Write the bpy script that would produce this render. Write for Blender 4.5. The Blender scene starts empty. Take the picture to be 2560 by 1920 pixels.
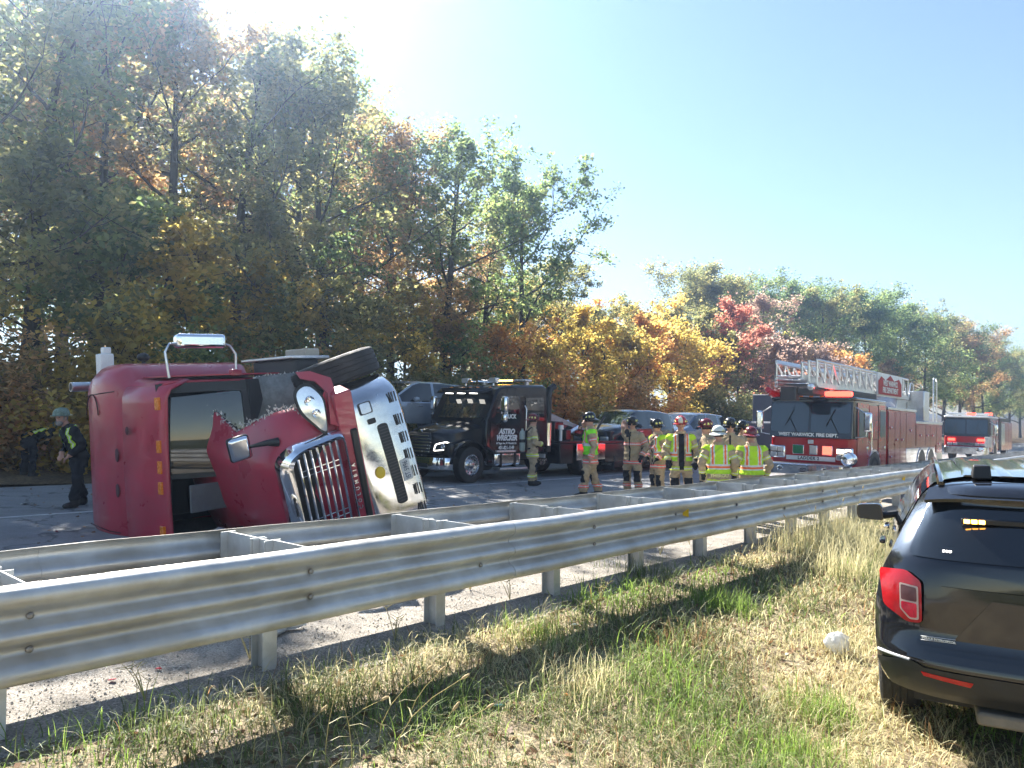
import bpy, bmesh, math, random
import numpy as np
from mathutils import Vector, Matrix
R = math.radians
scene = bpy.context.scene
col = scene.collection

# ------------------------------------------------------------------ camera, sky, sun, exposure
CAM_Z = 1.76
camd = bpy.data.cameras.new('camera'); cam = bpy.data.objects.new('camera', camd); col.objects.link(cam)
cam.location = (0, 0, CAM_Z); cam.rotation_euler = (R(90 + 2.16), 0, 0)
camd.sensor_width = 36; camd.lens = 26.05; camd.clip_start = 0.05; camd.clip_end = 3000
scene.camera = cam
SUN_AZ, SUN_EL = -29.0, 42.0            # degrees, left of the view direction, above the horizon
w = bpy.data.worlds.new('World'); scene.world = w; w.use_nodes = True
nt = w.node_tree; nt.nodes.clear()
sky = nt.nodes.new('ShaderNodeTexSky'); sky.sky_type = 'NISHITA'; sky.sun_disc = False
sky.sun_elevation = R(SUN_EL); sky.sun_rotation = R(SUN_AZ)
sky.air_density = 1.0; sky.dust_density = 0.0; sky.ozone_density = 0.0; sky.altitude = 50
bgn = nt.nodes.new('ShaderNodeBackground'); bgn.inputs[1].default_value = 0.060
out = nt.nodes.new('ShaderNodeOutputWorld')
nt.links.new(sky.outputs[0], bgn.inputs[0]); nt.links.new(bgn.outputs[0], out.inputs[0])
sd = bpy.data.lights.new('sun', 'SUN'); sun = bpy.data.objects.new('sun', sd); col.objects.link(sun)
sd.energy = 5.0; sd.angle = R(0.5); sd.color = (1.0, 0.95, 0.87)
_a, _e = R(SUN_AZ), R(SUN_EL)
SUNV = Vector((math.sin(_a)*math.cos(_e), math.cos(_a)*math.cos(_e), math.sin(_e)))
sun.rotation_euler = SUNV.to_track_quat('Z', 'Y').to_euler(); sun.location = (0, 0, 60)
vs = scene.view_settings
vs.view_transform = 'Standard'; vs.look = 'None'; vs.gamma = 1; vs.exposure = 1.92; vs.use_curve_mapping = False
scene.render.engine = 'CYCLES'
cy = scene.cycles
cy.use_denoising = True; cy.adaptive_threshold = 0.025; cy.max_bounces = 7; cy.diffuse_bounces = 3; cy.glossy_bounces = 3; cy.transmission_bounces = 6
cy.transparent_max_bounces = 8; cy.volume_bounces = 0; cy.caustics_reflective = False; cy.caustics_refractive = False
cy.sample_clamp_indirect = 6

# ------------------------------------------------------------------ the lie of the land: s runs along the road, t across it
SD = Vector((0.6626, 0.7490, 0)); TD = Vector((-0.7490, 0.6626, 0))
GS, GT = -0.025, 0.018
def smooth(x): x = max(0., min(1., x)); return x*x*(3-2*x)
def zst(s, t):
    z = GS*min(s, 220) + GT*(min(t, 24) - 5)
    if t < 4.3: z -= 0.22*smooth((4.3 - t)/3.2)
    if t > 19: z += 0.5*smooth((t-19)/5) + 0.05*max(0, min(t, 70)-24)
    return z
def st2xy(s, t): p = SD*s + TD*t; return p.x, p.y
def xy2st(x, y): return x*SD.x + y*SD.y, x*TD.x + y*TD.y
def W(s, t, h=0.):
    x, y = st2xy(s, t); return Vector((x, y, zst(s, t)+h))
def gz(x, y): return zst(*xy2st(x, y))
def bearing_matrix(s, t, heading_deg, h=0., tilt=True):
    """x forward, y left, z up, standing on the ground at (s,t); heading clockwise from +Y"""
    p = W(s, t, h); a = R(heading_deg)
    f = Vector((math.sin(a), math.cos(a), 0))
    if tilt:
        x, y = p.x, p.y
        n = Vector((-(gz(x+1, y)-gz(x-1, y))/2, -(gz(x, y+1)-gz(x, y-1))/2, 1)).normalized()
    else: n = Vector((0, 0, 1))
    l = n.cross(f).normalized(); f = l.cross(n).normalized()
    M = Matrix(((f.x, l.x, n.x, p.x), (f.y, l.y, n.y, p.y), (f.z, l.z, n.z, p.z), (0, 0, 0, 1)))
    return M
ROADHEAD = math.degrees(math.atan2(SD.x, SD.y))

# ------------------------------------------------------------------ materials
MATS = {}
def mat(name, base, rough=0.6, metal=0.0, var=0.12, scale=6.0, bump=0.0, bscale=40.0, coat=0.0, dirt=None, dirt_amt=0.35,
        spec=0.5, trans=0.0, emit=None, estr=0.0, ior=1.45, alpha=1.0, rvar=0.15):
    if name in MATS: return MATS[name]
    m = bpy.data.materials.new(name); m.use_nodes = True; MATS[name] = m
    n = m.node_tree; b = n.nodes['Principled BSDF']; L = n.links.new
    b.inputs['Base Color'].default_value = (*base, 1); b.inputs['Roughness'].default_value = rough
    b.inputs['Metallic'].default_value = metal; b.inputs['Specular IOR Level'].default_value = spec
    b.inputs['Coat Weight'].default_value = coat; b.inputs['Coat Roughness'].default_value = 0.04
    b.inputs['Transmission Weight'].default_value = trans; b.inputs['IOR'].default_value = ior
    b.inputs['Alpha'].default_value = alpha
    if emit: b.inputs['Emission Color'].default_value = (*emit, 1); b.inputs['Emission Strength'].default_value = estr
    tc = n.nodes.new('ShaderNodeTexCoord')
    if var > 0:
        nz = n.nodes.new('ShaderNodeTexNoise'); nz.inputs['Scale'].default_value = scale; nz.inputs['Detail'].default_value = 6
        nz.inputs['Roughness'].default_value = 0.65
        L(tc.outputs['Object'], nz.inputs['Vector'])
        mr = n.nodes.new('ShaderNodeMapRange'); mr.inputs[1].default_value = 0.3; mr.inputs[2].default_value = 0.7
        mr.inputs[3].default_value = 1-var; mr.inputs[4].default_value = 1+var
        L(nz.outputs[0], mr.inputs[0])
        mx = n.nodes.new('ShaderNodeMix'); mx.data_type = 'RGBA'; mx.blend_type = 'MULTIPLY'; mx.inputs[0].default_value = 1
        mx.inputs[6].default_value = (*base, 1); L(mr.outputs[0], mx.inputs[7]); last = mx.outputs[2]
        if dirt:
            nd = n.nodes.new('ShaderNodeTexNoise'); nd.inputs['Scale'].default_value = scale*0.45; nd.inputs['Detail'].default_value = 8
            L(tc.outputs['Object'], nd.inputs['Vector'])
            rd = n.nodes.new('ShaderNodeMapRange'); rd.inputs[1].default_value = 0.42; rd.inputs[2].default_value = 0.72
            rd.inputs[4].default_value = dirt_amt; L(nd.outputs[0], rd.inputs[0])
            m2 = n.nodes.new('ShaderNodeMix'); m2.data_type = 'RGBA'; L(rd.outputs[0], m2.inputs[0]); L(last, m2.inputs[6])
            m2.inputs[7].default_value = (*dirt, 1); last = m2.outputs[2]
        L(last, b.inputs['Base Color'])
        if rvar > 0:
            r2 = n.nodes.new('ShaderNodeMapRange'); r2.inputs[1].default_value = 0.3; r2.inputs[2].default_value = 0.7
            r2.inputs[3].default_value = max(0.02, rough*(1-rvar)); r2.inputs[4].default_value = min(1, rough*(1+rvar)+0.02)
            L(nz.outputs[0], r2.inputs[0]); L(r2.outputs[0], b.inputs['Roughness'])
    if bump > 0:
        nb = n.nodes.new('ShaderNodeTexNoise'); nb.inputs['Scale'].default_value = bscale; nb.inputs['Detail'].default_value = 5
        L(tc.outputs['Object'], nb.inputs['Vector'])
        bm = n.nodes.new('ShaderNodeBump'); bm.inputs['Strength'].default_value = bump; bm.inputs['Distance'].default_value = 0.02
        L(nb.outputs[0], bm.inputs['Height']); L(bm.outputs[0], b.inputs['Normal'])
    return m

CHROME = mat('chrome', (0.82, 0.83, 0.85), 0.07, 1.0, var=0.05, scale=5, rvar=0.6)
DCHROME = mat('chrome_dirty', (0.72, 0.72, 0.73), 0.16, 1.0, var=0.14, scale=4, dirt=(0.32, 0.29, 0.25), dirt_amt=0.5, rvar=0.6)
ALU = mat('aluminium', (0.62, 0.63, 0.65), 0.32, 1.0, var=0.12, scale=9)
BLACK = mat('black_trim', (0.012, 0.012, 0.013), 0.45, var=0.3, scale=8)
RUBBER = mat('rubber', (0.018, 0.018, 0.019), 0.75, var=0.35, scale=7, bump=0.3, bscale=60, dirt=(0.11, 0.1, 0.09), dirt_amt=0.35)
GLASS = mat('tinted_glass', (0.008, 0.010, 0.012), 0.03, var=0.0, spec=0.9, coat=0.4)
PLASTIC = mat('grey_plastic', (0.05, 0.05, 0.052), 0.6, var=0.2)
WHITEP = mat('white_paint', (0.78, 0.78, 0.77), 0.4, var=0.06)
LAMP = mat('lamp_lens', (0.75, 0.77, 0.8), 0.1, 0.6, var=0.1, scale=30, rvar=0.8)
REDLENS = mat('red_lens', (0.45, 0.008, 0.012), 0.12, var=0.12, scale=20, coat=0.5)
AMBER = mat('amber_lens', (0.75, 0.22, 0.02), 0.25, var=0.15, scale=30)
LETTER = mat('lettering_white', (0.75, 0.75, 0.74), 0.5, var=0.05)

# ------------------------------------------------------------------ mesh helpers
class MB:
    def __init__(s, M=None): s.v = []; s.f = []; s.m = []; s.M = M; s.mi = 0
    def add(s, vs, fs):
        b = len(s.v)
        if s.M is not None: vs = [s.M @ Vector(v) for v in vs]
        s.v.extend([tuple(v) for v in vs])
        for f in fs: s.f.append(tuple(b+i for i in f)); s.m.append(s.mi)
        return s
    def hexa(s, p): return s.add(p, [(0,3,2,1),(4,5,6,7),(0,1,5,4),(1,2,6,5),(2,3,7,6),(3,0,4,7)])
    def box(s, x0, x1, y0, y1, z0, z1):
        return s.hexa([(x0,y0,z0),(x1,y0,z0),(x1,y1,z0),(x0,y1,z0),(x0,y0,z1),(x1,y0,z1),(x1,y1,z1),(x0,y1,z1)])
    def prism(s, poly, a, b, ax='y'):
        n = len(poly)
        def P(q, h):
            return (q[0], h, q[1]) if ax == 'y' else ((h, q[0], q[1]) if ax == 'x' else (q[0], q[1], h))
        vs = [P(q, a) for q in poly] + [P(q, b) for q in poly]
        fs = [tuple(range(n-1, -1, -1)), tuple(range(n, 2*n))] + [(i, (i+1) % n, n+(i+1) % n, n+i) for i in range(n)]
        return s.add(vs, fs)
    def loft(s, rings, cap=True, closed=True):
        n = len(rings[0]); vs = [p for r in rings for p in r]; fs = []
        for k in range(len(rings)-1):
            for i in range(n if closed else n-1):
                j = (i+1) % n; fs.append((k*n+i, k*n+j, (k+1)*n+j, (k+1)*n+i))
        if cap and closed:
            fs.append(tuple(range(n-1, -1, -1))); fs.append(tuple(range((len(rings)-1)*n, len(rings)*n)))
        return s.add(vs, fs)
    def tube(s, pts, r, n=8, cap=True):
        pts = [Vector(p) for p in pts]; N = len(pts); rr = r if isinstance(r, (list, tuple)) else [r]*N
        rings = []; up = None
        for i, p in enumerate(pts):
            d = (pts[min(i+1, N-1)] - pts[max(i-1, 0)])
            d = d.normalized() if d.length > 1e-9 else Vector((0, 0, 1))
            if up is None:
                up = Vector((0, 0, 1)) if abs(d.z) < 0.9 else Vector((1, 0, 0))
            a = d.cross(up)
            if a.length < 1e-6: a = d.cross(Vector((0, 1, 0)))
            a.normalize(); b2 = a.cross(d).normalized(); up = b2
            rings.append([tuple(p + (a*math.cos(2*math.pi*k/n) + b2*math.sin(2*math.pi*k/n))*rr[i]) for k in range(n)])
        return s.loft(rings, cap)
    def lathe(s, prof, c, ax='y', n=24, cap=True):
        rings = []
        for r, h in prof:
            ring = []
            for k in range(n):
                a = 2*math.pi*k/n; u, v2 = r*math.cos(a), r*math.sin(a)
                if ax == 'y': ring.append((c[0]+u, c[1]+h, c[2]+v2))
                elif ax == 'x': ring.append((c[0]+h, c[1]+u, c[2]+v2))
                else: ring.append((c[0]+u, c[1]+v2, c[2]+h))
            rings.append(ring)
        return s.loft(rings, cap)
    def ell(s, c, r, n=12, m=8):
        rings = []
        for j in range(m+1):
            ph = math.pi*(j/m) ; q = max(math.sin(ph), 1e-3)
            rings.append([(c[0]+r[0]*q*math.cos(2*math.pi*k/n), c[1]+r[1]*q*math.sin(2*math.pi*k/n), c[2]-r[2]*math.cos(ph)) for k in range(n)])
        return s.loft(rings)
    def grid(s, P, nu, nv):
        vs = [P(i/nu, j/nv) for j in range(nv+1) for i in range(nu+1)]
        return s.add(vs, [(j*(nu+1)+i, j*(nu+1)+i+1, (j+1)*(nu+1)+i+1, (j+1)*(nu+1)+i) for j in range(nv) for i in range(nu)])
    def build(s, name, m, parent=None, bevel=0., seg=2, angle=35, solid=0., sub=0, recalc=True, loc=None):
        me = bpy.data.meshes.new(name); me.from_pydata(s.v, [], s.f)
        ms = m if isinstance(m, (list, tuple)) else [m]
        for q in ms: me.materials.append(q)
        if len(ms) > 1: me.polygons.foreach_set('material_index', s.m)
        if recalc:
            bm = bmesh.new(); bm.from_mesh(me)
            bmesh.ops.remove_doubles(bm, verts=bm.verts, dist=1e-5)
            bmesh.ops.recalc_face_normals(bm, faces=bm.faces); bm.to_mesh(me); bm.free()
        me.polygons.foreach_set('use_smooth', [True]*len(me.polygons)); me.set_sharp_from_angle(angle=R(angle))
        o = bpy.data.objects.new(name, me); col.objects.link(o)
        if parent: o.parent = parent
        if loc is not None: o.location = loc
        if sub: md = o.modifiers.new('sub', 'SUBSURF'); md.levels = sub; md.render_levels = sub
        if solid: md = o.modifiers.new('solid', 'SOLIDIFY'); md.thickness = solid; md.offset = -1
        if bevel:
            md = o.modifiers.new('bevel', 'BEVEL'); md.width = bevel; md.segments = seg; md.limit_method = 'ANGLE'; md.angle_limit = R(40)
            md.harden_normals = False
        return o
def poly_round(poly, r, n=4):
    """2D polygon with rounded corners"""
    outp = []; N = len(poly)
    for i in range(N):
        p0, p1, p2 = Vector(poly[i-1]), Vector(poly[i]), Vector(poly[(i+1) % N])
        a, b = p0-p1, p2-p1; rr = min(r, a.length*0.45, b.length*0.45)
        q0 = p1 + a.normalized()*rr; q2 = p1 + b.normalized()*rr
        for k in range(n+1):
            u = k/n; outp.append(tuple(q0*(1-u)**2 + p1*2*u*(1-u) + q2*u*u))
    return outp
def patch(poly, surf, name, m, parent, off=0.0, depth=0.012, step=0.12, bevel=0., angle=35):
    """a panel: 2D polygon laid on surf(a,b)->(x,y,z), raised by off along the surface normal, with a rim of given depth"""
    bm = bmesh.new(); f = bm.faces.new([bm.verts.new((p[0], p[1], 0)) for p in poly])
    bmesh.ops.triangulate(bm, faces=[f])
    xs = [p[0] for p in poly]; ys = [p[1] for p in poly]
    for (lo, hi, no, ix) in ((min(xs), max(xs), (1, 0, 0), 0), (min(ys), max(ys), (0, 1, 0), 1)):
        k = int((hi-lo)/step)
        for i in range(1, k+1):
            co = [0, 0, 0]; co[ix] = lo + (hi-lo)*i/(k+1)
            bmesh.ops.bisect_plane(bm, geom=bm.verts[:]+bm.edges[:]+bm.faces[:], plane_co=co, plane_no=no)
    e = 0.004
    def nrm(a, b):
        p = Vector(surf(a, b)); return (Vector(surf(a+e, b))-p).cross(Vector(surf(a, b+e))-p).normalized()
    if depth > 0:
        r = bmesh.ops.extrude_face_region(bm, geom=bm.faces[:])
        top = {v for v in r['geom'] if isinstance(v, bmesh.types.BMVert)}
    else: top = set(bm.verts)
    for v in bm.verts:
        a, b = v.co.x, v.co.y; v.co = Vector(surf(a, b)) + nrm(a, b)*(off if v in top else off-depth)
    bmesh.ops.recalc_face_normals(bm, faces=bm.faces)
    me = bpy.data.meshes.new(name); bm.to_mesh(me); bm.free(); me.materials.append(m)
    me.polygons.foreach_set('use_smooth', [True]*len(me.polygons)); me.set_sharp_from_angle(angle=R(angle))
    o = bpy.data.objects.new(name, me); col.objects.link(o); o.parent = parent
    if bevel:
        md = o.modifiers.new('bevel', 'BEVEL'); md.width = bevel; md.segments = 2; md.limit_method = 'ANGLE'; md.angle_limit = R(40)
    return o
def flat(origin, ax, bx):
    o, a0, b0 = Vector(origin), Vector(ax), Vector(bx)
    return lambda a, b: o + a0*a + b0*b
def rect(a0, a1, b0, b1, r=0., n=3):
    p = [(a0, b0), (a1, b0), (a1, b1), (a0, b1)]
    return poly_round(p, r, n) if r else p
def tag(o, label, cat=None, group=None, kind=None):
    if label: o['label'] = label
    if cat: o['category'] = cat
    if group: o['group'] = group
    if kind: o['kind'] = kind
    return o
def empty(name, M=None, parent=None):
    o = bpy.data.objects.new(name, None); col.objects.link(o); o.empty_display_size = 0.2
    if M is not None: o.matrix_world = M
    if parent: o.parent = parent
    return o
def copy_tree(o, parent=None):
    c = o.copy(); col.objects.link(c); c.parent = parent
    for ch in list(o.children): copy_tree(ch, c)
    return c
def text(name, body, m, parent, M, size=0.2, sx=1.0, bold=0.0, ext=0.002, align='CENTER', shear=0.0, space=1.0):
    cu = bpy.data.curves.new(name, 'FONT'); cu.body = body; cu.size = size; cu.extrude = ext; cu.offset = bold
    cu.align_x = align; cu.align_y = 'CENTER'; cu.shear = shear; cu.space_character = space; cu.resolution_u = 3
    tmp = bpy.data.objects.new(name, cu); me = bpy.data.meshes.new_from_object(tmp)
    bpy.data.objects.remove(tmp); bpy.data.curves.remove(cu)
    me.name = name; me.materials.clear(); me.materials.append(m)
    me.transform(Matrix.Scale(sx, 4, (1, 0, 0))); me.transform(M)
    o = bpy.data.objects.new(name, me); col.objects.link(o); o.parent = parent
    return o
def frame(origin, right, up):
    """matrix whose local x runs along right, y along up (for lettering)"""
    r, u = Vector(right).normalized(), Vector(up).normalized(); n = r.cross(u)
    return Matrix(((r.x, u.x, n.x, origin[0]), (r.y, u.y, n.y, origin[1]), (r.z, u.z, n.z, origin[2]), (0, 0, 0, 1)))
rnd = random.Random(7)
# ------------------------------------------------------------------ ground, road
def node_ground(name, stops, scale, bump=0.5, bscale=90., rough=0.95, fine=60., fine_amt=0.35, crack=False, patch_col=None, patch_scale=0.5):
    m = bpy.data.materials.new(name); m.use_nodes = True; n = m.node_tree; b = n.nodes['Principled BSDF']; L = n.links.new
    b.inputs['Roughness'].default_value = rough; b.inputs['Specular IOR Level'].default_value = 0.25
    tc = n.nodes.new('ShaderNodeTexCoord')
    nz = n.nodes.new('ShaderNodeTexNoise'); nz.inputs['Scale'].default_value = scale; nz.inputs['Detail'].default_value = 9; nz.inputs['Roughness'].default_value = 0.7
    L(tc.outputs['Object'], nz.inputs['Vector'])
    cr = n.nodes.new('ShaderNodeValToRGB'); els = cr.color_ramp.elements
    els[0].position, els[0].color = stops[0][0], (*stops[0][1], 1); els[1].position, els[1].color = stops[-1][0], (*stops[-1][1], 1)
    for p, c in stops[1:-1]: e = els.new(p); e.color = (*c, 1)
    L(nz.outputs[0], cr.inputs[0])
    nf = n.nodes.new('ShaderNodeTexNoise'); nf.inputs['Scale'].default_value = fine; nf.inputs['Detail'].default_value = 4
    L(tc.outputs['Object'], nf.inputs['Vector'])
    mr = n.nodes.new('ShaderNodeMapRange'); mr.inputs[1].default_value = 0.3; mr.inputs[2].default_value = 0.7
    mr.inputs[3].default_value = 1-fine_amt; mr.inputs[4].default_value = 1+fine_amt; L(nf.outputs[0], mr.inputs[0])
    mx = n.nodes.new('ShaderNodeMix'); mx.data_type = 'RGBA'; mx.blend_type = 'MULTIPLY'; mx.inputs[0].default_value = 1
    L(cr.outputs[0], mx.inputs[6]); L(mr.outputs[0], mx.inputs[7]); last = mx.outputs[2]
    if patch_col:
        n2 = n.nodes.new('ShaderNodeTexNoise'); n2.inputs['Scale'].default_value = patch_scale; n2.inputs['Detail'].default_value = 6
        L(tc.outputs['Object'], n2.inputs['Vector'])
        r2 = n.nodes.new('ShaderNodeMapRange'); r2.inputs[1].default_value = 0.48; r2.inputs[2].default_value = 0.62; L(n2.outputs[0], r2.inputs[0])
        m2 = n.nodes.new('ShaderNodeMix'); m2.data_type = 'RGBA'; L(r2.outputs[0], m2.inputs[0]); L(last, m2.inputs[6]); m2.inputs[7].default_value = (*patch_col, 1); last = m2.outputs[2]
    hgt = nf.outputs[0]
    if crack:
        vo = n.nodes.new('ShaderNodeTexVoronoi'); vo.feature = 'DISTANCE_TO_EDGE'; vo.inputs['Scale'].default_value = 0.28
        wv = n.nodes.new('ShaderNodeTexNoise'); wv.inputs['Scale'].default_value = 1.5; wv.inputs['Detail'].default_value = 5
        L(tc.outputs['Object'], wv.inputs['Vector'])
        va = n.nodes.new('ShaderNodeVectorMath'); va.operation = 'MULTIPLY_ADD'; va.inputs[1].default_value = (1.2, 1.2, 1.2)
        L(wv.outputs[1], va.inputs[0]); L(tc.outputs['Object'], va.inputs[2]); L(va.outputs[0], vo.inputs['Vector'])
        rc = n.nodes.new('ShaderNodeMapRange'); rc.inputs[1].default_value = 0.0; rc.inputs[2].default_value = 0.012; rc.inputs[3].default_value = 0.45; rc.inputs[4].default_value = 1
        L(vo.outputs['Distance'], rc.inputs[0])
        m3 = n.nodes.new('ShaderNodeMix'); m3.data_type = 'RGBA'; m3.blend_type = 'MULTIPLY'; m3.inputs[0].default_value = 1
        L(last, m3.inputs[6]); L(rc.outputs[0], m3.inputs[7]); last = m3.outputs[2]
    L(last, b.inputs['Base Color'])
    bp = n.nodes.new('ShaderNodeBump'); bp.inputs['Strength'].default_value = bump; bp.inputs['Distance'].default_value = 0.015
    nb = n.nodes.new('ShaderNodeTexNoise'); nb.inputs['Scale'].default_value = bscale; nb.inputs['Detail'].default_value = 6
    L(tc.outputs['Object'], nb.inputs['Vector']); L(nb.outputs[0], bp.inputs['Height']); L(bp.outputs[0], b.inputs['Normal'])
    return m
SOIL = node_ground('soil', [(0.3, (0.13, 0.10, 0.068)), (0.5, (0.24, 0.19, 0.12)), (0.7, (0.38, 0.32, 0.2))], 2.2, bump=0.8, bscale=45, fine=38, fine_amt=0.5)
GRAVEL = node_ground('gravel', [(0.3, (0.20, 0.18, 0.155)), (0.55, (0.31, 0.28, 0.24)), (0.72, (0.42, 0.38, 0.32))], 3.0, bump=1.0, bscale=75, fine=70, fine_amt=0.55)
ASPHALT = node_ground('asphalt', [(0.3, (0.19, 0.19, 0.19)), (0.5, (0.245, 0.245, 0.245)), (0.75, (0.31, 0.305, 0.30))], 0.8, bump=0.5, bscale=110, fine=90, fine_amt=0.25, crack=True)
FLOOR = node_ground('forest_floor', [(0.3, (0.045, 0.032, 0.02)), (0.5, (0.11, 0.075, 0.04)), (0.72, (0.2, 0.13, 0.06))], 1.1, bump=0.9, bscale=20, fine=14, fine_amt=0.5)
MEADOW = node_ground('meadow', [(0.3, (0.035, 0.045, 0.016)), (0.5, (0.07, 0.075, 0.028)), (0.72, (0.11, 0.10, 0.045))], 0.3, bump=0.9, bscale=8, fine=3, fine_amt=0.5)
LINEP = mat('line_paint', (0.62, 0.62, 0.6), 0.7, var=0.25, scale=10, dirt=(0.2, 0.2, 0.2), dirt_amt=0.6)

def nz2(x, y): return (math.sin(x*1.7+y*0.6)+math.sin(x*0.8-y*2.1+1.3)+math.sin(x*3.1+y*2.7+0.5)*0.5)/2.5
def vlump(s, t):   # small lumps of the verge, none under the rail or the road
    if t > 4.0: return 0.0
    return 0.05*nz2(s*1.1, t*1.3)*smooth((4.0-t)/1.5)
def sheet(name, svals, tvals, m, lift=0.0, label=None):
    b = MB(); ns, ntt = len(svals), len(tvals)
    vs = []
    for t in tvals:
        for s_ in svals:
            p = W(s_, t, lift); p.z += vlump(s_, t); vs.append(p)
    b.add(vs, [(j*ns+i, j*ns+i+1, (j+1)*ns+i+1, (j+1)*ns+i) for j in range(ntt-1) for i in range(ns-1)])
    o = b.build(name, m, recalc=False, angle=180); o['kind'] = 'structure'
    return o
def rng(a, b, n): return [a+(b-a)*i/n for i in range(n+1)]
SFINE = rng(-6, 22, 112) ; SALL = [-900, -200, -60, -25, -12] + SFINE + rng(24, 60, 18) + [80, 110, 150, 200, 300, 500, 900, 1800]
ground = sheet('ground', SALL, [-900, -300, -80, -30, -15, -8, -6.3], MEADOW)
verge = sheet('verge', SALL, rng(-6.3, 4.4, 42) + [5, 6.4], SOIL)
far_ground = sheet('terrain', SALL, [6.4, 10, 15, 19] + rng(19.5, 26, 10) + [30, 40, 70, 120, 300, 900, 1800], FLOOR)
shoulder = sheet('gravel_shoulder', [-60, -20] + rng(-6, 30, 72) + [60, 120, 240], [4.5, 4.7, 5.0, 5.4, 5.8, 6.3], GRAVEL, 0.004)
_r = random.Random(3)
for v in shoulder.data.vertices:     # ragged edges of the gravel
    s_, t_ = xy2st(v.co.x, v.co.y)
    if t_ < 4.6:
        d = _r.uniform(-0.14, 0.14); q = W(s_, t_+d, 0.006); v.co = q
road = sheet('road', [-200, -60, -25, -12, -6, 0, 6, 12, 20, 30, 45, 60, 90, 130, 200, 240], [6.05, 8, 10, 12, 14, 16, 18.8], ASPHALT, 0.008)
woodland = sheet('woodland_floor', [-200, -60] + rng(-30, 120, 60) + [200, 400], rng(18.9, 26, 12) + [32, 45, 70, 120, 300], FLOOR, 0.006)
for v in woodland.data.vertices:
    v.co.z += 0.07*nz2(v.co.x*0.6, v.co.y*0.6) + (0.07 if xy2st(v.co.x, v.co.y)[1] > 19.2 else 0)
def line(name, t0, t1, s0, s1):
    n = max(1, int((s1-s0)/4)); o = sheet(name, rng(s0, s1, n), [t0, t1], LINEP, 0.012); o.parent = road; o.pop('kind', None); return o
line('edge_line', 13.85, 13.97, -60, 220)
line('edge_line', 7.05, 7.17, -60, 220)
for k in range(-3, 18): line('lane_dash', 10.45, 10.56, k*12.2-2, k*12.2+1.05)

# ------------------------------------------------------------------ double-faced guardrail
GALV = mat('galvanised', (0.60, 0.60, 0.585), 0.52, 0.6, var=0.16, scale=5, dirt=(0.30, 0.255, 0.19), dirt_amt=0.55, bump=0.06, bscale=14, rvar=0.3)
GALVB = mat('galvanised_old', (0.58, 0.59, 0.58), 0.55, 0.5, var=0.14, scale=8, dirt=(0.27, 0.24, 0.19), dirt_amt=0.4)
BOLT = mat('bolt', (0.3, 0.28, 0.26), 0.5, 0.8, var=0.3, scale=40)
YEL = mat('reflector_yellow', (0.8, 0.5, 0.02), 0.35, var=0.05)
T_F, T_R = 4.37, 5.42                  # front (camera side) and rear beam planes
RAILH = 0.925
rail = empty('guardrail', Matrix.Translation(W(6, 4.9))); tag(rail, 'long double-sided galvanised steel guardrail crossing the whole foreground', 'guardrail')
RI = rail.matrix_world.inverted()
def thrie_profile(amp=0.083, h=0.505):
    # (offset towards the traffic face, height) from the top lip down, three ridges and two valleys
    pts = [(0.012, 0.0), (0.05, -0.012), (0.078, -0.035), (amp, -0.062), (amp-0.004, -0.088), (0.052, -0.118), (0.012, -0.142), (0.0, -0.158), (0.0, -0.178), (0.012, -0.193),
           (0.052, -0.212), (amp-0.006, -0.232), (amp, -0.2525), (amp-0.006, -0.273), (0.052, -0.293), (0.012, -0.312), (0, -0.327), (0, -0.347), (0.012, -0.363), (0.052, -0.387), (amp-0.004, -0.417), (amp, -0.443), (0.078, -0.47), (0.05, -0.493), (0.012, -0.505)]
    return pts
PROF = thrie_profile()
def rail_z(s, t): return zst(s, max(t, 4.9))+RAILH
def beam(t0, sgn, s0, s1, lap=0.):
    b = MB(M=RI); n = max(2, int((s1-s0)/0.4)); rings = []
    for i in range(n+1):
        s_ = s0+(s1-s0)*i/n; x, y = st2xy(s_, 0); ring = []
        wob = 0.006*math.sin(s_*1.9+t0*3)+0.004*math.sin(s_*4.3)
        for o, z in [(o, z) for o, z in PROF] + [(o-.0045, z) for o, z in reversed(PROF)]:
            t_ = t0 + sgn*(o+lap+wob)
            x, y = st2xy(s_, t_); ring.append((x, y, rail_z(s_, t0)+z+wob*0.7))
        rings.append(ring)
    b.loft(rings, cap=True)
    return b.build('beam', GALV, rail, angle=62)
POSTS = [1.2+1.65*k for k in range(-1, 27)]
k = 0; s0 = POSTS[0]-1.2
edges = [POSTS[0]-1.5] + [p+0.55 for p in POSTS[1::2]] + [POSTS[-1]+1.5]
for a_, b_ in zip(edges[:-1], edges[1:]):
    k += 1
    beam(T_F, -1, a_-0.16, b_+0.16, lap=0.005*(k % 2)); beam(T_R, 1, a_-0.16, b_+0.16, lap=0.005*(k % 2))
def railbox(b, s0, s1, t0, t1, z0, z1):
    P = lambda s_, t_, z: (*st2xy(s_, t_), z)
    b.hexa([P(s0,t0,z0),P(s1,t0,z0),P(s1,t1,z0),P(s0,t1,z0),P(s0,t0,z1),P(s1,t0,z1),P(s1,t1,z1),P(s0,t1,z1)])
def isec(s_, ta, tb, z0, z1, name, m, w=0.10, tf=0.008):
    b = MB(M=RI)
    railbox(b, s_-w/2, s_+w/2, ta, ta+tf, z0, z1); railbox(b, s_-w/2, s_+w/2, tb-tf, tb, z0, z1); railbox(b, s_-0.004, s_+0.004, ta+tf, tb-tf, z0, z1)
    return b.build(name, m, rail)
tm = (T_F+T_R)/2
bolt_r = random.Random(2)
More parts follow.
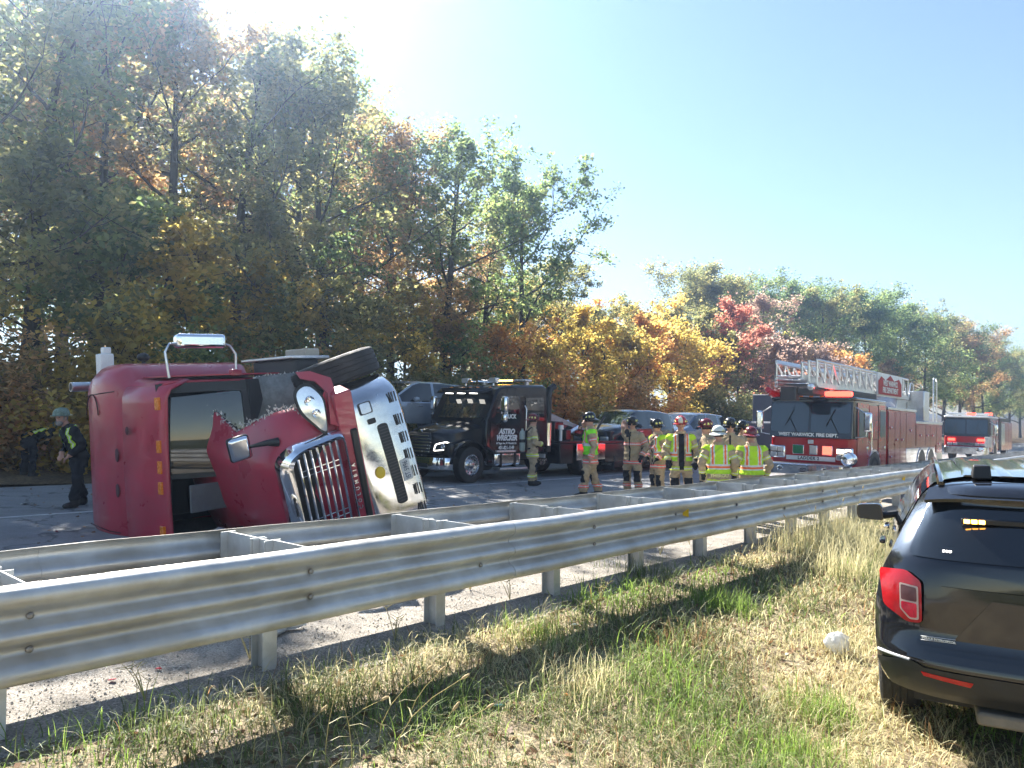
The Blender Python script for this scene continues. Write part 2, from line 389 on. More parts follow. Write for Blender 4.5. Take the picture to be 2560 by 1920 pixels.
for i, s_ in enumerate(POSTS):
    zt = rail_z(s_, tm)
    isec(s_, tm-0.08, tm+0.08, zst(s_, tm)-0.4, zt-0.012+bolt_r.uniform(-.004, .004), 'post', GALVB, w=0.11)
    isec(s_+0.012, T_F+0.006, tm-0.082, zt-0.44, zt-0.004, 'blockout', GALVB, w=0.12)
    isec(s_-0.012, tm+0.082, T_R-0.006, zt-0.44, zt-0.004, 'blockout', GALVB, w=0.12)
    for (t0, sg) in ((T_F, -1), (T_R, 1)):
        for dz in (-0.168, -0.337):
            if s_ > 16 and sg > 0: continue
            b = MB(M=RI); x, y = st2xy(s_+0.03, t0); nrm_ = TD*sg
            p = Vector((x, y, rail_z(s_, t0)+dz))
            b.tube([p+nrm_*0.006, p+nrm_*0.020, p+nrm_*0.026], [0.019, 0.017, 0.008], n=10)
            if bolt_r.random() < 0.85: b.build('bolt', BOLT, rail)
    if i > 1:       # splice bolts
        pass
for s_ in (8.0, 17.7):
    b = MB(M=RI); x, y = st2xy(s_, T_F-0.004); p = Vector((x, y, rail_z(s_, T_F)-0.165))
    a = SD*0.055; n_ = TD*-1
    b.hexa([p-a*0.2+n_*.01+Vector((0,0,-.05)), p+a+n_*.05+Vector((0,0,-.05)), p+a+n_*.055+Vector((0,0,-.045)), p-a*0.2+n_*.016+Vector((0,0,-.05)),
            p-a*0.2+n_*.01+Vector((0,0,.0)), p+a+n_*.05+Vector((0,0,.05)), p+a+n_*.056+Vector((0,0,.05)), p-a*.2+n_*.016+Vector((0,0,.01))])
    b.build('reflector', YEL, rail)
# ------------------------------------------------------------------ trees and shrubs of the roadside wood
BARK = mat('bark', (0.055, 0.045, 0.038), 0.95, var=0.35, scale=9, bump=0.8, bscale=18)
def leaf_mat(name, c1, c2, c3, tr=0.68, gain=2.2):
    m = bpy.data.materials.new(name); m.use_nodes = True; n = m.node_tree; L = n.links.new
    for q in list(n.nodes): n.nodes.remove(q)
    o = n.nodes.new('ShaderNodeOutputMaterial'); g = n.nodes.new('ShaderNodeNewGeometry')
    tc = n.nodes.new('ShaderNodeTexCoord'); nz = n.nodes.new('ShaderNodeTexNoise'); nz.inputs['Scale'].default_value = 0.45; nz.inputs['Detail'].default_value = 3
    oi = n.nodes.new('ShaderNodeObjectInfo')
    va = n.nodes.new('ShaderNodeVectorMath'); va.operation = 'ADD'; L(tc.outputs['Object'], va.inputs[0]); L(oi.outputs['Location'], va.inputs[1]); L(va.outputs[0], nz.inputs['Vector'])
    mr = n.nodes.new('ShaderNodeMapRange'); mr.inputs[1].default_value = 0.25; mr.inputs[2].default_value = 0.75; L(nz.outputs[0], mr.inputs[0])
    mm = n.nodes.new('ShaderNodeMath'); mm.operation = 'MULTIPLY_ADD'; mm.inputs[1].default_value = 0.55; L(mr.outputs[0], mm.inputs[0])
    m3 = n.nodes.new('ShaderNodeMath'); m3.operation = 'MULTIPLY'; m3.inputs[1].default_value = 0.45; L(g.outputs['Random Per Island'], m3.inputs[0]); L(m3.outputs[0], mm.inputs[2])
    cr = n.nodes.new('ShaderNodeValToRGB'); e = cr.color_ramp.elements
    e[0].position, e[0].color = 0.15, (*c1, 1); e[1].position, e[1].color = 0.85, (*c3, 1); q = e.new(0.5); q.color = (*c2, 1)
    L(mm.outputs[0], cr.inputs[0])
    d = n.nodes.new('ShaderNodeBsdfPrincipled'); d.inputs['Roughness'].default_value = 0.55; d.inputs['Specular IOR Level'].default_value = 0.3
    t = n.nodes.new('ShaderNodeBsdfTranslucent')
    hs = n.nodes.new('ShaderNodeHueSaturation'); hs.inputs['Saturation'].default_value = 1.0; hs.inputs['Value'].default_value = gain; L(cr.outputs[0], hs.inputs['Color'])
    L(cr.outputs[0], d.inputs['Base Color']); L(hs.outputs[0], t.inputs[0])
    mx = n.nodes.new('ShaderNodeMixShader'); mx.inputs[0].default_value = tr; L(d.outputs[0], mx.inputs[1]); L(t.outputs[0], mx.inputs[2]); L(mx.outputs[0], o.inputs[0])
    return m
LEAF = {
 'green': leaf_mat('leaf_green', (0.064, 0.101, 0.040), (0.128, 0.179, 0.065), (0.258, 0.278, 0.099), gain=2.2),
 'olive': leaf_mat('leaf_olive', (0.084, 0.100, 0.045), (0.189, 0.194, 0.077), (0.335, 0.286, 0.120), gain=2.2),
 'brown': leaf_mat('leaf_brown', (0.132, 0.105, 0.050), (0.294, 0.203, 0.093), (0.494, 0.293, 0.132), gain=2.2),
 'gold':  leaf_mat('leaf_gold', (0.20, 0.165, 0.045), (0.36, 0.28, 0.07), (0.50, 0.37, 0.10), gain=2.2),
 'orange': leaf_mat('leaf_orange', (0.26, 0.15, 0.05), (0.42, 0.24, 0.08), (0.50, 0.30, 0.10), gain=2.2),
 'red':   leaf_mat('leaf_red', (0.30, 0.12, 0.08), (0.46, 0.20, 0.14), (0.52, 0.28, 0.18), gain=1.8),
 'yellow': leaf_mat('leaf_yellow', (0.494, 0.390, 0.026), (0.700, 0.585, 0.039), (0.700, 0.700, 0.078)),
 'mauve': leaf_mat('leaf_mauve', (0.195, 0.130, 0.104), (0.299, 0.208, 0.163), (0.390, 0.286, 0.208)),
}
def leaves_mesh(name, centers, size, npr, flat_bias=0.5, elong=1.5):
    N = len(centers); C = np.array(centers)
    nrm_ = npr.normal(size=(N, 3)); nrm_[:, 2] += np.sign(nrm_[:, 2])*flat_bias; nrm_ /= np.linalg.norm(nrm_, axis=1)[:, None]
    a = npr.normal(size=(N, 3)); a -= (a*nrm_).sum(1)[:, None]*nrm_; a /= np.linalg.norm(a, axis=1)[:, None]; b = np.cross(nrm_, a)
    sz = size*npr.uniform(0.6, 1.35, N)[:, None]
    V = np.empty((N, 4, 3)); V[:, 0] = C-a*sz*elong*0.5; V[:, 1] = C+b*sz*0.5+nrm_*sz*0.08; V[:, 2] = C+a*sz*elong*0.5; V[:, 3] = C-b*sz*0.5+nrm_*sz*0.08
    me = bpy.data.meshes.new(name); me.vertices.add(N*4); me.vertices.foreach_set('co', V.ravel())
    me.loops.add(N*4); me.loops.foreach_set('vertex_index', np.arange(N*4)); me.polygons.add(N)
    me.polygons.foreach_set('loop_start', np.arange(0, N*4, 4)); me.polygons.foreach_set('loop_total', np.full(N, 4))
    me.update(); me.materials.append(LEAF['green']); return me
def make_tree(seed, H, rc, base, nl=11, lean=0.3, nleaf=16000, lsize=0.125, r0=0.017, clump=0.43, bare=0.0, spread=0.6):
    rr = random.Random(seed); npr = np.random.default_rng(seed)
    b = MB(); pts = []; x = y = 0.; dx, dy = rr.uniform(-lean, lean)/H, rr.uniform(-lean, lean)/H
    n = 10; top = H*0.86
    for i in range(n+1):
        h = top*i/n; pts.append(Vector((x, y, h))); dx += rr.uniform(-.035, .035); dy += rr.uniform(-.035, .035); x += dx*top/n; y += dy*top/n
    rad = [H*r0*((1-i/n)**0.8*0.9+0.07) for i in range(n+1)]; rad[0] *= 1.35
    b.tube([(p.x, p.y, p.z-(0.4 if i == 0 else 0)) for i, p in enumerate(pts)], rad, n=9)
    tips = []
    def at(h):
        u = h/top*n; i = min(n-1, int(u)); return pts[i].lerp(pts[i+1], u-i), rad[i]*(1-(u-i))+rad[i+1]*(u-i)
    ga = rr.uniform(0, 6.28)
    for k in range(nl):
        u = (k+rr.random()*0.7)/nl; h = H*base + (top*0.99-H*base)*u**0.85
        p, r = at(h); ga += 2.4+rr.uniform(-.5, .5)
        shape = (0.55+0.45*math.sin(math.pi*min(1, u*0.8+0.22)))*(1-0.55*max(0, u-0.6)/0.4)
        ln = rc*shape*rr.uniform(0.75, 1.2); el = 0.15+0.85*u+rr.uniform(-.2, .2)
        d = Vector((math.cos(ga)*math.cos(el), math.sin(ga)*math.cos(el), math.sin(el))); q = [p.copy()]; m = 6
        for j in range(m):
            d = (d+Vector((rr.uniform(-.22, .22), rr.uniform(-.22, .22), rr.uniform(-.12, .24)))).normalized(); q.append(q[-1]+d*ln/m)
        lr = [max(0.018, r*0.55*(1-j/(m+0.6))) for j in range(m+1)]; b.tube(q, lr, n=6)
        for j in range(2, m+1):
            for c in range(2 if j < m else 3):
                dd = (d*0.5+Vector((rr.gauss(0, spread), rr.gauss(0, spread), rr.gauss(0.15, 0.45)))).normalized(); l2 = ln*rr.uniform(0.22, 0.42)
                e = [q[j].copy()]
                for _ in range(3):
                    dd = (dd+Vector((rr.uniform(-.3, .3), rr.uniform(-.3, .3), rr.uniform(-.1, .25)))).normalized(); e.append(e[-1]+dd*l2/3)
                b.tube(e, [max(0.012, lr[j]*0.5), max(0.01, lr[j]*0.34), 0.008, 0.005], n=4, cap=False)
                tips.append(e[2]); tips.append(e[3]); 
                if rr.random() < 0.55:
                    d3 = (dd+Vector((rr.gauss(0, .7), rr.gauss(0, .7), rr.gauss(0, .5)))).normalized(); e3 = e[2]+d3*l2*0.6
                    b.tube([e[2], e3], [0.009, 0.004], n=3, cap=False); tips.append(e3)
    if bare: tips = [t for t in tips if rr.random() > bare]
    T = np.array([tuple(t) for t in tips]); wts = npr.uniform(0.3, 1.6, len(T)); wts /= wts.sum()
    idx = npr.choice(len(T), nleaf, p=wts)
    sig = clump*npr.uniform(0.5, 1.15, len(T))[idx]
    off = npr.normal(size=(nleaf, 3))*sig[:, None]*np.array([0.62, 0.62, 0.42])
    C = T[idx]+off
    tm_ = MB.build(b, 'trunk', BARK, recalc=False, angle=60); tme = tm_.data; bpy.data.objects.remove(tm_)
    return tme, leaves_mesh('crown', C, lsize, npr)
def make_shrub(seed, H, rc, nleaf=5000, lsize=0.12):
    rr = random.Random(seed); npr = np.random.default_rng(seed); b = MB(); tips = []
    for k in range(9):
        a = rr.uniform(0, 6.28); r = rc*rr.uniform(0.2, 1); h = H*rr.uniform(0.55, 1)
        p = [Vector((math.cos(a)*r*0.15, math.sin(a)*r*0.15, -0.1))]
        for j in range(1, 6):
            u = j/5; p.append(Vector((math.cos(a)*r*u**1.3+rr.gauss(0, .1), math.sin(a)*r*u**1.3+rr.gauss(0, .1), h*u)))
        b.tube(p, [0.035, 0.028, 0.022, 0.016, 0.01, 0.005], n=5)
        for j in range(1, 6):
            for _ in range(3):
                e = p[j]+Vector((rr.gauss(0, .35), rr.gauss(0, .35), rr.gauss(0.1, .28))); b.tube([p[j], e], [0.01, 0.004], n=3, cap=False); tips.append(e)
    T = np.array([tuple(t) for t in tips]); idx = npr.integers(0, len(T), nleaf)
    C = T[idx]+npr.normal(size=(nleaf, 3))*np.array([0.3, 0.3, 0.22]); C[:, 2] = np.abs(C[:, 2])
    o = b.build('stems', BARK, recalc=False, angle=60); me = o.data; bpy.data.objects.remove(o)
    return me, leaves_mesh('foliage', C, lsize, npr)
TREES = [make_tree(11, 16, 5.2, 0.30, nl=14, nleaf=15000), make_tree(12, 17, 4.6, 0.36, nl=14, nleaf=13500, lean=1.5), make_tree(13, 15, 5.6, 0.26, nl=15, nleaf=15000, lean=1.0),
         make_tree(14, 18, 4.4, 0.42, nl=14, nleaf=12000), make_tree(15, 16, 5.0, 0.22, nl=15, nleaf=13000, clump=0.4), make_tree(16, 14, 4.4, 0.3, nl=13, nleaf=9500, bare=0.35, clump=0.5),
         make_tree(17, 15, 6.2, 0.18, nl=17, nleaf=38000, clump=0.75)]
SMALL = [make_tree(21, 8, 3.0, 0.16, nl=12, nleaf=9000, lsize=0.14, r0=0.012, clump=0.42), make_tree(22, 7, 2.4, 0.2, nl=11, nleaf=6500, lsize=0.13, r0=0.011, clump=0.42), make_tree(23, 9, 2.8, 0.14, nl=12, nleaf=7000, lsize=0.13, r0=0.012, clump=0.4, bare=0.2)]
SHRUB = [make_shrub(31, 3.0, 1.7, 6500), make_shrub(32, 2.4, 1.5, 5000), make_shrub(33, 3.6, 1.5, 6500)]
ORD = ['first', 'second', 'third', 'fourth', 'fifth', 'sixth', 'seventh', 'eighth', 'ninth', 'tenth', 'eleventh', 'twelfth', 'thirteenth', 'fourteenth', 'fifteenth', 'sixteenth', 'seventeenth', 'eighteenth', 'nineteenth', 'twentieth', 'twenty-first', 'twenty-second', 'twenty-third', 'twenty-fourth', 'twenty-fifth', 'twenty-sixth', 'twenty-seventh', 'twenty-eighth', 'twenty-ninth', 'thirtieth', 'thirty-first', 'thirty-second', 'thirty-third', 'thirty-fourth', 'thirty-fifth', 'thirty-sixth']
def plant(var, s_, t_, sc, rz, leaf, name, label, cat, group, parts=('trunk', 'crown'), sq=1.0):
    p = W(s_, t_, -0.05)
    e = empty(name, Matrix.Translation(p) @ Matrix.Rotation(rz, 4, 'Z') @ Matrix.Diagonal((sc*sq, sc*sq, sc, 1)))
    tag(e, label, cat, group)
    for me, nm in zip(var, parts):
        o = bpy.data.objects.new(nm, me); col.objects.link(o); o.parent = e
        if nm in ('crown', 'foliage'):
            o.material_slots[0].link = 'OBJECT'; o.material_slots[0].material = LEAF[leaf]
    return e
def s_at(px, t):      # station along the road where a line across at t meets the photo column px (1024 wide)
    r = (px-512)/741.; return t*(0.749+0.6626*r)/(0.6626-0.749*r)
tr = random.Random(5)
WORDS = {'green': 'dark green', 'olive': 'olive green', 'brown': 'brownish', 'gold': 'golden', 'orange': 'orange', 'red': 'red', 'yellow': 'bright yellow', 'mauve': 'greyish mauve'}
def row(specs, where, group, cat='tree', name='tree', parts=('trunk', 'crown'), kinds='tree'):
    specs = sorted(specs, key=lambda q: q[0]); cnt = {}
    for px, t, var, sc, leaf in specs:
        cnt[leaf] = cnt.get(leaf, 0)+1
    seen = {}
    for px, t, var, sc, leaf in specs:
        seen[leaf] = seen.get(leaf, 0)+1; o_ = ORD[min(35, seen[leaf]-1)]
        lab = f"{WORDS[leaf]} {kinds} {where}" if cnt[leaf] == 1 else f"{WORDS[leaf]} {kinds} {where}, {o_} from left"
        plant(var, s_at(px, t), t, sc, tr.uniform(0, 6.28), leaf, name, lab, cat, group, parts)
T0, T1, T2, T3, T4, T5, T6 = TREES; S0, S1, S2 = SMALL
# front row, the big trunks the photo shows (photo column, distance across, mesh, scale, leaf)
row([(-70, 25, T4, .95, 'olive'), (28, 24, T1, .95, 'green'), (95, 25.5, T0, .98, 'olive'), (165, 24, T3, .90, 'brown'), (232, 24.5, T1, .96, 'olive'), (290, 25.5, T4, 0.95, 'green'),
     (328, 23.4, T2, 0.98, 'olive'), (392, 25.5, T0, 0.88, 'brown'), (440, 23.4, T4, 0.88, 'green'), (482, 26, T1, 0.80, 'olive'), (520, 23.6, T0, 0.90, 'green'), (566, 26.5, T2, 0.74, 'olive'), (612, 24.5, T4, 0.55, 'olive')],
    'at the front of the tall wood', 'front row of the tall wood', name='oak_tree')
row([(-130, 37.0, T0, 1.10, 'brown'), (-20, 38.0, T6, 1.21, 'olive'), (60, 36.0, T3, 1.04, 'brown'), (130, 39.0, T6, 1.21, 'olive'), (205, 36.0, T5, 1.26, 'brown'), (262, 39.0, T6, 1.21, 'green'), (318, 36.0, T3, 1.16, 'olive'), (365, 39.0, T6, 1.16, 'brown'),
     (415, 36.5, T1, .92, 'olive'), (462, 38.0, T0, .88, 'brown'), (505, 37.0, T6, .70, 'olive'), (545, 38.0, T4, .72, 'brown'), (596, 37.0, T3, .5, 'green')],
    'in the second row of the tall wood', 'second row of the tall wood', name='oak_tree')
row([(-60, 61.0, T6, 1.21, 'green'), (40, 63.0, T6, 1.21, 'brown'), (110, 60.0, T0, 1.26, 'olive'), (190, 64.0, T6, 1.21, 'brown'), (255, 62.0, T2, 1.26, 'olive'), (320, 65.0, T6, 1.16, 'green'), (380, 62.0, T2, 1.16, 'brown'), (440, 65.0, T6, .8, 'olive'), (500, 64.0, T2, .62, 'brown'), (560, 66.0, T6, .45, 'olive')],
    'at the back of the tall wood', 'back row of the tall wood', name='oak_tree')
# young trees and shrubs along the edge of the wood
row([(15, 22.2, S2, 1.0, 'olive'), (120, 22.5, S0, 1.0, 'green'), (195, 22.6, S1, 1.1, 'gold'), (268, 23, S2, 1.0, 'olive'), (305, 22, S0, 0.8, 'gold'), (360, 22.2, S1, 0.9, 'olive'), (405, 22.4, S2, 0.8, 'gold'), (452, 22.4, S0, 0.75, 'brown'),
     (492, 22.2, S1, 0.85, 'orange'), (545, 22.2, S0, 0.7, 'gold'), (580, 22.4, S2, 0.85, 'gold'), (625, 22.6, S0, 0.85, 'gold'), (648, 22.4, S2, 0.9, 'orange'), (668, 24, S0, 0.95, 'gold'), (690, 23.5, S1, 1.1, 'gold'), (702, 26, S2, 1.15, 'olive'), (724, 24.5, S0, 1.05, 'olive'), (738, 23.6, S2, 1.25, 'red'),
     (752, 26, S0, 1.15, 'mauve'), (772, 25, S1, 1.3, 'mauve'), (792, 25, S2, 1.1, 'brown'), (812, 24.5, S0, 1.1, 'mauve'), (835, 24.4, S1, 1.4, 'orange'), (858, 24.6, S0, 1.1, 'brown'), (885, 24.3, S2, 1.1, 'brown'), (640, 30, S0, 1.3, 'gold'), (672, 31, S2, 1.3, 'olive'), (700, 32, S0, 1.35, 'gold'), (735, 33, S2, 1.4, 'olive'),(600, 28, S1, 1.2, 'gold'), (565, 29, S0, 1.1, 'orange'), (520, 29, S2, 1.1, 'gold')],
    'on the low edge of the wood', 'young trees along the wood edge', name='young_tree', kinds='young tree')
sh = []
for k in range(34):
    px = -20+k*25+tr.uniform(-9, 9); t = 20.9+tr.uniform(-.4, .9)
    leaf = tr.choice(['olive', 'olive', 'gold', 'brown', 'green'] if px < 520 else ['gold', 'gold', 'olive', 'olive', 'brown', 'orange'])
    sh.append((px, t, SHRUB[k % 3], tr.uniform(0.75, 1.15), leaf))
row(sh, 'in the thicket beside the road', 'shrubs in the thicket beside the road', cat='shrub', name='shrub', parts=('stems', 'foliage'), kinds='shrub')
# the far wood on the right
row([(712, 34, T6, 1.10, 'olive'), (742, 36, T6, 1.16, 'green'), (760, 30, T5, 1.04, 'mauve'), (786, 34, T5, 1.16, 'mauve'), (800, 33, T6, 1.20, 'green'), (798, 40, S1, 2.2, 'yellow'), (822, 30, T0, 1.10, 'olive'), (848, 31, T6, 1.22, 'green'), (870, 28, T6, 1.22, 'green'), (888, 30, T2, 1.28, 'olive'), (905, 27, T6, 1.20, 'green'), (925, 27, T0, 1.20, 'olive'),
     (942, 27, T6, 1.20, 'green'), (958, 26, T6, 1.20, 'brown'), (972, 26, T2, 1.22, 'olive'), (984, 25, T6, 1.16, 'green'), (996, 25, T6, 1.16, 'olive'), (1008, 25, T6, 1.16, 'green'), (1019, 25, T6, 1.16, 'olive'), (1030, 25, T6, 1.16, 'green')],
    'in the far wood beyond fire trucks', 'far wood beyond the fire trucks', name='broadleaf_tree')
# ------------------------------------------------------------------ wheels shared by all vehicles
RIMPAINT = mat('rim_steel', (0.55, 0.56, 0.58), 0.25, 1.0, var=0.15, scale=12)
DARKRIM = mat('rim_dark', (0.05, 0.05, 0.055), 0.4, 0.6, var=0.2)
def wheel(parent, c, rad, width, side=1, style='truck', rimmat=None, M=None, n=36, tread=True):
    """axis along y; side=+1: the outer face looks to +y"""
    e = empty('wheel', None, parent); e.matrix_local = Matrix.Translation(c) @ (M if M else Matrix.Identity(4))
    w2 = width/2; ri = rad*0.56
    b = MB(); prof = [(ri, -w2*0.86), (ri*1.06, -w2*0.98), (rad*0.80, -w2*1.04), (rad*0.93, -w2*0.97), (rad*0.985, -w2*0.84)]
    if tread:
        g = rad*0.018
        for k in range(4):
            a, bb = -0.76+k*0.38, -0.76+k*0.38+0.33
            prof += [(rad-g, w2*a), (rad, w2*(a+0.01)), (rad, w2*(bb-0.01)), (rad-g, w2*bb)]
    prof += [(rad*0.985, w2*0.84), (rad*0.93, w2*0.97), (rad*0.80, w2*1.04), (ri*1.06, w2*0.98), (ri, w2*0.86), (ri*0.98, 0)]
    b.lathe(prof+[prof[0]], (0, 0, 0), 'y', n, cap=False); b.build('tyre', RUBBER, e, angle=25)
    b = MB(); s = side
    rm = rimmat or RIMPAINT
    if style == 'truck':
        b.lathe([(ri*1.02, -s*w2*0.8), (ri*1.02, s*w2*0.9), (ri*0.97, s*w2*0.93), (ri*0.93, s*w2*0.8), (ri*0.90, s*w2*0.45), (ri*0.62, s*w2*0.30), (ri*0.50, s*w2*0.52), (ri*0.36, s*w2*0.62), (ri*0.33, s*w2*0.9), (ri*0.2, s*w2*0.98), (0.001, s*w2*0.98)], (0, 0, 0), 'y', n)
        b.mi = 1
        for k in range(10):
            a = 2*math.pi*k/10; cx, cz = ri*0.76*math.cos(a), ri*0.76*math.sin(a)
            b.lathe([(ri*0.095, s*w2*0.30), (ri*0.095, s*w2*0.41), (0.001, s*w2*0.41)], (cx, 0, cz), 'y', 10)
        b.mi = 0
        for k in range(10):
            a = 2*math.pi*(k+.5)/10; b.lathe([(ri*0.05, s*w2*0.4), (ri*0.045, s*w2*0.66), (0.001, s*w2*0.68)], (ri*0.48*math.cos(a), 0, ri*0.48*math.sin(a)), 'y', 6)
    else:
        b.lathe([(ri*1.03, -s*w2*0.8), (ri*1.03, s*w2*0.92), (ri*0.96, s*w2*0.94), (ri*0.92, s*w2*0.6), (ri*0.9, s*w2*0.1)], (0, 0, 0), 'y', n, cap=False)
        for k in range(5):
            a = 2*math.pi*k/5
            for da in (-0.16, 0.16):
                d = Vector((math.cos(a+da), 0, math.sin(a+da))); d0 = Vector((math.cos(a), 0, math.sin(a))); t_ = Vector((-d0.z, 0, d0.x))
                p0, p1 = d0*ri*0.12+Vector((0, s*w2*0.78, 0)), d*ri*0.95+Vector((0, s*w2*0.66, 0))
                b.hexa([p0-t_*.02, p0+t_*.02, p1+t_*.022, p1-t_*.022, p0-t_*.02+Vector((0, s*.03, 0)), p0+t_*.02+Vector((0, s*.03, 0)), p1+t_*.016+Vector((0, s*.03, 0)), p1-t_*.016+Vector((0, s*.03, 0))])
        b.lathe([(ri*0.2, s*w2*0.6), (ri*0.2, s*w2*0.86), (0.001, s*w2*0.88)], (0, 0, 0), 'y', 14)
        b.mi = 1; b.lathe([(ri*0.88, s*w2*0.2), (0.001, s*w2*0.2)], (0, 0, 0), 'y', n)
    b.build('rim', [rm, BLACK], e, angle=30)
    return e
def rrect(hw, z0, z1, rt, rb, x, n=5, yc=0.):
    """ring in the y-z plane at x (x may be a function of z)"""
    pts = []
    for (cy_, cz_, r, a0) in ((hw-rb, z0+rb, rb, -90), (hw-rt, z1-rt, rt, 0), (-hw+rt, z1-rt, rt, 90), (-hw+rb, z0+rb, rb, 180)):
        for k in range(n+1):
            a = R(a0+90*k/n); pts.append((cy_+r*math.cos(a), cz_+r*math.sin(a)))
    return [((x(z) if callable(x) else x), y+yc, z) for y, z in pts]

# ------------------------------------------------------------------ overturned red tractor unit, lying on its right side, nose to the rail
RED = mat('wreck_red', (0.40, 0.026, 0.055), 0.36, var=0.14, scale=2.5, coat=0.35, dirt=(0.16, 0.10, 0.10), dirt_amt=0.3, rvar=0.4)
FIBRE = mat('torn_fibreglass', (0.62, 0.6, 0.56), 0.9, var=0.25, scale=25, bump=1.0, bscale=60)
FIBREG = mat('grey_fibreglass', (0.17, 0.18, 0.18), 0.8, var=0.35, scale=9, bump=0.4, bscale=30)
DARKIN = mat('cab_interior', (0.02, 0.022, 0.026), 0.85, var=0.3, scale=5)
GREYIN = mat('cab_trim', (0.12, 0.125, 0.13), 0.8, var=0.2, scale=5)
PAPER = mat('paper', (0.8, 0.8, 0.78), 0.9, var=0.05)
FRAMEM = mat('chassis', (0.05, 0.045, 0.04), 0.7, 0.2, var=0.4, scale=6, dirt=(0.16, 0.12, 0.08), dirt_amt=0.5)
_f = Vector((0.749, -0.6626, 0)); _u = Vector((-0.6626, -0.749, 0)); _o = Vector((-1.32, 10.62, 0))
Mw = Matrix(((_f.x, 0, _u.x, _o.x), (_f.y, 0, _u.y, _o.y), (0, 1, 0, 0), (0, 0, 0, 1)))
gzw = gz(_o.x-2.6, _o.y-0.2)
Mw = Matrix.Translation((0, 0, gzw+1.22)) @ Mw @ Matrix.Rotation(R(3.5), 4, 'X')
wreck = empty('semi_truck', Mw); tag(wreck, 'crashed dark red semi truck lying on its side behind the guardrail', 'truck')
def xw(z):       # slope of the windscreen plane
    return -1.52 if z < 1.72 else -1.52-(z-1.72)*0.66
b = MB()
rings = [rrect(1.02, 1.2, 2.62, .42, .2, -4.28, yc=.02), rrect(1.20, 1.0, 2.84, .40, .15, -4.2, yc=.06), rrect(1.29, .95, 2.95, .36, .1, -4.0, yc=.1), rrect(1.33, .95, 2.98, .32, .08, -3.7, yc=.12), rrect(1.33, .95, 2.96, .30, .08, -3.3, yc=.12),
         rrect(1.30, .95, 2.90, .30, .08, -3.05, yc=.10), rrect(1.20, .95, 2.84, .26, .08, -2.9, yc=.02), rrect(1.18, .95, 2.76, .22, .08, -2.5), rrect(1.16, .95, 2.70, .20, .08, lambda z: min(-1.60, xw(z)-0.05))]
n = len(rings[0])
b.loft(rings, cap=False); b.f.append(tuple(range(n))); b.m.append(0)
cab = b.build('cab', RED, wreck, angle=40, solid=0.03)
# roof cap with visor lip
b = MB(); tz = lambda x: 2.70+(-2.2-x)*0.13
rr_ = []
for x, zt, hw in ((-2.95, 2.885, 1.2), (-2.9, 2.905, 1.215), (-2.45, 2.80, 1.215), (-2.2, 2.74, 1.21), (-2.06, 2.70, 1.19), (-2.03, 2.66, 1.17)):
    ring = []
    for k in range(21):
        u = -1+2*k/20; y = hw*u; z = zt-0.30*max(0, (abs(u)-0.82)/0.18)**2.2-0.03*u*u
        ring.append((x, y, z))
    rr_.append(ring)
b.loft(rr_, cap=False, closed=False); cap_o = b.build('roof_visor', RED, wreck, solid=0.035, angle=50)
for y in (0.86, 0.28, 0.0, -0.28, -0.88):
    b = MB(); z = tz(-2.16)+0.035; b.box(-2.22, -2.115, y-.085, y+.085, z-.03, z+.012); b.build('marker_light', AMBER, wreck, bevel=0.006)
for (x, y, z, sx, sy) in ((-2.75, 0.5, 2.915, .05, .06), (-3.1, 0.15, 2.93, .07, .10), (-3.12, -.35, 2.935, .07, .10), (-3.45, .6, 2.97, .04, .05)):
    b = MB(); b.lathe([(0.001, .0), (sx, .004), (sx*.9, .012), (.001, .015)], (x, y, z-.02), 'z', 12); b.M = None
    b.v = [(x+(p[0]-x), y+(p[1]-y)*sy/sx, p[2]) for p in b.v]; b.build('dent_cover', mat('dull_red', (0.07, 0.012, 0.02), 0.6), wreck)
# windscreen surround, glass, bare opening
wsurf = lambda y, z: (xw(z)-0.012-0.10*(y*y), y, z)
def ws(y, z): return Vector((xw(z)+0.02-0.09*y*y, y, z))
patch(poly_round([(-0.10, 1.80), (1.0, 1.80), (0.93, 2.60), (-0.10, 2.62)], .06), ws, 'windscreen_glass', GLASS, wreck, off=0.005, depth=0.006, step=.15)
for (y0, y1, z0, z1) in ((-0.17, -0.10, 1.74, 2.66), (1.0, 1.13, 1.74, 2.66), (-1.14, 1.14, 1.66, 1.79), (-1.12, 1.12, 2.61, 2.70), (-1.13, -1.05, 1.74, 2.66)):
    patch(rect(y0, y1, z0, z1), ws, 'windscreen_seal', BLACK, wreck, off=0.012, depth=0.05, step=.2)
b = MB(); b.box(-1.66, -1.53, -1.15, 1.15, .75, 1.72); b.build('firewall', DARKIN, wreck)
b = MB(); b.box(-2.1, -1.66, -1.1, 1.1, 1.35, 1.74); b.box(-1.98, -1.72, -.5, .5, 1.74, 1.80); b.build('dashboard', GREYIN, wreck, bevel=.04)
b = MB(); b.box(-3.95, -3.9, -1.05, 1.1, 1.0, 2.7); b.build('bunk_wall', DARKIN, wreck)
for y in (.55, -.55):
    b = MB(); b.box(-3.1, -2.6, y-.27, y+.27, 1.35, 1.55); b.box(-3.2, -3.05, y-.27, y+.27, 1.5, 2.35); b.box(-3.2, -3.08, y-.14, y+.14, 2.38, 2.6); b.build('seat', DARKIN, wreck, bevel=.05)
b = MB(); b.lathe([(.22, -.012), (.235, 0), (.22, .012), (.205, 0), (.22, -.012)], (0, 0, 0), 'x', 24, cap=False); b.tube([(0, -.2, 0), (0, .2, 0)], .018); b.tube([(0, 0, 0), (.3, 0, -.05)], .03)
b.v = [(p[0]-2.25, p[1]+.55, p[2]+1.75) for p in b.v]; b.build('steering_wheel', BLACK, wreck)
b = MB(); b.box(-1.82, -1.78, -.62, -.25, 1.95, 2.5); b.build('sun_visor', GREYIN, wreck, bevel=.01)
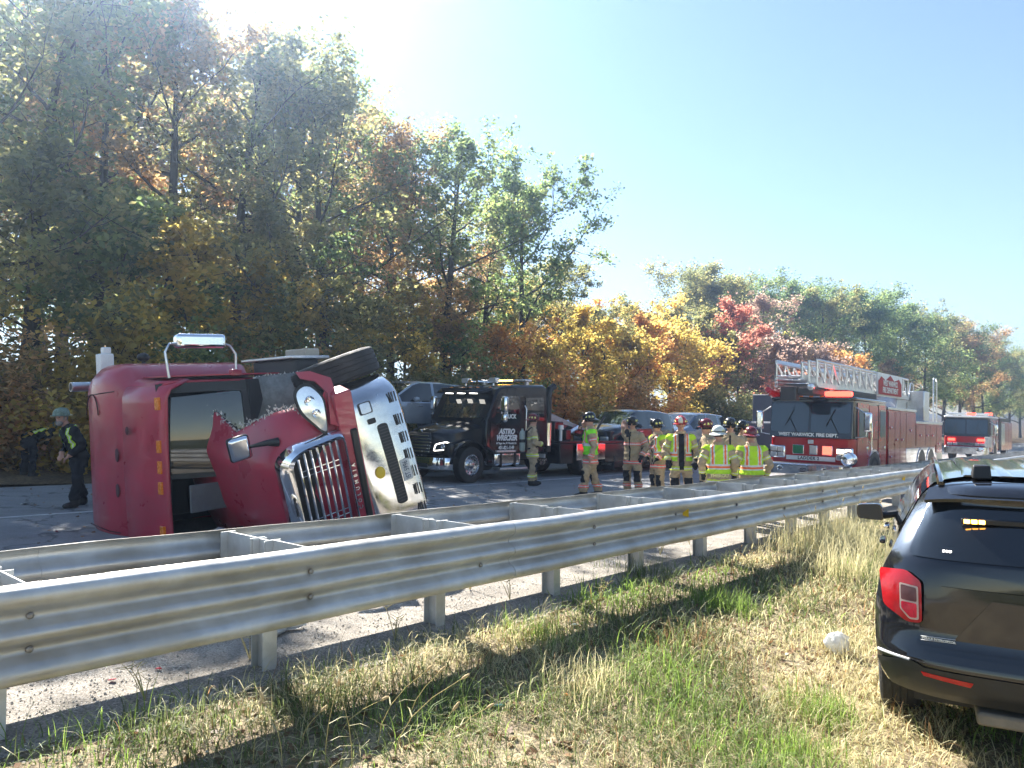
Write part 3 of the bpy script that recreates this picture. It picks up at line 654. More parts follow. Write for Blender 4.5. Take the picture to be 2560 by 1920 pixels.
b = MB(); b.add([(-1.65, -1.16, 2.45), (-1.55, -1.0, 2.2), (-1.75, -.86, 2.15), (-1.85, -1.05, 2.5), (-1.6, -.95, 1.95)], [(0, 1, 2, 3), (1, 4, 2)])
b.build('paper_sheet', PAPER, wreck, solid=.004)
b = MB(); b.box(-1.95, -1.6, -1.15, -1.0, 1.85, 2.15); b.tube([(-1.62, -1.0, 1.85), (-1.62, -.9, 1.87), (-1.62, -.9, 2.1), (-1.62, -1.0, 2.13)], .02); b.build('storage_tray', DARKIN, wreck, bevel=.02)
# driver door on the upper side
side = lambda y: (lambda a, c: Vector((a, y, c)))
patch(poly_round([(-3.0, 1.05), (-1.75, 1.05), (-1.75, 1.8), (-2.25, 2.55), (-3.0, 2.6)], .07), lambda a, c: Vector((a, 1.205, c)), 'door', RED, wreck, off=-0.012, depth=.02, step=.5)
patch(poly_round([(-2.95, 1.75), (-1.88, 1.75), (-2.28, 2.48), (-2.95, 2.52)], .06), lambda a, c: Vector((a, 1.222, c)), 'door_window', GLASS, wreck, off=-0.003, depth=.01, step=.5)
b = MB(); b.box(-2.0, -1.9, 1.2, 1.30, 1.62, 1.78); b.build('mirror_foot', RED, wreck, bevel=.02)
# driver mirror on its tubular bracket, now on top
b = MB(); b.tube([(-2.0, 1.2, 2.62), (-2.0, 1.55, 2.66), (-2.0, 1.66, 2.60), (-2.0, 1.67, 2.45), (-2.0, 1.67, 2.2), (-2.0, 1.67, 1.86), (-2.0, 1.64, 1.74), (-2.0, 1.52, 1.66), (-2.0, 1.28, 1.66), (-2.0, 1.22, 1.74)], .017, 8); b.build('mirror_bracket', ALU, wreck)
b = MB(); b.box(-2.09, -1.91, 1.60, 1.80, 1.83, 2.52); b.build('mirror', CHROME, wreck, bevel=.05, seg=4)
# stack and horn on the top side, at the back of the cab
b = MB(); b.lathe([(.075, 0), (.075, 1.1), (.062, 1.1), (.062, .9), (.001, .9)], (-4.55, 1.15, 1.9), 'z', 16); b.build('exhaust_stack', ALU, wreck)
b = MB(); b.box(-4.3, -4.1, 1.3, 1.64, 2.52, 2.72); b.box(-4.26, -4.14, 1.64, 1.74, 2.54, 2.66); b.build('roof_deflector_bracket', WHITEP, wreck, bevel=.02)
b = MB(); b.ell((-3.7, 1.56, 2.25), (.09, .07, .09)); b.tube([(-3.7, 1.4, 2.25), (-3.7, 1.55, 2.25)], .03); b.build('work_lamp', BLACK, wreck)
# chassis
b = MB()
for y in (.43, -.43): b.box(-7.8, -.35, y-.04, y+.04, .62, .9)
for x in (-.6, -2.2, -3.9, -5.4, -6.6, -7.7): b.box(x-.06, x+.06, -.39, .39, .66, .86)
b.build('frame_rail', FRAMEM, wreck)
b = MB(); b.lathe([(.02, 0), (.30, .02), (.33, .06), (.33, 1.44), (.30, 1.48), (.02, 1.5)], (-4.5, .88, .58), 'x', 24); b.build('fuel_tank', DCHROME, wreck)
b = MB(); b.box(-2.95, -2.2, .6, 1.15, .42, .92); b.build('battery_box', ALU, wreck, bevel=.02)
b = MB(); b.box(-1.5, -.7, -.35, .38, .55, 1.3); b.ell((-1.1, 0, 1.35), (.35, .3, .15)); b.box(-.66, -.58, -.45, .45, .6, 1.35); b.build('engine', FRAMEM, wreck, bevel=.03)
b = MB(); b.tube([(-1.15, -1.0, .5), (-1.15, 1.0, .5)], .07, 8); b.box(-1.25, -1.05, .72, .92, .4, .62); b.build('front_axle', FRAMEM, wreck)
wheel(wreck, (-0.95, 1.20, .70), .62, .37, 1, 'truck', M=Matrix.Rotation(R(19), 4, Vector((.81, 0, .584))))
wheel(wreck, (-1.1, -.98, .52), .52, .28, -1, 'truck')
for x in (-5.9, -7.2):
    wheel(wreck, (x, .78, .52), .52, .56, 1, 'truck'); wheel(wreck, (x, -.86, .52), .52, .5, -1, 'truck')
b = MB(); b.lathe([(.02, -.05), (.45, -.05), (.45, .03), (.02, .06)], (-6.4, 0, 1.02), 'z', 20); b.build('fifth_wheel', FRAMEM, wreck, bevel=.01)
b = MB(); b.box(-2.5, -1.35, 1.0, 1.42, .70, 1.12); b.build('air_cleaner', mat('dark_housing', (.03, .03, .032), .5, var=.3), wreck, bevel=.04)
b = MB(); b.box(-2.7, -1.3, 1.42, 1.46, .55, 1.2); b.build('step_plate', ALU, wreck, bevel=.01)
b = MB(); b.box(-2.1, -1.55, 1.46, 1.58, .55, .80); b.build('tool_box', mat('beige_box', (.5, .44, .36), .7), wreck, bevel=.02)
for k in range(5):
    b = MB(); z0 = .6+.13*k; b.tube([(-1.3, .9+.08*k, z0), (-1.05, 1.15+.05*math.sin(k*2), z0+.1), (-.75, 1.0, z0+.05*k)], .018, 6); b.build('torn_hose', BLACK, wreck)
for (x0, y0, x1, y1) in ((-4.0, 1.0, -3.1, 1.05), (-4.05, -.9, -3.1, -.95)):
    b = MB(); b.tube([(x0+(x1-x0)*q, y0+(y1-y0)*q, 2.965+.012*math.sin(q*3.14)-.05*(q > .8)) for q in (0, .25, .5, .75, 1)], .008, 5); b.build('roof_seam', mat('seam_dark', (.05, .008, .012), .7), wreck)
b = MB(); b.tube([(-4.05, .62+.28*math.sin(q), 2.985) if False else (-3.75+.22*math.cos(q)*-1, .72+.30*math.sin(q), 2.985) for q in [math.pi*k/10 for k in range(11)]], .009, 5); b.build('vent_outline', mat('seam_dark', (.05, .008, .012), .7), wreck)
# ---- nose: bonnet, twisted on its hinge
Mh = Matrix.Translation((-.21, -1.42, 1.20)) @ Matrix.Rotation(R(16.2), 4, 'X') @ Matrix.Rotation(R(-8.5), 4, 'Z') @ Matrix.Rotation(R(-15.6), 4, 'Y') @ Matrix.Scale(1.13, 4) @ Matrix.Translation((0, 1.05, -.95))
hr = random.Random(8)
CP = [(-1.95, 2.02), (-1.45, 1.86), (-.95, 1.74), (-.6, 1.66), (-.35, 1.58), (-.16, 1.49), (-.06, 1.40), (0.0, 1.28), (.03, 1.12), (.05, .95), (.055, .80), (.05, .62)]
def hoodP(y, i):
    x, z = CP[i]; a = abs(y)
    drop = (0.16*smooth((a-.30)/.35)+0.42*max(0, (a-.55)/.62)**1.7)*(1.0 if y > 0 else 0.45)
    if i >= 7: drop *= max(0, (z-.62)/.66)
    xo = -0.04*a-0.36*max(0, (a-.35)/.8)**2*(0.35+0.65*min(1, i/6))
    rear = (0.25*max(0, a-.5) if i == 0 else 0)+(0.10*a if i < 2 and y < 0 else 0)
    return (x+xo+rear, y, z-drop)
ncol = 34; b = MB(); rows = []
for i in range(len(CP)):
    yend = {0: .66, 1: .78, 2: .66, 3: .74, 4: .86, 5: .92, 6: .94, 7: .90, 8: .90, 9: .95, 10: 1.08, 11: 1.12}[i]+hr.uniform(-.04, .05)
    y0 = -.86 if i < 9 else -.80
    rows.append([hoodP(y0+(yend-y0)*k/ncol+(hr.uniform(-.03, .03) if k == ncol else 0), i) for k in range(ncol+1)])
b.loft(rows, cap=False, closed=False)
hood = b.build('bonnet', RED, wreck, angle=60, solid=0.02); hood.matrix_local = Mh
# frayed fibreglass along the tear
b = MB(); 
edge = [r[-1] for r in rows]; inn = [r[-4] for r in rows]
for i in range(9):
    p, q = Vector(edge[i]), Vector(edge[i+1])
    for k in range(44):
        c = p.lerp(q, hr.random())+Vector((hr.gauss(0, .012), hr.gauss(-.02, .035), hr.gauss(0, .014)))
        d = Vector((hr.gauss(0, .5), hr.uniform(.2, 1), hr.gauss(0, .5))).normalized()*hr.uniform(.015, .055); s2 = d.cross(Vector((hr.random(), hr.random(), hr.random()))).normalized()*hr.uniform(.006, .02)
        b.add([c-s2, c+s2, c+d], [(0, 1, 2)])
b.build('torn_edge', FIBRE, hood, recalc=False)['kind'] = 'stuff'
# grille
def gs(y, z): return Vector((.075-.05*y*y, y, z))
GO = poly_round([(-.66, .68), (.66, .68), (.62, 1.24), (.50, 1.47), (-.50, 1.47), (-.62, 1.24)], .12, 4)
GI = poly_round([(-.57, .72), (.57, .72), (.54, 1.19), (.44, 1.32), (-.44, 1.32), (-.54, 1.19)], .08, 4)
b = MB(); ro, ri_ = [], []
ring = []
N = len(GO)
mk = lambda p, dx: (gs(*p)[0]+dx, p[0], p[1])
b.loft([[mk(p, -.12) for p in GO], [mk(p, .05) for p in GO], [mk(((p[0]+q[0])/2, (p[1]+q[1])/2), .085) for p, q in zip(GO, GI)], [mk(p, .05) for p in GI], [mk(p, -.06) for p in GI]], cap=False)
gr = b.build('grille', CHROME, hood, angle=50)
patch(GI, gs, 'grille_mesh', BLACK, hood, off=-.045, depth=.01, step=.2)
for k in range(7):
    z = .79+k*.076; hw = .56 if z < 1.2 else .48
    b = MB(); b.tube([(gs(y, z)[0]+.03, y, z) for y in (-hw, -hw/2, 0, hw/2, hw)], .0155, 6); b.build('grille_bar', CHROME, hood)
for yy in (-.3, .3):
    for k in range(6):
        b = MB(); z = .79+k*.076+.038
        for dy in (-.032, .032): b.box(gs(yy, z)[0]+.018, gs(yy, z)[0]+.036, yy+dy-.006, yy+dy+.006, z-.036, z+.036)
        b.build('grille_tie', CHROME, hood)
b = MB(); b.lathe([(.001, 0), (.05, 0), (.05, .02), (.035, .03), (.001, .03)], (0, 0, 0), 'x', 20); b.v = [(p[0]+.15, p[1]*2.8, p[2]*.85+1.395) for p in b.v]; b.build('badge', DCHROME, hood)
text('badge_lettering', 'FREIGHTLINER', BLACK, hood, frame((.185, 0, 1.395), (0, 1, 0), (0, 0, 1)), .034, bold=.001)
text('lettering', 'COLUMBIA', DCHROME, hood, frame((.115, -.05, .655), (0, 1, 0), (0, 0, 1)), .062, bold=.002, space=2.2, ext=.006)
b = MB(); b.box(.02, .10, -.75, .62, .52, .60); b.build('lower_slot', BLACK, hood, bevel=.02)
b = MB(); b.loft([rrect(.95, .50, .72, .05, .03, x, 3, yc=.12) for x in (-.2, .07)], cap=True); b.build('nose_panel', RED, hood, bevel=.015)
# headlight and the scrap of wing beside it
hl = [(.58, .80), (.80, .74), (1.02, .80), (1.10, .95), (1.02, 1.12), (.84, 1.10), (.66, .96)]
hl = poly_round([(.50, .80), (.90, .74), (1.06, .86), (1.0, 1.0), (.80, 1.0)], .09, 4)
hs_ = lambda y, z: Vector((.06-.32*max(0, y-.3)**2-.25*max(0, z-.85), y+.14, z+.06))
patch(poly_round([(.46, .80), (.91, .71), (1.10, .85), (1.03, 1.03), (.79, 1.03)], .09, 4), hs_, 'headlight_bezel', BLACK, hood, off=.012, depth=.05, step=.1)
hlo = patch(hl, hs_, 'headlight', LAMP, hood, off=.03, depth=.02, step=.06)
for (y, z, r) in ((.90, .89, .06), (.76, .86, .05)):
    p = hs_(y, z); b = MB(); b.lathe([(r, 0), (r*.9, .012), (r*.5, -.0), (.001, .008)], (p[0]+.03, p[1], p[2]), 'x', 18); b.build('lamp_reflector', CHROME, hood)
patch([(.5, .58), (1.06, .58), (1.18, .78), (1.20, .92), (1.13, .90), (1.07, .76), (.92, .67), (.6, .74)], hs_, 'wing_scrap', RED, hood, off=.02, depth=.03, step=.12)
# bonnet mirror
Bm = Vector(hoodP(.62, 5))
b = MB(); b.tube([Bm+Vector((-.02, 0, 0)), Bm+Vector((-.02, .03, .12)), Bm+Vector((-.05, .04, .32))], [.055, .035, .014], 8); b.build('mirror_stalk', BLACK, hood)
b = MB(); b.M = Matrix.Translation(Bm+Vector((-.06, .04, .40))); b.box(-.05, .03, -.13, .13, -.11, .11); b.build('fender_mirror', CHROME, hood, bevel=.035, seg=3)
b = MB(); b.M = Matrix.Translation(Bm+Vector((-.08, .04, .40))); b.box(-.05, .03, -.14, .14, -.12, .12); b.build('fender_mirror_shell', BLACK, hood, bevel=.035, seg=3)
# torn inner wing panel sticking up behind the bonnet
b = MB(M=Mw.inverted() @ Mw)
pn = [(-1.75, 1.02, 1.65), (-1.55, 1.18, 1.60), (-1.15, 1.22, 1.15), (-.85, 1.05, .95), (-.8, .7, .95), (-1.2, .62, 1.35), (-1.6, .55, 1.7), (-1.78, .75, 1.75)]
b.add(pn, [(0, 1, 5, 7), (1, 2, 4, 5), (2, 3, 4), (5, 6, 7)]); b.build('inner_wing', FIBREG, wreck, solid=.05, angle=20)
b = MB()
for i in range(3):
    p, q = Vector(pn[i]), Vector(pn[i+1])
    for k in range(26):
        c = p.lerp(q, hr.random()); d = Vector((hr.gauss(0, .4), hr.uniform(.1, 1), hr.gauss(0, .5))).normalized()*hr.uniform(.015, .05); s2 = d.cross(Vector((hr.random(), hr.random(), hr.random()))).normalized()*hr.uniform(.008, .022)
        b.add([c-s2, c+s2, c+d], [(0, 1, 2)])
b.build('frayed_edge', FIBRE, wreck, recalc=False)['kind'] = 'stuff'
b = MB(); b.tube([(-.95, .75, 1.0), (-.75, .98, .98), (-.5, 1.0, .9)], [.16, .14, .10], 10); b.build('wing_liner', BLACK, wreck)
# ---- chrome bumper, twisted too
Mb = Matrix.Translation((.0, -1.14, 1.22)) @ Matrix.Rotation(R(12.5), 4, 'X') @ Matrix.Rotation(R(5.4), 4, 'Z') @ Matrix.Rotation(R(-8.8), 4, 'Y') @ Matrix.Diagonal((1.0, .92, 1.5, 1)) @ Matrix.Translation((0, 1.05, -.95))
bump = None
b = MB(); rings = []
BZ = [(-.10, .06), (-.03, .10), (0.0, .16), (.02, .3), (.015, .48), (0, .60), (-.04, .66), (-.12, .685)]
for k in range(33):
    y = -1.22+2.44*k/32; a = abs(y); back = .34*max(0, (a-.85)/.37)**2.2+.03*a*a
    rings.append([(x-back, y, z+(.02*hr.random() if k < 5 else 0)) for x, z in BZ])
b.loft(rings, cap=False, closed=False); bump = b.build('bumper', DCHROME, wreck, angle=50, solid=.006); bump.matrix_local = Mb
bs = lambda y, z: Vector((.022-.03*y*y-.34*max(0, (abs(y)-.85)/.37)**2.2, y, z))
patch(rect(-.72, .52, .30, .405, .05), bs, 'bumper_grille', BLACK, bump, off=.006, depth=.012, step=.1)
for k in range(26):
    y = -.68+k*.046; b = MB(); b.box(bs(y, .35)[0]+.004, bs(y, .35)[0]+.011, y-.006, y+.006, .305, .4); b.build('mesh_bar', PLASTIC, bump)
patch(rect(.72, .90, .40, .53, .02), bs, 'tow_opening', PLASTIC, bump, off=.004, depth=.01)
patch(rect(.735, .885, .415, .515, .02), bs, 'tow_cover', ALU, bump, off=.008, depth=.01)
patch(rect(.56, .64, .40, .48, .015), bs, 'plug_hole', BLACK, bump, off=.004, depth=.01)
for yc in (-.9, -.6, -.32, -.05, .22, .5, .85):
    for k in range(3):
        b = MB(); z = .14+.028*k; b.box(bs(yc, z)[0]-.006, bs(yc, z)[0]+.003, yc-.08, yc+.08, z-.006, z+.006); b.build('vent_slot', BLACK, bump)
patch(rect(-.42, -.10, .19, .285, .01), bs, 'license_plate', mat('plate_white', (.6, .6, .58), .5, var=.15, scale=10), bump, off=.006, depth=.008)
text('plate_number', 'IST 5996', mat('plate_ink', (.08, .1, .14), .6), bump, frame((.034, -.26, .237), (0, 1, 0), (0, 0, 1)), .075)
b = MB(); b.ell((bs(-.18, .5)[0], -.16, .5), (.012, .09, .05)); b.build('yellow_mark', mat('mark_yellow', (.75, .5, .03), .5), bump)
b = MB(); b.box(-.32, -.14, -.5, .5, .2, .55); b.build('bumper_mount', FRAMEM, wreck)
# ------------------------------------------------------------------ generic car bodies from lengthwise stations
def interp(tab, x):
    if x <= tab[0][0]: return tab[0][1]
    for (a, va), (b_, vb) in zip(tab[:-1], tab[1:]):
        if x <= b_: u = (x-a)/(b_-a); return va+(vb-va)*u
    return tab[-1][1]
def make_car(M, label, paint, spec, name='parked_car', category='car', group=None, glass=GLASS, trim=CHROME, detail=True):
    """spec: x stations front(+) to rear(-); tables top(x), belt(x), half width(x), wheels"""
    e = empty(name, M); tag(e, label, category, group)
    X0, X1 = spec['len']; wx = spec['wheels']; Rw = spec['Rw']; top, belt, hw = spec['top'], spec['belt'], spec['hw']; sill = spec['sill']
    xs = sorted(set([round(X0+(X1-X0)*i/44, 3) for i in range(45)] + [x for x, _ in top] + [x for x, _ in belt]))
    glx = spec['side_glass']; wsx = spec['windscreen']; rwx = spec['rear_glass']
    def pt(x, r):
        zb, zt, h = interp(belt, x), interp(top, x), interp(hw, x); zs = sill
        for w_ in wx:
            d = abs(x-w_); RR = Rw*1.17
            if d < RR: zs = max(zs, Rw+math.sqrt(RR*RR-d*d))
        zs = min(zs, zb-.08); hr_ = h*(0.80 if zt-zb > .25 else 0.93)
        k = max(0, min(1, (zt-zb)/.25)); hr_ = h*(0.93*(1-k)+0.79*k)
        rows = [(h*.95, zs), (h*.99, zs+(zb-zs)*.25), (h, zs+(zb-zs)*.62), (h*.985, zb-.03), (h*.955, zb), (h*.955*.35+hr_*.65, zb+(zt-zb)*.62), (hr_, zt-.05*k-.01), (hr_*.92, zt-.012), (hr_*.5, zt+.012), (0, zt+.02)]
        return rows[r]
    NR = 10; parts = {'body': MB(), 'window': MB(), 'windscreen': MB(), 'rear_window': MB()}
    for i in range(len(xs)-1):
        xa, xb = xs[i], xs[i+1]; xm = (xa+xb)/2
        for r in range(NR-1):
            lab = 'body'
            tall = interp(top, xm)-interp(belt, xm)
            if r in (4, 5) and glx[0] < xm < glx[1] and tall > .2 and not any(abs(xm-p) < .05 for p in spec['pillars']): lab = 'window'
            if r in (7, 8) and wsx[0] < xm < wsx[1]: lab = 'windscreen'
            if r in (7, 8) and rwx[0] < xm < rwx[1]: lab = 'rear_window'
            for sg in (1, -1):
                q = [(xa, sg*pt(xa, r)[0], pt(xa, r)[1]), (xb, sg*pt(xb, r)[0], pt(xb, r)[1]), (xb, sg*pt(xb, r+1)[0], pt(xb, r+1)[1]), (xa, sg*pt(xa, r+1)[0], pt(xa, r+1)[1])]
                parts[lab].add(q, [(0, 1, 2, 3)])
    for x in (xs[0], xs[-1]):
        ring = [(x, pt(x, r)[0], pt(x, r)[1]) for r in range(NR)] + [(x, -pt(x, r)[0], pt(x, r)[1]) for r in range(NR-2, -1, -1)]
        parts['body'].add(ring, [tuple(range(len(ring)))])
    parts['body'].build('body', paint, e, angle=38)
    for k in ('windscreen', 'rear_window'):
        if parts[k].f: parts[k].build(k, glass, e, angle=60)
    # each side window apart
    segs = sorted(spec['pillars'])+[glx[1]]; lo = glx[0]
    wv = parts['window']
    for pz in segs:
        for sg in (1, -1):
            b = MB()
            for f in wv.f:
                P = [wv.v[i] for i in f]; cx = sum(p[0] for p in P)/4
                if lo <= cx < pz and P[2][1]*sg > 0: b.add(P, [(0, 1, 2, 3)])
            if b.f: b.build('side_window', glass, e, angle=60)
        lo = pz
    b = MB(); b.box(X0*0.97+.05, X1*.97, -interp(hw, 0)*.86, interp(hw, 0)*.86, sill+.02, interp(belt, 0)-.15); b.build('underbody', BLACK, e)
    for w_ in wx:
        for sg in (1, -1): wheel(e, (w_, sg*(interp(hw, w_)-.13), Rw), Rw, .22, sg, 'car', spec.get('rim'), n=24, tread=False)
    if detail:
        for sg in (1, -1):
            h = interp(hw, wsx[0]-.1)
            b = MB(); b.M = Matrix.Translation((wsx[0]+.05, sg*(h+.07), interp(belt, wsx[0])+.08)); b.ell((0, 0, 0), (.10, .12, .085), 10, 6); b.build('mirror', paint, e)
            for dx in spec.get('handles', ()):
                b = MB(); hh = interp(hw, dx); b.box(dx-.1, dx+.1, sg*hh-.01, sg*hh+.03, interp(belt, dx)-.14, interp(belt, dx)-.115); b.build('door_handle', trim, e, bevel=.008)
        zf = interp(belt, X1-.05)
        for sg in (1, -1):
            b = MB(); hf = interp(hw, X1-.1); b.box(X1-.22, X1+.012, sg*hf*.55, sg*hf*.985, zf-.17, zf-.04); b.build('headlight', LAMP, e, bevel=.03)
            zr = interp(belt, X0+.05); hb = interp(hw, X0+.1); b = MB(); b.box(X0-.012, X0+.2, sg*hb*.6, sg*hb*.99, zr-.18, zr-.02); b.build('tail_light', REDLENS, e, bevel=.03)
        b = MB(); b.box(X1-.06, X1+.015, -.42, .42, zf-.30, zf-.10); b.build('grille', BLACK, e, bevel=.03)
        b = MB(); b.box(X1-.06, X1+.02, -.26, .26, zf-.5, zf-.39); b.build('license_plate', WHITEP, e, bevel=.005)
    return e
SUVSPEC = dict(len=(-2.35, 2.35), wheels=(1.42, -1.42), Rw=.36, sill=.36,
    top=[(-2.35, 1.02), (-2.3, 1.15), (-2.18, 1.52), (-1.9, 1.66), (-.6, 1.72), (.35, 1.70), (.62, 1.62), (1.38, 1.14), (1.9, 1.05), (2.25, .94), (2.35, .80)],
    belt=[(-2.35, .95), (-2.0, 1.10), (0, 1.05), (1.2, 1.02), (1.9, .95), (2.35, .72)], hw=[(-2.35, .80), (-2.1, .90), (-1.4, .95), (1.4, .95), (2.0, .90), (2.35, .70)],
    side_glass=(-2.1, 1.15), pillars=(-1.25, -.2, ), windscreen=(.62, 1.36), rear_glass=(-2.31, -2.0), handles=(-.42, .45))
SEDAN = dict(len=(-2.4, 2.4), wheels=(1.42, -1.4), Rw=.33, sill=.30,
    top=[(-2.4, .86), (-2.3, .98), (-1.75, 1.05), (-1.0, 1.38), (-.2, 1.46), (.3, 1.42), (1.15, 1.03), (1.9, .92), (2.3, .78), (2.4, .66)],
    belt=[(-2.4, .80), (-1.8, .98), (0, .96), (1.1, .94), (1.9, .84), (2.4, .60)], hw=[(-2.4, .76), (-2.1, .86), (-1.4, .92), (1.4, .92), (2.0, .87), (2.4, .64)],
    side_glass=(-1.5, 1.0), pillars=(-.15,), windscreen=(.3, 1.13), rear_glass=(-1.73, -1.0), handles=(-.35, .55))
def paint(name, c, rough=.22, metal=.3): return mat(name, c, rough, metal, var=.06, scale=3, coat=.6, rvar=.3)
BLUEP, SILVER, DARKP, TANP, WHITECAR = paint('paint_blue_grey', (.13, .18, .25)), paint('paint_silver_blue', (.34, .38, .44)), paint('paint_black', (.012, .013, .016), .15, 0.), paint('paint_copper', (.30, .06, .03)), paint('paint_grey', (.22, .24, .27))
# ------------------------------------------------------------------ black tow truck
HB = ROADHEAD+180
TBLACK = mat('tow_black', (0.010, 0.011, 0.014), 0.14, var=0.15, scale=3, coat=0.15, spec=0.35, dirt=(0.05, 0.046, 0.042), dirt_amt=0.2)
BLUEGLASS = mat('windscreen_tint', (0.012, 0.018, 0.022), 0.03, var=0.0, spec=0.9, coat=0.5)
AMBERLIT = mat('amber_light', (0.9, 0.45, 0.05), 0.3, var=0.0, emit=(1.0, 0.42, 0.06), estr=6.0)
WHITELIT = mat('white_light', (0.9, 0.9, 0.9), 0.3, var=0.0, emit=(1.0, 0.95, 0.85), estr=1.6)
REDLIT = mat('red_light', (0.8, 0.02, 0.02), 0.3, var=0.0, emit=(1.0, 0.05, 0.03), estr=2.5)
MT = bearing_matrix(14.5, 15.5, HB)
tow = empty('tow_truck', MT); tag(tow, 'black wrecker tow truck with chrome bumper and amber roof light bar', 'tow truck')
def P3(b, pts, faces): b.add(pts, faces); return b
# bonnet and wings
b = MB(); rings = []
for x, hw, zt, zb, sh in ((.86, .62, 1.18, .78, .10), (.84, .74, 1.34, .74, .14), (.74, .82, 1.44, .74, .16), (.4, .88, 1.55, .8, .18), (-.1, .96, 1.66, .85, .2), (-.62, 1.02, 1.74, .85, .2)):
    rings.append([(x-.12*(abs(u)**3), hw*u, zt-sh*abs(u)**2.6) for u in [-1+2*k/16 for k in range(17)]] + [(x-.12, hw, zb), (x-.12, -hw, zb)])
b.loft(rings); b.build('bonnet', TBLACK, tow, angle=45)
for sg in (1, -1):
    b = MB(); rings = []
    for k in range(15):
        a = math.pi*(0.02+0.96*k/14); x, z = .66*math.cos(a), .52+.66*math.sin(a)
        if a < 1.2: x = min(.82, x*1.22)
        rings.append([(x*.9, sg*.80, z*.97), (x, sg*.84, z+.03), (x*1.02, sg*1.05, z+.03), (x, sg*1.20, z-.01), (x*.93, sg*1.20, z*.95)])
    b.loft(rings, cap=False, closed=False); b.build('wing', TBLACK, tow, solid=.02, angle=50)
    b = MB(); b.box(.62, .80, sg*.62, sg*1.16, .74, 1.12); b.build('wing_front', TBLACK, tow, bevel=.08, seg=3)
    hs2 = lambda a, c, sg=sg: Vector((.845-.30*max(0, a-.62)**1.2, sg*a, c))
    patch(poly_round([(.55, .86), (1.08, .92), (1.16, 1.08), (.95, 1.14), (.62, 1.06)], .06), hs2, 'headlight_ring', WHITELIT if sg > 0 else LAMP, tow, off=.02*sg, depth=.02*sg, step=.12)
    hl2 = patch(poly_round([(.60, .885), (1.06, .945), (1.12, 1.06), (.94, 1.11), (.66, 1.035)], .06), hs2, 'headlight', mat('headlight_dark', (.06, .065, .07), .08, .3, var=.3, scale=25), tow, off=.028*sg, depth=.02*sg, step=.12)
    p = hs2(.88, 1.0); b = MB(); b.lathe([(.07, 0), (.06, .02), (.02, .0), (.001, .01)], (p[0]+.03, p[1], p[2]), 'x', 16); b.build('lamp_reflector', CHROME, tow)
# grille
b = MB(); b.add([(.89, -.42, .80), (.89, .42, .80), (.89, .52, 1.20), (.86, .42, 1.36), (.86, -.42, 1.36), (.89, -.52, 1.20)], [(0, 1, 2, 3, 4, 5)]); b.build('grille_opening', BLACK, tow, solid=.03)
for k in range(6):
    z = .84+k*.085; hw = .45+.05*min(1, k/3)-(.08 if k == 5 else 0); b = MB(); b.box(.885, .925, -hw, hw, z-.013, z+.013); b.build('grille_bar', DCHROME, tow, bevel=.008)
b = MB(); b.lathe([(.001, 0), (.05, .0), (.04, .02), (.001, .025)], (0, 0, 0), 'x', 16); b.v = [(p[0]+.87, p[1]*2.2, p[2]+1.38) for p in b.v]; b.build('badge', DCHROME, tow)
# bumper
b = MB(); rings = []
for k in range(17):
    y = -1.2+2.4*k/16; back = .32*max(0, (abs(y)-.75)/.45)**2
    rings.append([(.98-back, y, .36), (1.05-back, y, .40), (1.06-back, y, .58), (1.04-back, y, .70), (.95-back, y, .71)])
b.loft(rings, cap=False, closed=False); b.build('bumper', CHROME, tow, solid=.01, angle=40)
b = MB(); b.box(.9, 1.07, -.55, .55, .42, .54); b.build('bumper_intake', BLACK, tow, bevel=.02)
b = MB(); b.box(1.055, 1.075, -.32, -.02, .55, .70); b.build('license_plate', mat('plate_blue', (.35, .42, .5), .5), tow)
# cab
hwc = 1.17
prof = [(-.55, 1.0), (-.55, 1.75), (-1.02, 2.60), (-1.2, 2.72), (-1.9, 2.80), (-3.15, 2.86), (-3.3, 2.78), (-3.34, .95), (-2.95, .78), (-.9, .78)]
b = MB(); rings = []
for u, s_, sh in ((-1, .97, .0), (-.93, 1., .0), (-.3, 1.0, .02), (.3, 1.0, .02), (.93, 1., .0), (1, .97, .0)):
    rings.append([(x, u*hwc*(1-.06*max(0, (z-1.75)/1.0)), (z-1.8)*(s_ if abs(u) == 1 and z > 2 else 1)+1.8+sh*(1 if z > 2.4 else 0)) for x, z in prof])
b.loft(rings); b.build('cab', TBLACK, tow, bevel=.05, seg=3, angle=50)
cs = lambda sg: (lambda a, c: Vector((a, sg*hwc*(1-.06*max(0, (c-1.75)/1.0)), c)))
wsf = lambda y, z: Vector((-.55-(z-1.75)*.553+.03-.05*y*y, y, z))
patch(poly_round([(-1.02, 1.78), (1.02, 1.78), (.94, 2.5), (-.94, 2.5)], .08), wsf, 'windscreen', BLUEGLASS, tow, off=.006, depth=.02, step=.2)
b = MB(); b.add([wsf(-.98, 2.46)+Vector((.01, 0, 0)), wsf(.98, 2.46)+Vector((.01, 0, 0)), (-.84, 1.06, 2.66), (-.84, -1.06, 2.66)], [(0, 1, 2, 3)]); b.add([(-.86, -1.06, 2.64), (-.62, -1.0, 2.52), (-.62, 1.0, 2.52), (-.86, 1.06, 2.64)], [(0, 1, 2, 3)]); b.build('sun_visor', TBLACK, tow, solid=.02)
for y in (-.5, 0, .5):
    b = MB(); b.box(-.74, -.60, y-.10, y+.10, 2.485, 2.505); b.build('visor_light', WHITELIT, tow)
for y in (-.8, -.3, 0, .3, .8):
    b = MB(); b.ell((-1.05, y, 2.66), (.07, .05, .045), 10, 6); b.build('marker_light', AMBER, tow)
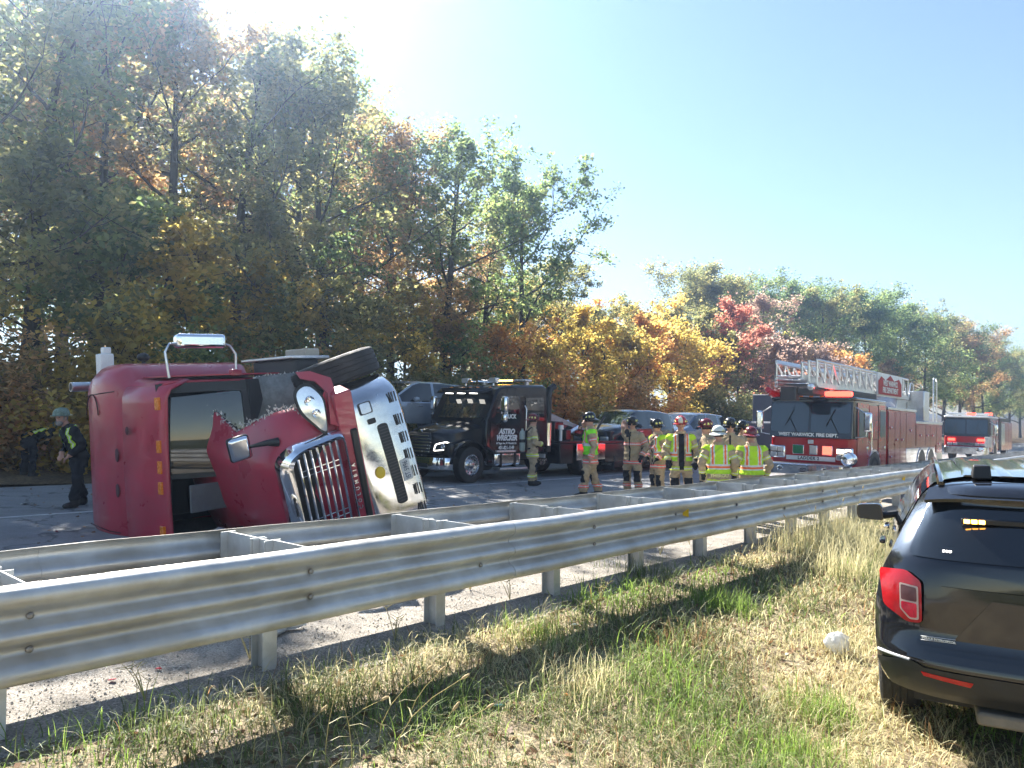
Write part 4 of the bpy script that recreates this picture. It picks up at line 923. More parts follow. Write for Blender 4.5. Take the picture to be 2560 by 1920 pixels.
for sg in (1, -1):
    patch(poly_round([(-2.02, 1.0), (-.72, 1.0), (-.72, 1.75), (-1.12, 2.52), (-2.02, 2.58)], .07), cs(sg), 'door', TBLACK, tow, off=.012*-sg, depth=.014*-sg, step=.4)
    patch(poly_round([(-1.94, 1.72), (-.98, 1.62), (-.86, 1.76), (-1.18, 2.44), (-1.94, 2.48)], .06), cs(sg), 'door_window', GLASS, tow, off=.018*-sg, depth=.01*-sg, step=.4)
    patch(poly_round([(-3.1, 1.74), (-2.25, 1.74), (-2.25, 2.42), (-3.1, 2.48)], .07), cs(sg), 'rear_side_window', GLASS, tow, off=.012*-sg, depth=.01*-sg, step=.4)
    b = MB(); b.box(-2.0, -1.82, sg*1.185, sg*1.215, 1.38, 1.45); b.build('door_handle', BLACK, tow, bevel=.01)
    # mirror: two chrome heads on a bar
    b = MB(); b.tube([(-.95, sg*1.15, 2.35), (-.95, sg*1.42, 2.35), (-.95, sg*1.46, 2.0), (-.95, sg*1.42, 1.72), (-.95, sg*1.17, 1.62)], .018, 6); b.build('mirror_arm', BLACK, tow)
    b = MB(); b.box(-1.02, -.88, sg*1.37, sg*1.57, 1.98, 2.42); b.build('mirror', CHROME, tow, bevel=.05, seg=3)
    b = MB(); b.box(-1.02, -.88, sg*1.38, sg*1.56, 1.70, 1.93); b.build('convex_mirror', CHROME, tow, bevel=.05, seg=3)
    b = MB(); b.tube([(-2.12, sg*1.22, 2.2), (-2.14, sg*1.27, 2.1), (-2.14, sg*1.27, 1.15), (-2.12, sg*1.2, 1.05)], .018, 6); b.build('grab_handle', ALU, tow)
text('lettering', 'ASTRO', LETTER, tow, frame((-1.38, 1.198, 1.42), (-1, 0, 0), (0, 0, 1)), .21, bold=.012, shear=.25)
text('lettering', 'WRECKER', LETTER, tow, frame((-1.38, 1.198, 1.24), (-1, 0, 0), (0, 0, 1)), .21, bold=.012, shear=.25, sx=.92)
text('lettering', '60 Tingus Ave, W. Warwick, R.I.', LETTER, tow, frame((-1.38, 1.198, 1.09), (-1, 0, 0), (0, 0, 1)), .082, bold=.003, sx=.8)
text('lettering', '401-821-1149', LETTER, tow, frame((-1.38, 1.198, .96), (-1, 0, 0), (0, 0, 1)), .14, bold=.006, sx=.85)
text('window_lettering', 'TIN', LETTER, tow, frame((-1.25, 1.19, 2.0), (-1, 0, 0), (0, 0, 1)), .2, bold=.01)
text('window_lettering', 'TRUCK', LETTER, tow, frame((-1.5, 1.19, 1.86), (-1, 0, 0), (0, 0, 1)), .17, bold=.006)
# roof: light bar, horns, deflector, antenna
b = MB(); b.box(-2.7, -2.4, -.98, .98, 2.93, 3.0); b.build('light_bar', ALU, tow, bevel=.02)
for k in range(9):
    y = -.9+k*.21; b = MB(); b.box(-2.405, -2.385, y-.09, y+.09, 2.94, 2.99); b.build('light_bar_lamp', AMBERLIT if k in (4, 5, 6) else LAMP, tow)
for y in (-.9, .9): b = MB(); b.box(-2.6, -2.5, y-.04, y+.04, 2.8, 2.94); b.build('light_bar_foot', ALU, tow)
for (x, y) in ((-1.45, -.6), (-1.45, .55)):
    b = MB(); b.box(x-.1, x+.06, y-.14, y+.14, 2.84, 2.99); b.tube([(x, y, 2.7), (x, y, 2.86)], .03); b.build('spot_light', LAMP, tow, bevel=.03)
b = MB(); b.lathe([(.03, 0), (.03, .5), (.07, .6), (.001, .6)], (-1.6, 0, 2.86), 'x', 12); b.lathe([(.03, 0), (.03, .4), (.06, .5), (.001, .5)], (-1.6, .2, 2.86), 'x', 12); b.build('air_horn', CHROME, tow)
b = MB(); b.tube([(-1.7, .3, 2.8), (-2.0, .35, 3.7)], .006, 4); b.build('antenna', BLACK, tow)
# stack, tank, steps
for sg in (1,):
    b = MB(); b.tube([(-3.5, 1.0, .8), (-3.5, 1.0, 2.6), (-3.55, 1.0, 2.75), (-3.75, 1.0, 2.85)], .11, 14); b.build('exhaust_stack', BLACK, tow)
    b = MB(); b.lathe([(.115, 1.0), (.118, 1.0), (.118, 1.7), (.115, 1.7)], (-3.5, 1.0, 0), 'z', 16, cap=False); b.build('stack_shield', CHROME, tow)
b = MB(); b.box(-2.15, -1.0, .72, 1.12, .42, .86); b.build('fuel_tank', CHROME, tow, bevel=.1, seg=4)
for x in (-1.25, -1.85):
    b = MB(); b.box(x-.03, x+.03, .70, 1.14, .40, .88); b.build('tank_strap', BLACK, tow)
for (x0, x1, z) in ((-1.75, -.95, .86), (-2.3, -1.1, .36)):
    b = MB(); b.box(x0, x1, .95, 1.24, z-.03, z+.03); b.build('step', ALU, tow, bevel=.01)
for y, sg in ((1.06, 1), (-1.06, -1)): wheel(tow, (0, y, .50), .50, .28, sg, 'truck')
# wrecker body behind the cab
b = MB()
for y in (.4, -.4): b.box(-8.0, .3, y-.05, y+.05, .55, .85)
b.build('frame_rail', BLACK, tow)
b = MB(); b.box(-7.9, -3.9, -1.2, 1.2, 1.06, 1.14); b.build('deck', TBLACK, tow, bevel=.01)
for (x0, x1, nm) in ((-4.6, -3.9, 'side_box'), (-7.9, -6.4, 'side_box')):
    for sg in (1, -1):
        b = MB(); b.box(x0, x1, sg*.7, sg*1.19, .42, 1.05); b.build(nm, TBLACK, tow, bevel=.02)
b = MB(); b.box(-6.35, -4.75, 1.18, 1.23, .52, 1.05); b.build('chrome_side_panel', CHROME, tow, bevel=.01)
# round badge with a fleur on the chrome panel, as the photo shows it
for r0, m_ in ((.22, mat('badge_red', (.4, .02, .03), .4)), (.15, CHROME), (.09, BLACK)):
    b = MB(); b.lathe([(r0, 0), (r0, .006+.004*(.22-r0)*20), (.001, .006+.004*(.22-r0)*20)], (-5.75, 1.23, .80), 'y', 24); b.build('round_emblem', m_, tow)
b = MB(); b.ell((-5.75, 1.252, .82), (.02, .004, .05), 8, 6); b.ell((-5.79, 1.252, .80), (.012, .004, .035), 8, 6); b.ell((-5.71, 1.252, .80), (.012, .004, .035), 8, 6); b.build('emblem_fleur', LETTER, tow)
for y, sg in ((.92, 1), (-.92, -1)): wheel(tow, (-5.4, y, .50), .50, .5, sg, 'truck')
b = MB(); b.box(-7.0, -6.95, .55, 1.2, .12, .62); b.build('mud_flap', RUBBER, tow)
text('flap_lettering', 'CENTURY', mat('flap_ink', (.4, .4, .4), .6), tow, frame((-6.94, .88, .32), (0, 1, 0), (0, 0, 1)), .10, bold=.004)
b = MB(); b.box(-5.0, -4.7, -.8, .8, 1.14, 1.5); b.box(-5.1, -4.6, -.4, .4, 1.14, 1.75); b.build('boom_mast', TBLACK, tow, bevel=.03)
b = MB(); b.M = Matrix.Translation((-3.7, 0, 2.12)) @ Matrix.Rotation(R(-14), 4, 'Y'); b.box(-3.8, 0, -.16, .16, -.14, .14); b.build('boom', mat('boom_grey', (.35, .35, .36), .5, .3, var=.2), tow, bevel=.02)
b = MB(); b.M = Matrix.Translation((-3.9, 0, 1.78)) @ Matrix.Rotation(R(-9), 4, 'Y'); b.box(-4.2, 0, -.26, .26, -.1, .1); b.build('lower_boom', TBLACK, tow, bevel=.02)
for sg in (1, -1):
    b = MB(); b.tube([(-4.8, sg*.5, 1.2), (-6.4, sg*.4, 1.75)], .07, 8); b.build('boom_ram', DCHROME, tow)
b = MB(); b.tube([(-6.5, .5, 1.14), (-7.3, .5, 1.95)], .05, 8); b.build('brace', BLACK, tow)
b = MB(); b.lathe([(.05, 0), (.05, .35), (.09, .36), (.09, .5), (.001, .5)], (-4.3, .9, 1.14), 'z', 12); b.build('hydraulic_bottle', WHITEP, tow)
b = MB(); b.box(-8.3, -7.9, -1.15, 1.15, .35, 1.35); b.build('tail_board', TBLACK, tow, bevel=.03)
b = MB(); b.box(-3.36, -3.33, .75, 1.05, .62, .74); b.build('license_plate', WHITEP, tow)

# ------------------------------------------------------------------ cars loaded on flatbeds behind
DECKM = mat('flatbed_deck', (.09, .09, .095), .55, .3, var=.25, scale=3)
def flatbed(s_, t_, h, length, label):
    M = bearing_matrix(s_, t_, HB); e = empty('flatbed_trailer', M); tag(e, label, 'flatbed', 'flatbeds carrying cars')
    b = MB(); b.box(-length/2, length/2, -1.2, 1.2, h-.14, h); b.build('deck', DECKM, e, bevel=.01)
    for sg in (1, -1):
        b = MB(); b.box(-length/2, length/2, sg*1.19, sg*1.26, h-.2, h+.05); b.build('side_rail', BLACK, e)
        b = MB(); b.box(-length/2+.2, length/2-.2, sg*.4-.05, sg*.4+.05, h-.42, h-.14); b.build('chassis_rail', BLACK, e)
    for x in (-1.2, -2.2):
        for sg in (1, -1): wheel(e, (x, sg*.95, .42), .42, .3, sg, 'truck', n=24)
    b = MB(); b.box(length/2-.5, length/2-.35, -.5, .5, 0, h-.14); b.build('landing_leg', BLACK, e)
    return e
flatbed(16.3, 18.6, 1.2, 6.0, 'dark flatbed carrying the silver-blue SUV behind the tow truck')
make_car(bearing_matrix(16.0, 18.6, HB, 1.2), 'silver-blue SUV raised on a flatbed behind the tow truck bonnet', SILVER, SUVSPEC, name='suv_car')
flatbed(27.0, 15.6, .55, 11.0, 'dark flatbed carrying two cars behind the firefighters')
make_car(bearing_matrix(24.2, 15.6, HB, .55), 'glossy black SUV loaded behind the standing firefighters', DARKP, SUVSPEC, name='suv_car')
make_car(bearing_matrix(29.2, 15.7, HB, .55), 'blue-grey crossover with chrome window trim beside the black SUV', BLUEP, SUVSPEC, name='crossover_car')
# ------------------------------------------------------------------ ladder fire truck and the engine behind it
FRED = mat('fire_red', (0.42, 0.014, 0.018), 0.2, var=0.08, scale=2, coat=0.45, rvar=.3, dirt=(.14, .05, .04), dirt_amt=.25)
FBLACK = mat('fire_black', (0.010, 0.014, 0.022), 0.12, var=.1, coat=.6)
FGLASS = mat('fire_glass', (0.015, 0.03, 0.045), 0.03, var=0, spec=.9, coat=.5)
GREENL = mat('green_lens', (.01, .16, .07), .2, var=.2, scale=40)
SILV = mat('ladder_silver', (.66, .66, .66), .35, .9, var=.12, scale=6)
def fire_cab(e, paint_, roofm, hwid=1.24, L=3.3, zr=2.72, band=True, nose=None):
    plan = lambda o: poly_round([(0+o, -hwid-o), (0+o, hwid+o), (-L, hwid+o), (-L, -hwid-o)], .2, 5)
    b = MB(); b.prism(plan(0), .55, 1.50, 'z'); b.build('cab_lower', paint_, e, bevel=.02)
    b = MB(); b.prism(plan(-.008), 1.50, zr-.1, 'z'); b.build('cab_upper', FBLACK if band else paint_, e)
    b = MB(); b.add([(-.01, -1.2, 1.5), (-.01, 1.2, 1.5), (.125, 1.2, 1.5), (.125, -1.2, 1.5), (-.01, -1.2, 2.58), (-.01, 1.2, 2.58), (.0, 1.2, 2.58), (.0, -1.2, 2.58)], [(0, 1, 2, 3), (4, 5, 6, 7), (2, 3, 7, 6), (1, 2, 6, 5), (0, 3, 7, 4)]); b.build('windscreen_frame', FBLACK, e, bevel=.015)
    b = MB(); b.prism(plan(.03), zr-.1, zr, 'z'); b.build('cab_roof', roofm, e, bevel=.04, seg=3)
    fr = lambda a, c: Vector((.10*(2.52-c)/.86, a, c))
    for y0, y1 in ((-1.16, -.04), (.04, 1.16)):
        patch(rect(y0, y1, 1.66, 2.52, .08), fr, 'windscreen', FGLASS, e, off=.012, depth=.02, step=.3)
        b = MB(); b.tube([(.12, (y0+y1)/2+.25, 1.62), (.09, (y0+y1)/2, 2.1)], .012, 5); b.tube([(.115, (y0+y1)/2-.12, 1.85), (.06, (y0+y1)/2+.12, 2.35)], .01, 5); b.build('wiper', BLACK, e)
    for sg in (1, -1):
        sd_ = lambda a, c, sg=sg: Vector((a, sg*hwid, c))
        for (x0, x1) in ((-1.35, -.25), (-3.15, -2.35)):
            patch(rect(x0, x1, .72, zr-.16, .05), sd_, 'door', paint_, e, off=.015*-sg, depth=.02*-sg, step=.6)
            patch(rect(x0+.1, x1-.12, 1.56, zr-.30, .08), sd_, 'door_window', FGLASS, e, off=.024*-sg, depth=.012*-sg, step=.6)
            b = MB(); b.box(x0+.12, x0+.3, sg*(hwid+.015), sg*(hwid+.05), 1.2, 1.28); b.build('door_handle', CHROME, e, bevel=.01)
        b = MB(); b.box(-2.28, -1.42, sg*(hwid-.02), sg*(hwid+.012), 1.5, zr-.2); b.build('side_panel', paint_, e)
        b = MB(); b.tube([(-.1, sg*(hwid+.01), 1.55), (-.06, sg*(hwid+.3), 1.6), (-.06, sg*(hwid+.36), 2.2), (-.1, sg*(hwid+.01), 2.42)], .02, 6); b.build('mirror_arm', ALU, e)
        b = MB(); b.box(-.12, .0, sg*(hwid+.24), sg*(hwid+.46), 1.72, 2.28); b.build('mirror', CHROME, e, bevel=.05, seg=3)
        b = MB(); b.tube([(-1.42, sg*(hwid+.03), 1.0), (-1.44, sg*(hwid+.07), 1.1), (-1.44, sg*(hwid+.07), 2.0), (-1.42, sg*(hwid+.03), 2.1)], .018, 6); b.build('grab_rail', CHROME, e)
        # arch and wheel
        b = MB(); rings = []
        for k in range(13):
            a = math.pi*k/12; rings.append([(-1.9+r*math.cos(a), sg*(hwid+d), .52+r*math.sin(a)) for r, d in ((.60, -.3), (.60, .03), (.67, .03), (.67, -.3))])
        b.loft(rings, cap=False, closed=False); b.build('wheel_arch', CHROME, e, angle=40)
        b = MB(); b.lathe([(.59, 0), (.59, .3), (.001, .3)], (-1.9, sg*(hwid-.27 if sg > 0 else hwid+.03), .52), 'y', 24); b.build('wheel_well', BLACK, e)
        wheel(e, (-1.9, sg*(hwid-.12), .52), .50, .30, sg, 'truck')
def roof_light(e, x, y, z, w_, lit, m_on=None, nm='roof_light'):
    b = MB(); b.box(x-.13, x+.13, y-w_/2, y+w_/2, z, z+.15); b.build(nm, REDLIT if lit else REDLENS, e, bevel=.05, seg=3)
ML = bearing_matrix(22.5, 8.05, HB)
lad = empty('fire_ladder_truck', ML); tag(lad, 'red ladder fire truck with silver aerial ladder marked LADDER 2', 'fire truck')
fire_cab(lad, FRED, FBLACK)
# front
b = MB(); b.prism(poly_round([(.0, -1.25), (.42, -1.1), (.42, 1.1), (.0, 1.25)], .15), .40, .72, 'z'); b.build('bumper', CHROME, lad, bevel=.02)
b = MB(); b.box(.02, .4, -1.15, 1.15, .72, .735); b.build('bumper_tread', ALU, lad)
b = MB(); b.lathe([(.001, 0), (.06, 0), (.06, .012), (.001, .014)], (0, 0, 0), 'x', 20); b.v = [(p[0]+.42, p[1]*2.6-.05, p[2]+.55) for p in b.v]; b.build('maker_badge', BLACK, lad)
text('maker_lettering', 'E-ONE', CHROME, lad, frame((.44, -.05, .55), (0, 1, 0), (0, 0, 1)), .10, bold=.004)
for y in (-.75, .55): b = MB(); b.lathe([(.075, 0), (.085, .02), (.06, .022), (.05, -.02), (.001, -.02)], (.42, y, .57), 'x', 18); b.build('bumper_eye', CHROME, lad)
for (y, m_, w_) in ((-.35, GREENL, .30), (.10, LAMP, .2), (.5, REDLIT, .26)):
    b = MB(); b.box(0, .05, y-w_/2-.02, y+w_/2+.02, 1.0, 1.28); b.build('lamp_bezel', CHROME, lad, bevel=.01)
    b = MB(); b.box(.04, .065, y-w_/2, y+w_/2, 1.02, 1.26); b.build('front_lamp', m_, lad, bevel=.01)
for y in (-.98, .98):
    b = MB(); b.box(-.05, .06, y-.24, y+.24, .86, 1.24); b.build('headlight_pod', CHROME, lad, bevel=.04)
    for dy in (-.11, .11):
        for z_ in (1.13, .96):
            b = MB(); b.box(.055, .075, y+dy-.09, y+dy+.09, z_-.065, z_+.065); b.build('headlight', mat('headlight_lit', (.9, .9, .85), .2, var=0, emit=(1, .93, .75), estr=1.5) if z_ > 1 and y > 0 else LAMP, lad, bevel=.02)
patch(rect(-.72, .72, .82, .95), lambda a, c: Vector((.003, a, c)), 'white_stripe', WHITEP, lad, off=.01, depth=.01, step=1)
text('lettering', 'LADDER 2', mat('ink', (.02, .02, .03), .5), lad, frame((.02, -.05, .885), (0, 1, 0), (0, 0, 1)), .13, bold=.003, space=1.1)
text('lettering', 'WEST WARWICK', LETTER, lad, frame((.135, -.38, 1.585), (0, 1, 0), (0, 0, 1)), .135, bold=.006)
text('lettering', 'FIRE DEPT.', LETTER, lad, frame((.135, .52, 1.585), (0, 1, 0), (0, 0, 1)), .135, bold=.006)
b = MB(); b.box(.0, .06, -.06, .10, 1.32, 1.44); b.build('crest_plate', ALU, lad, bevel=.01)
b = MB(); b.lathe([(.20, -.1), (.22, .05), (.2, .12), (.17, .14), (.15, .1), (.05, .12), (.001, .14)], (.2, 1.16, .93), 'x', 24); b.build('siren', CHROME, lad, angle=30)
for y in (-1.05, -.78): b = MB(); b.lathe([(.09, -.25), (.10, .0), (.001, .02)], (.05, y, 2.82), 'x', 14); b.build('roof_speaker', REDLENS, lad)
roof_light(lad, -.15, .75, 2.74, .75, True); roof_light(lad, -.15, -.85, 2.74, .5, False)
for y in (-.3, 0, .3): b = MB(); b.ell((-.02, y, 2.74), (.05, .06, .035), 10, 6); b.build('marker_light', AMBER, lad)
# body with compartment doors, each its own panel
b = MB(); b.box(-6.9, -3.36, -1.235, 1.235, .5, 2.45); b.box(-11.0, -6.9, -1.235, 1.235, .95, 2.05); b.build('body', FRED, lad, bevel=.02)
for (x0, x1, z) in ((-6.92, -3.34, 2.45), (-11.02, -6.88, 2.05)):
    b = MB(); b.box(x0, x1, -1.27, 1.27, z, z+.09); b.build('top_moulding', ALU, lad, bevel=.01)
ld = lambda a, c: Vector((a, 1.235, c)); rd_ = lambda a, c: Vector((a, -1.235, c))
doors = [(-4.15, -3.42, 1.35, 2.40), (-4.15, -3.42, .56, 1.30), (-4.78, -4.20, .56, 2.40), (-5.55, -4.83, .56, 2.40), (-6.85, -5.6, 1.2, 2.40), (-8.3, -6.95, 1.25, 2.0), (-9.0, -8.35, 1.25, 2.0), (-10.0, -9.75+.7, 1.25, 2.0), (-10.95, -10.05, .6, 2.0)]
for (x0, x1, z0, z1) in doors:
    patch(rect(x0, x1, z0, z1, .02), ld, 'compartment_door', FRED, lad, off=-.022, depth=-.026, step=1)
    b = MB(); xm, zm = (x0+x1)/2, (z0+z1)/2; b.lathe([(.035, 0), (.04, .03), (.02, .05), (.001, .05)], (xm+.12, 1.258, zm), 'y', 10); b.build('door_latch', CHROME, lad)
patch(rect(-10.95, -10.05, .6, .95), ld, 'gold_stripe', mat('cream_stripe', (.7, .62, .45), .4), lad, off=-.03, depth=-.01, step=1)
b = MB(); b.box(-9.75, -5.6, 1.18, 1.262, .55, 1.17); b.build('wheel_panel', DCHROME, lad, bevel=.01)
for x in (-9.05, -7.65):
    for sg in (1, -1):
        wheel(lad, (x, sg*1.08, .52), .51, .3, sg, 'truck')
        b = MB(); rings = []
        for k in range(13):
            a = math.pi*k/12; rings.append([(x+r*math.cos(a), sg*d, .52+r*math.sin(a)) for r, d in ((.60, .95), (.60, 1.285), (.66, 1.285), (.66, .95))])
        b.loft(rings, cap=False, closed=False); b.build('wheel_arch', CHROME, lad, angle=40)
    b = MB(); b.lathe([(.595, 0), (.595, .33), (.001, .33)], (x, .95, .52), 'y', 24); b.build('wheel_well', BLACK, lad)
b = MB(); b.box(-11.0, -3.4, -1.0, 1.0, .45, .95); b.build('chassis', BLACK, lad)
# aerial ladder: nested sections of lattice
def section(x0, x1, hw, z0, z1, pitch, nm):
    b = MB()
    for sg in (1, -1):
        b.box(x0, x1, sg*hw-.045, sg*hw+.045, z0, z0+.14); b.tube([(x0, sg*hw, z1), (x1, sg*hw, z1)], .04, 6)
        n_ = int((x1-x0)/pitch)
        for k in range(n_):
            xa = x0+(x1-x0)*k/n_; xb = x0+(x1-x0)*(k+1)/n_
            b.tube([(xa, sg*hw, z0+.1), (xa, sg*hw, z1)], .024, 5); b.tube([(xa, sg*hw, z0+.1), (xb, sg*hw, z1)], .02, 5)
        b.tube([(x1, sg*hw, z0+.05), (x1, sg*hw, z1)], .03, 5)
    n_ = int((x1-x0)/.36)
    for k in range(n_+1):
        xa = x0+(x1-x0)*k/n_; b.tube([(xa, -hw, z0+.1), (xa, hw, z0+.1)], .02, 5)
    return b.build(nm, SILV, lad)
for i, (x0, x1, hw, z0, z1) in enumerate(((-8.6, 1.2, .58, 2.95, 3.72), (-8.2, 1.5, .46, 3.05, 3.66), (-7.8, 1.75, .36, 3.14, 3.60))): section(x0, x1, hw, z0, z1, .62, 'ladder_section')
b = MB(); b.box(-7.4, -4.3, .64, .68, 3.0, 3.74); b.build('ladder_sign', mat('sign_silver', (.75, .77, .8), .5, .3, var=.1), lad)
sg_pts = [(-7.25, 3.0), (-4.35, 3.0), (-4.35, 3.45), (-4.7, 3.62), (-5.2, 3.50), (-5.8, 3.70), (-6.3, 3.52), (-6.9, 3.62), (-7.25, 3.45)]
patch(sg_pts, lambda a, c: Vector((a, .68, c)), 'sign_field', mat('sign_red', (.36, .02, .02), .6, var=.1), lad, off=-.012, depth=-.01, step=2)
text('sign_lettering', 'WEST WARWICK', LETTER, lad, frame((-5.8, .70, 3.40), (-1, 0, 0), (0, 0, 1)), .27, bold=.008, sx=.85)
text('sign_lettering', 'FIRE DEPARTMENT', LETTER, lad, frame((-5.8, .70, 3.16), (-1, 0, 0), (0, 0, 1)), .27, bold=.008, sx=.85)
b = MB(); b.box(.3, 1.3, -.5, .5, 2.74, 2.92); b.box(1.2, 1.5, -.35, .1, 2.55, 2.95); b.build('ladder_cradle', PLASTIC, lad, bevel=.03)
b = MB(); b.lathe([(.09, 0), (.1, .1), (.001, .12)], (1.35, .5, 2.95), 'x', 14); b.build('tip_spotlight', LAMP, lad)
b = MB(); b.tube([(1.0, -.4, 2.8), (1.7, -.5, 2.75), (2.0, -.5, 2.85)], [.1, .12, .08], 10); b.build('water_monitor', REDLENS, lad)
b = MB(); b.lathe([(.8, 0), (.85, .1), (.7, .25), (.001, .25)], (-8.0, 0, 2.14), 'z', 28); b.build('turntable', DCHROME, lad)
b = MB(); b.prism([(-9.0, 2.4), (-7.2, 2.4), (-7.6, 3.2), (-8.7, 3.3)], -.5, .5, 'y'); b.build('ladder_pedestal', SILV, lad, bevel=.02)
b = MB(); b.box(-9.6, -8.8, .5, 1.1, 2.15, 3.3); b.build('control_console', ALU, lad, bevel=.03)
b = MB(); b.tube([(-10.0, 1.15, 2.1), (-10.0, 1.15, 3.75), (-10.05, 1.15, 3.85), (-10.45, 1.15, 3.85), (-10.55, 1.15, 3.75), (-10.55, 1.15, 2.1)], .03, 8); b.build('boarding_rail', ALU, lad)
b = MB(); b.tube([(-8.6, .6, 3.0), (-8.9, .6, 3.6), (-9.3, .6, 3.6), (-9.4, .6, 3.0)], .025, 6); b.build('console_rail', ALU, lad)
b = MB(); b.box(-3.4, -.4, .3, .9, 2.73, 2.95); b.build('cradle_bed', PLASTIC, lad, bevel=.03)
# ---- engine
ME = bearing_matrix(54, 9.6, HB)
eng = empty('fire_engine', ME); tag(eng, 'red and white fire engine parked behind the ladder truck', 'fire truck')
fire_cab(eng, FRED, WHITEP, zr=2.78)
b = MB(); b.prism(poly_round([(.0, -1.25), (.5, -1.1), (.5, 1.1), (.0, 1.25)], .15), .40, .85, 'z'); b.build('bumper', DCHROME, eng, bevel=.02)
b = MB(); b.box(0, .03, -1.0, 1.0, .92, 1.1); b.build('headlight_panel', CHROME, eng, bevel=.01)
for y in (-.9, -.6, .6, .9): b = MB(); b.box(.02, .06, y-.12, y+.12, .93, 1.09); b.build('headlight', LAMP, eng, bevel=.02)
for y in (-.8, .8): b = MB(); b.box(.0, .06, y-.2, y+.2, 1.2, 1.36); b.build('front_lamp', REDLIT, eng, bevel=.02)
b = MB(); b.lathe([(.2, -.1), (.22, .1), (.15, .12), (.001, .1)], (.45, .85, .62), 'x', 20); b.build('siren', CHROME, eng)
b = MB(); b.box(-.5, -.2, -1.15, 1.15, 2.82, 2.98); b.build('light_bar', LAMP, eng, bevel=.04)
roof_light(eng, -.3, .25, 2.84, .5, True); roof_light(eng, -1.2, 1.0, 2.86, .45, True)
b = MB(); b.box(-9.0, -3.36, -1.22, 1.22, .6, 2.5); b.build('body', FRED, eng, bevel=.02)
b = MB(); b.box(-4.3, -3.5, 1.2, 1.26, .6, 2.7); b.build('pump_panel', PLASTIC, eng, bevel=.02)
for k, (x0, x1) in enumerate(((-5.9, -4.45), (-7.4, -5.95), (-8.95, -7.45))):
    patch(rect(x0, x1, .95, 2.4, .02), lambda a, c: Vector((a, 1.22, c)), 'compartment_door', DCHROME if k == 0 else FRED, eng, off=-.022, depth=-.026, step=2)
b = MB(); b.box(-9.0, -3.4, -1.1, 1.1, 2.5, 2.75); b.build('hose_bed', BLACK, eng, bevel=.02)
for sg in (1, -1): wheel(eng, (-6.9, sg*1.05, .52), .5, .3, sg, 'truck')
# ------------------------------------------------------------------ people
def cloth(name, c, var=.22, bump=.5): return mat(name, c, .9, var=var, scale=7, bump=bump, bscale=28, spec=.2)
TAN = cloth('turnout_tan', (.44, .335, .215)); DARKC = cloth('dark_cloth', (.016, .017, .022)); SKIN = mat('skin', (.50, .27, .19), .55, var=.08, scale=20)
GLOVE = cloth('glove_dark', (.02, .02, .022)); BOOT = mat('boot', (.014, .014, .015), .6, var=.3); PAD = cloth('knee_pad', (.022, .023, .03))
LIME = mat('band_lime', (.62, .72, .06), .6, var=.08, scale=20); PINK = mat('band_red', (.85, .16, .13), .6, var=.08, scale=20); SILVERB = mat('band_silver', (.66, .66, .64), .4, var=.1, scale=30)
VLIME = cloth('vest_lime', (.50, .78, .04), .08, .3); VORANGE = mat('vest_orange', (.9, .17, .04), .7, var=.08, scale=20); VGREEN = cloth('vest_green', (.28, .85, .05), .08, .3)
HBLACK = mat('helmet_black', (.012, .013, .014), .25, var=.2, scale=9, coat=.3); HMAROON = mat('helmet_maroon', (.14, .012, .016), .25, var=.2, scale=9, coat=.3); HRED = mat('helmet_red', (.36, .015, .018), .25, var=.2, scale=9, coat=.3); HWHITE = mat('helmet_white', (.68, .70, .64), .35, var=.12, scale=9)
HCAMO = mat('helmet_camo', (.16, .22, .17), .5, var=.75, scale=26); PATCHY = mat('helmet_patch', (.85, .78, .25), .5, var=.05); BEARD = mat('hair_grey', (.25, .23, .21), .9, var=.3, scale=60); HAIRD = mat('hair_dark', (.03, .022, .016), .8)
GREYT = mat('tank_grey', (.36, .40, .36), .35, var=.12)
PEOPLE = []
def ellip_ring(z, rx, ry, n=20, cx=0, cy=0): return [(cx+rx*math.cos(2*math.pi*k/n), cy+ry*math.sin(2*math.pi*k/n), z) for k in range(n)]
def caps(b, a, c, ra, rc):
    b.tube([a, c], [ra, rc], 12); b.ell(a, (ra, ra, ra), 12, 8); b.ell(c, (rc, rc, rc), 12, 8)
def person(px, Y, heading, H=1.80, pose='stand', gear='turnout', band='lime', helmet='black', vest=None, head=0, tank=False, hands=None, stance=.13, stride=0., label='', open_coat=False, lean=0., beard=False, knee=(0, 0), group='firefighters standing on the road', text_hem=None, glasses=False, mask=False):
    PEOPLE.append(dict(locals()))
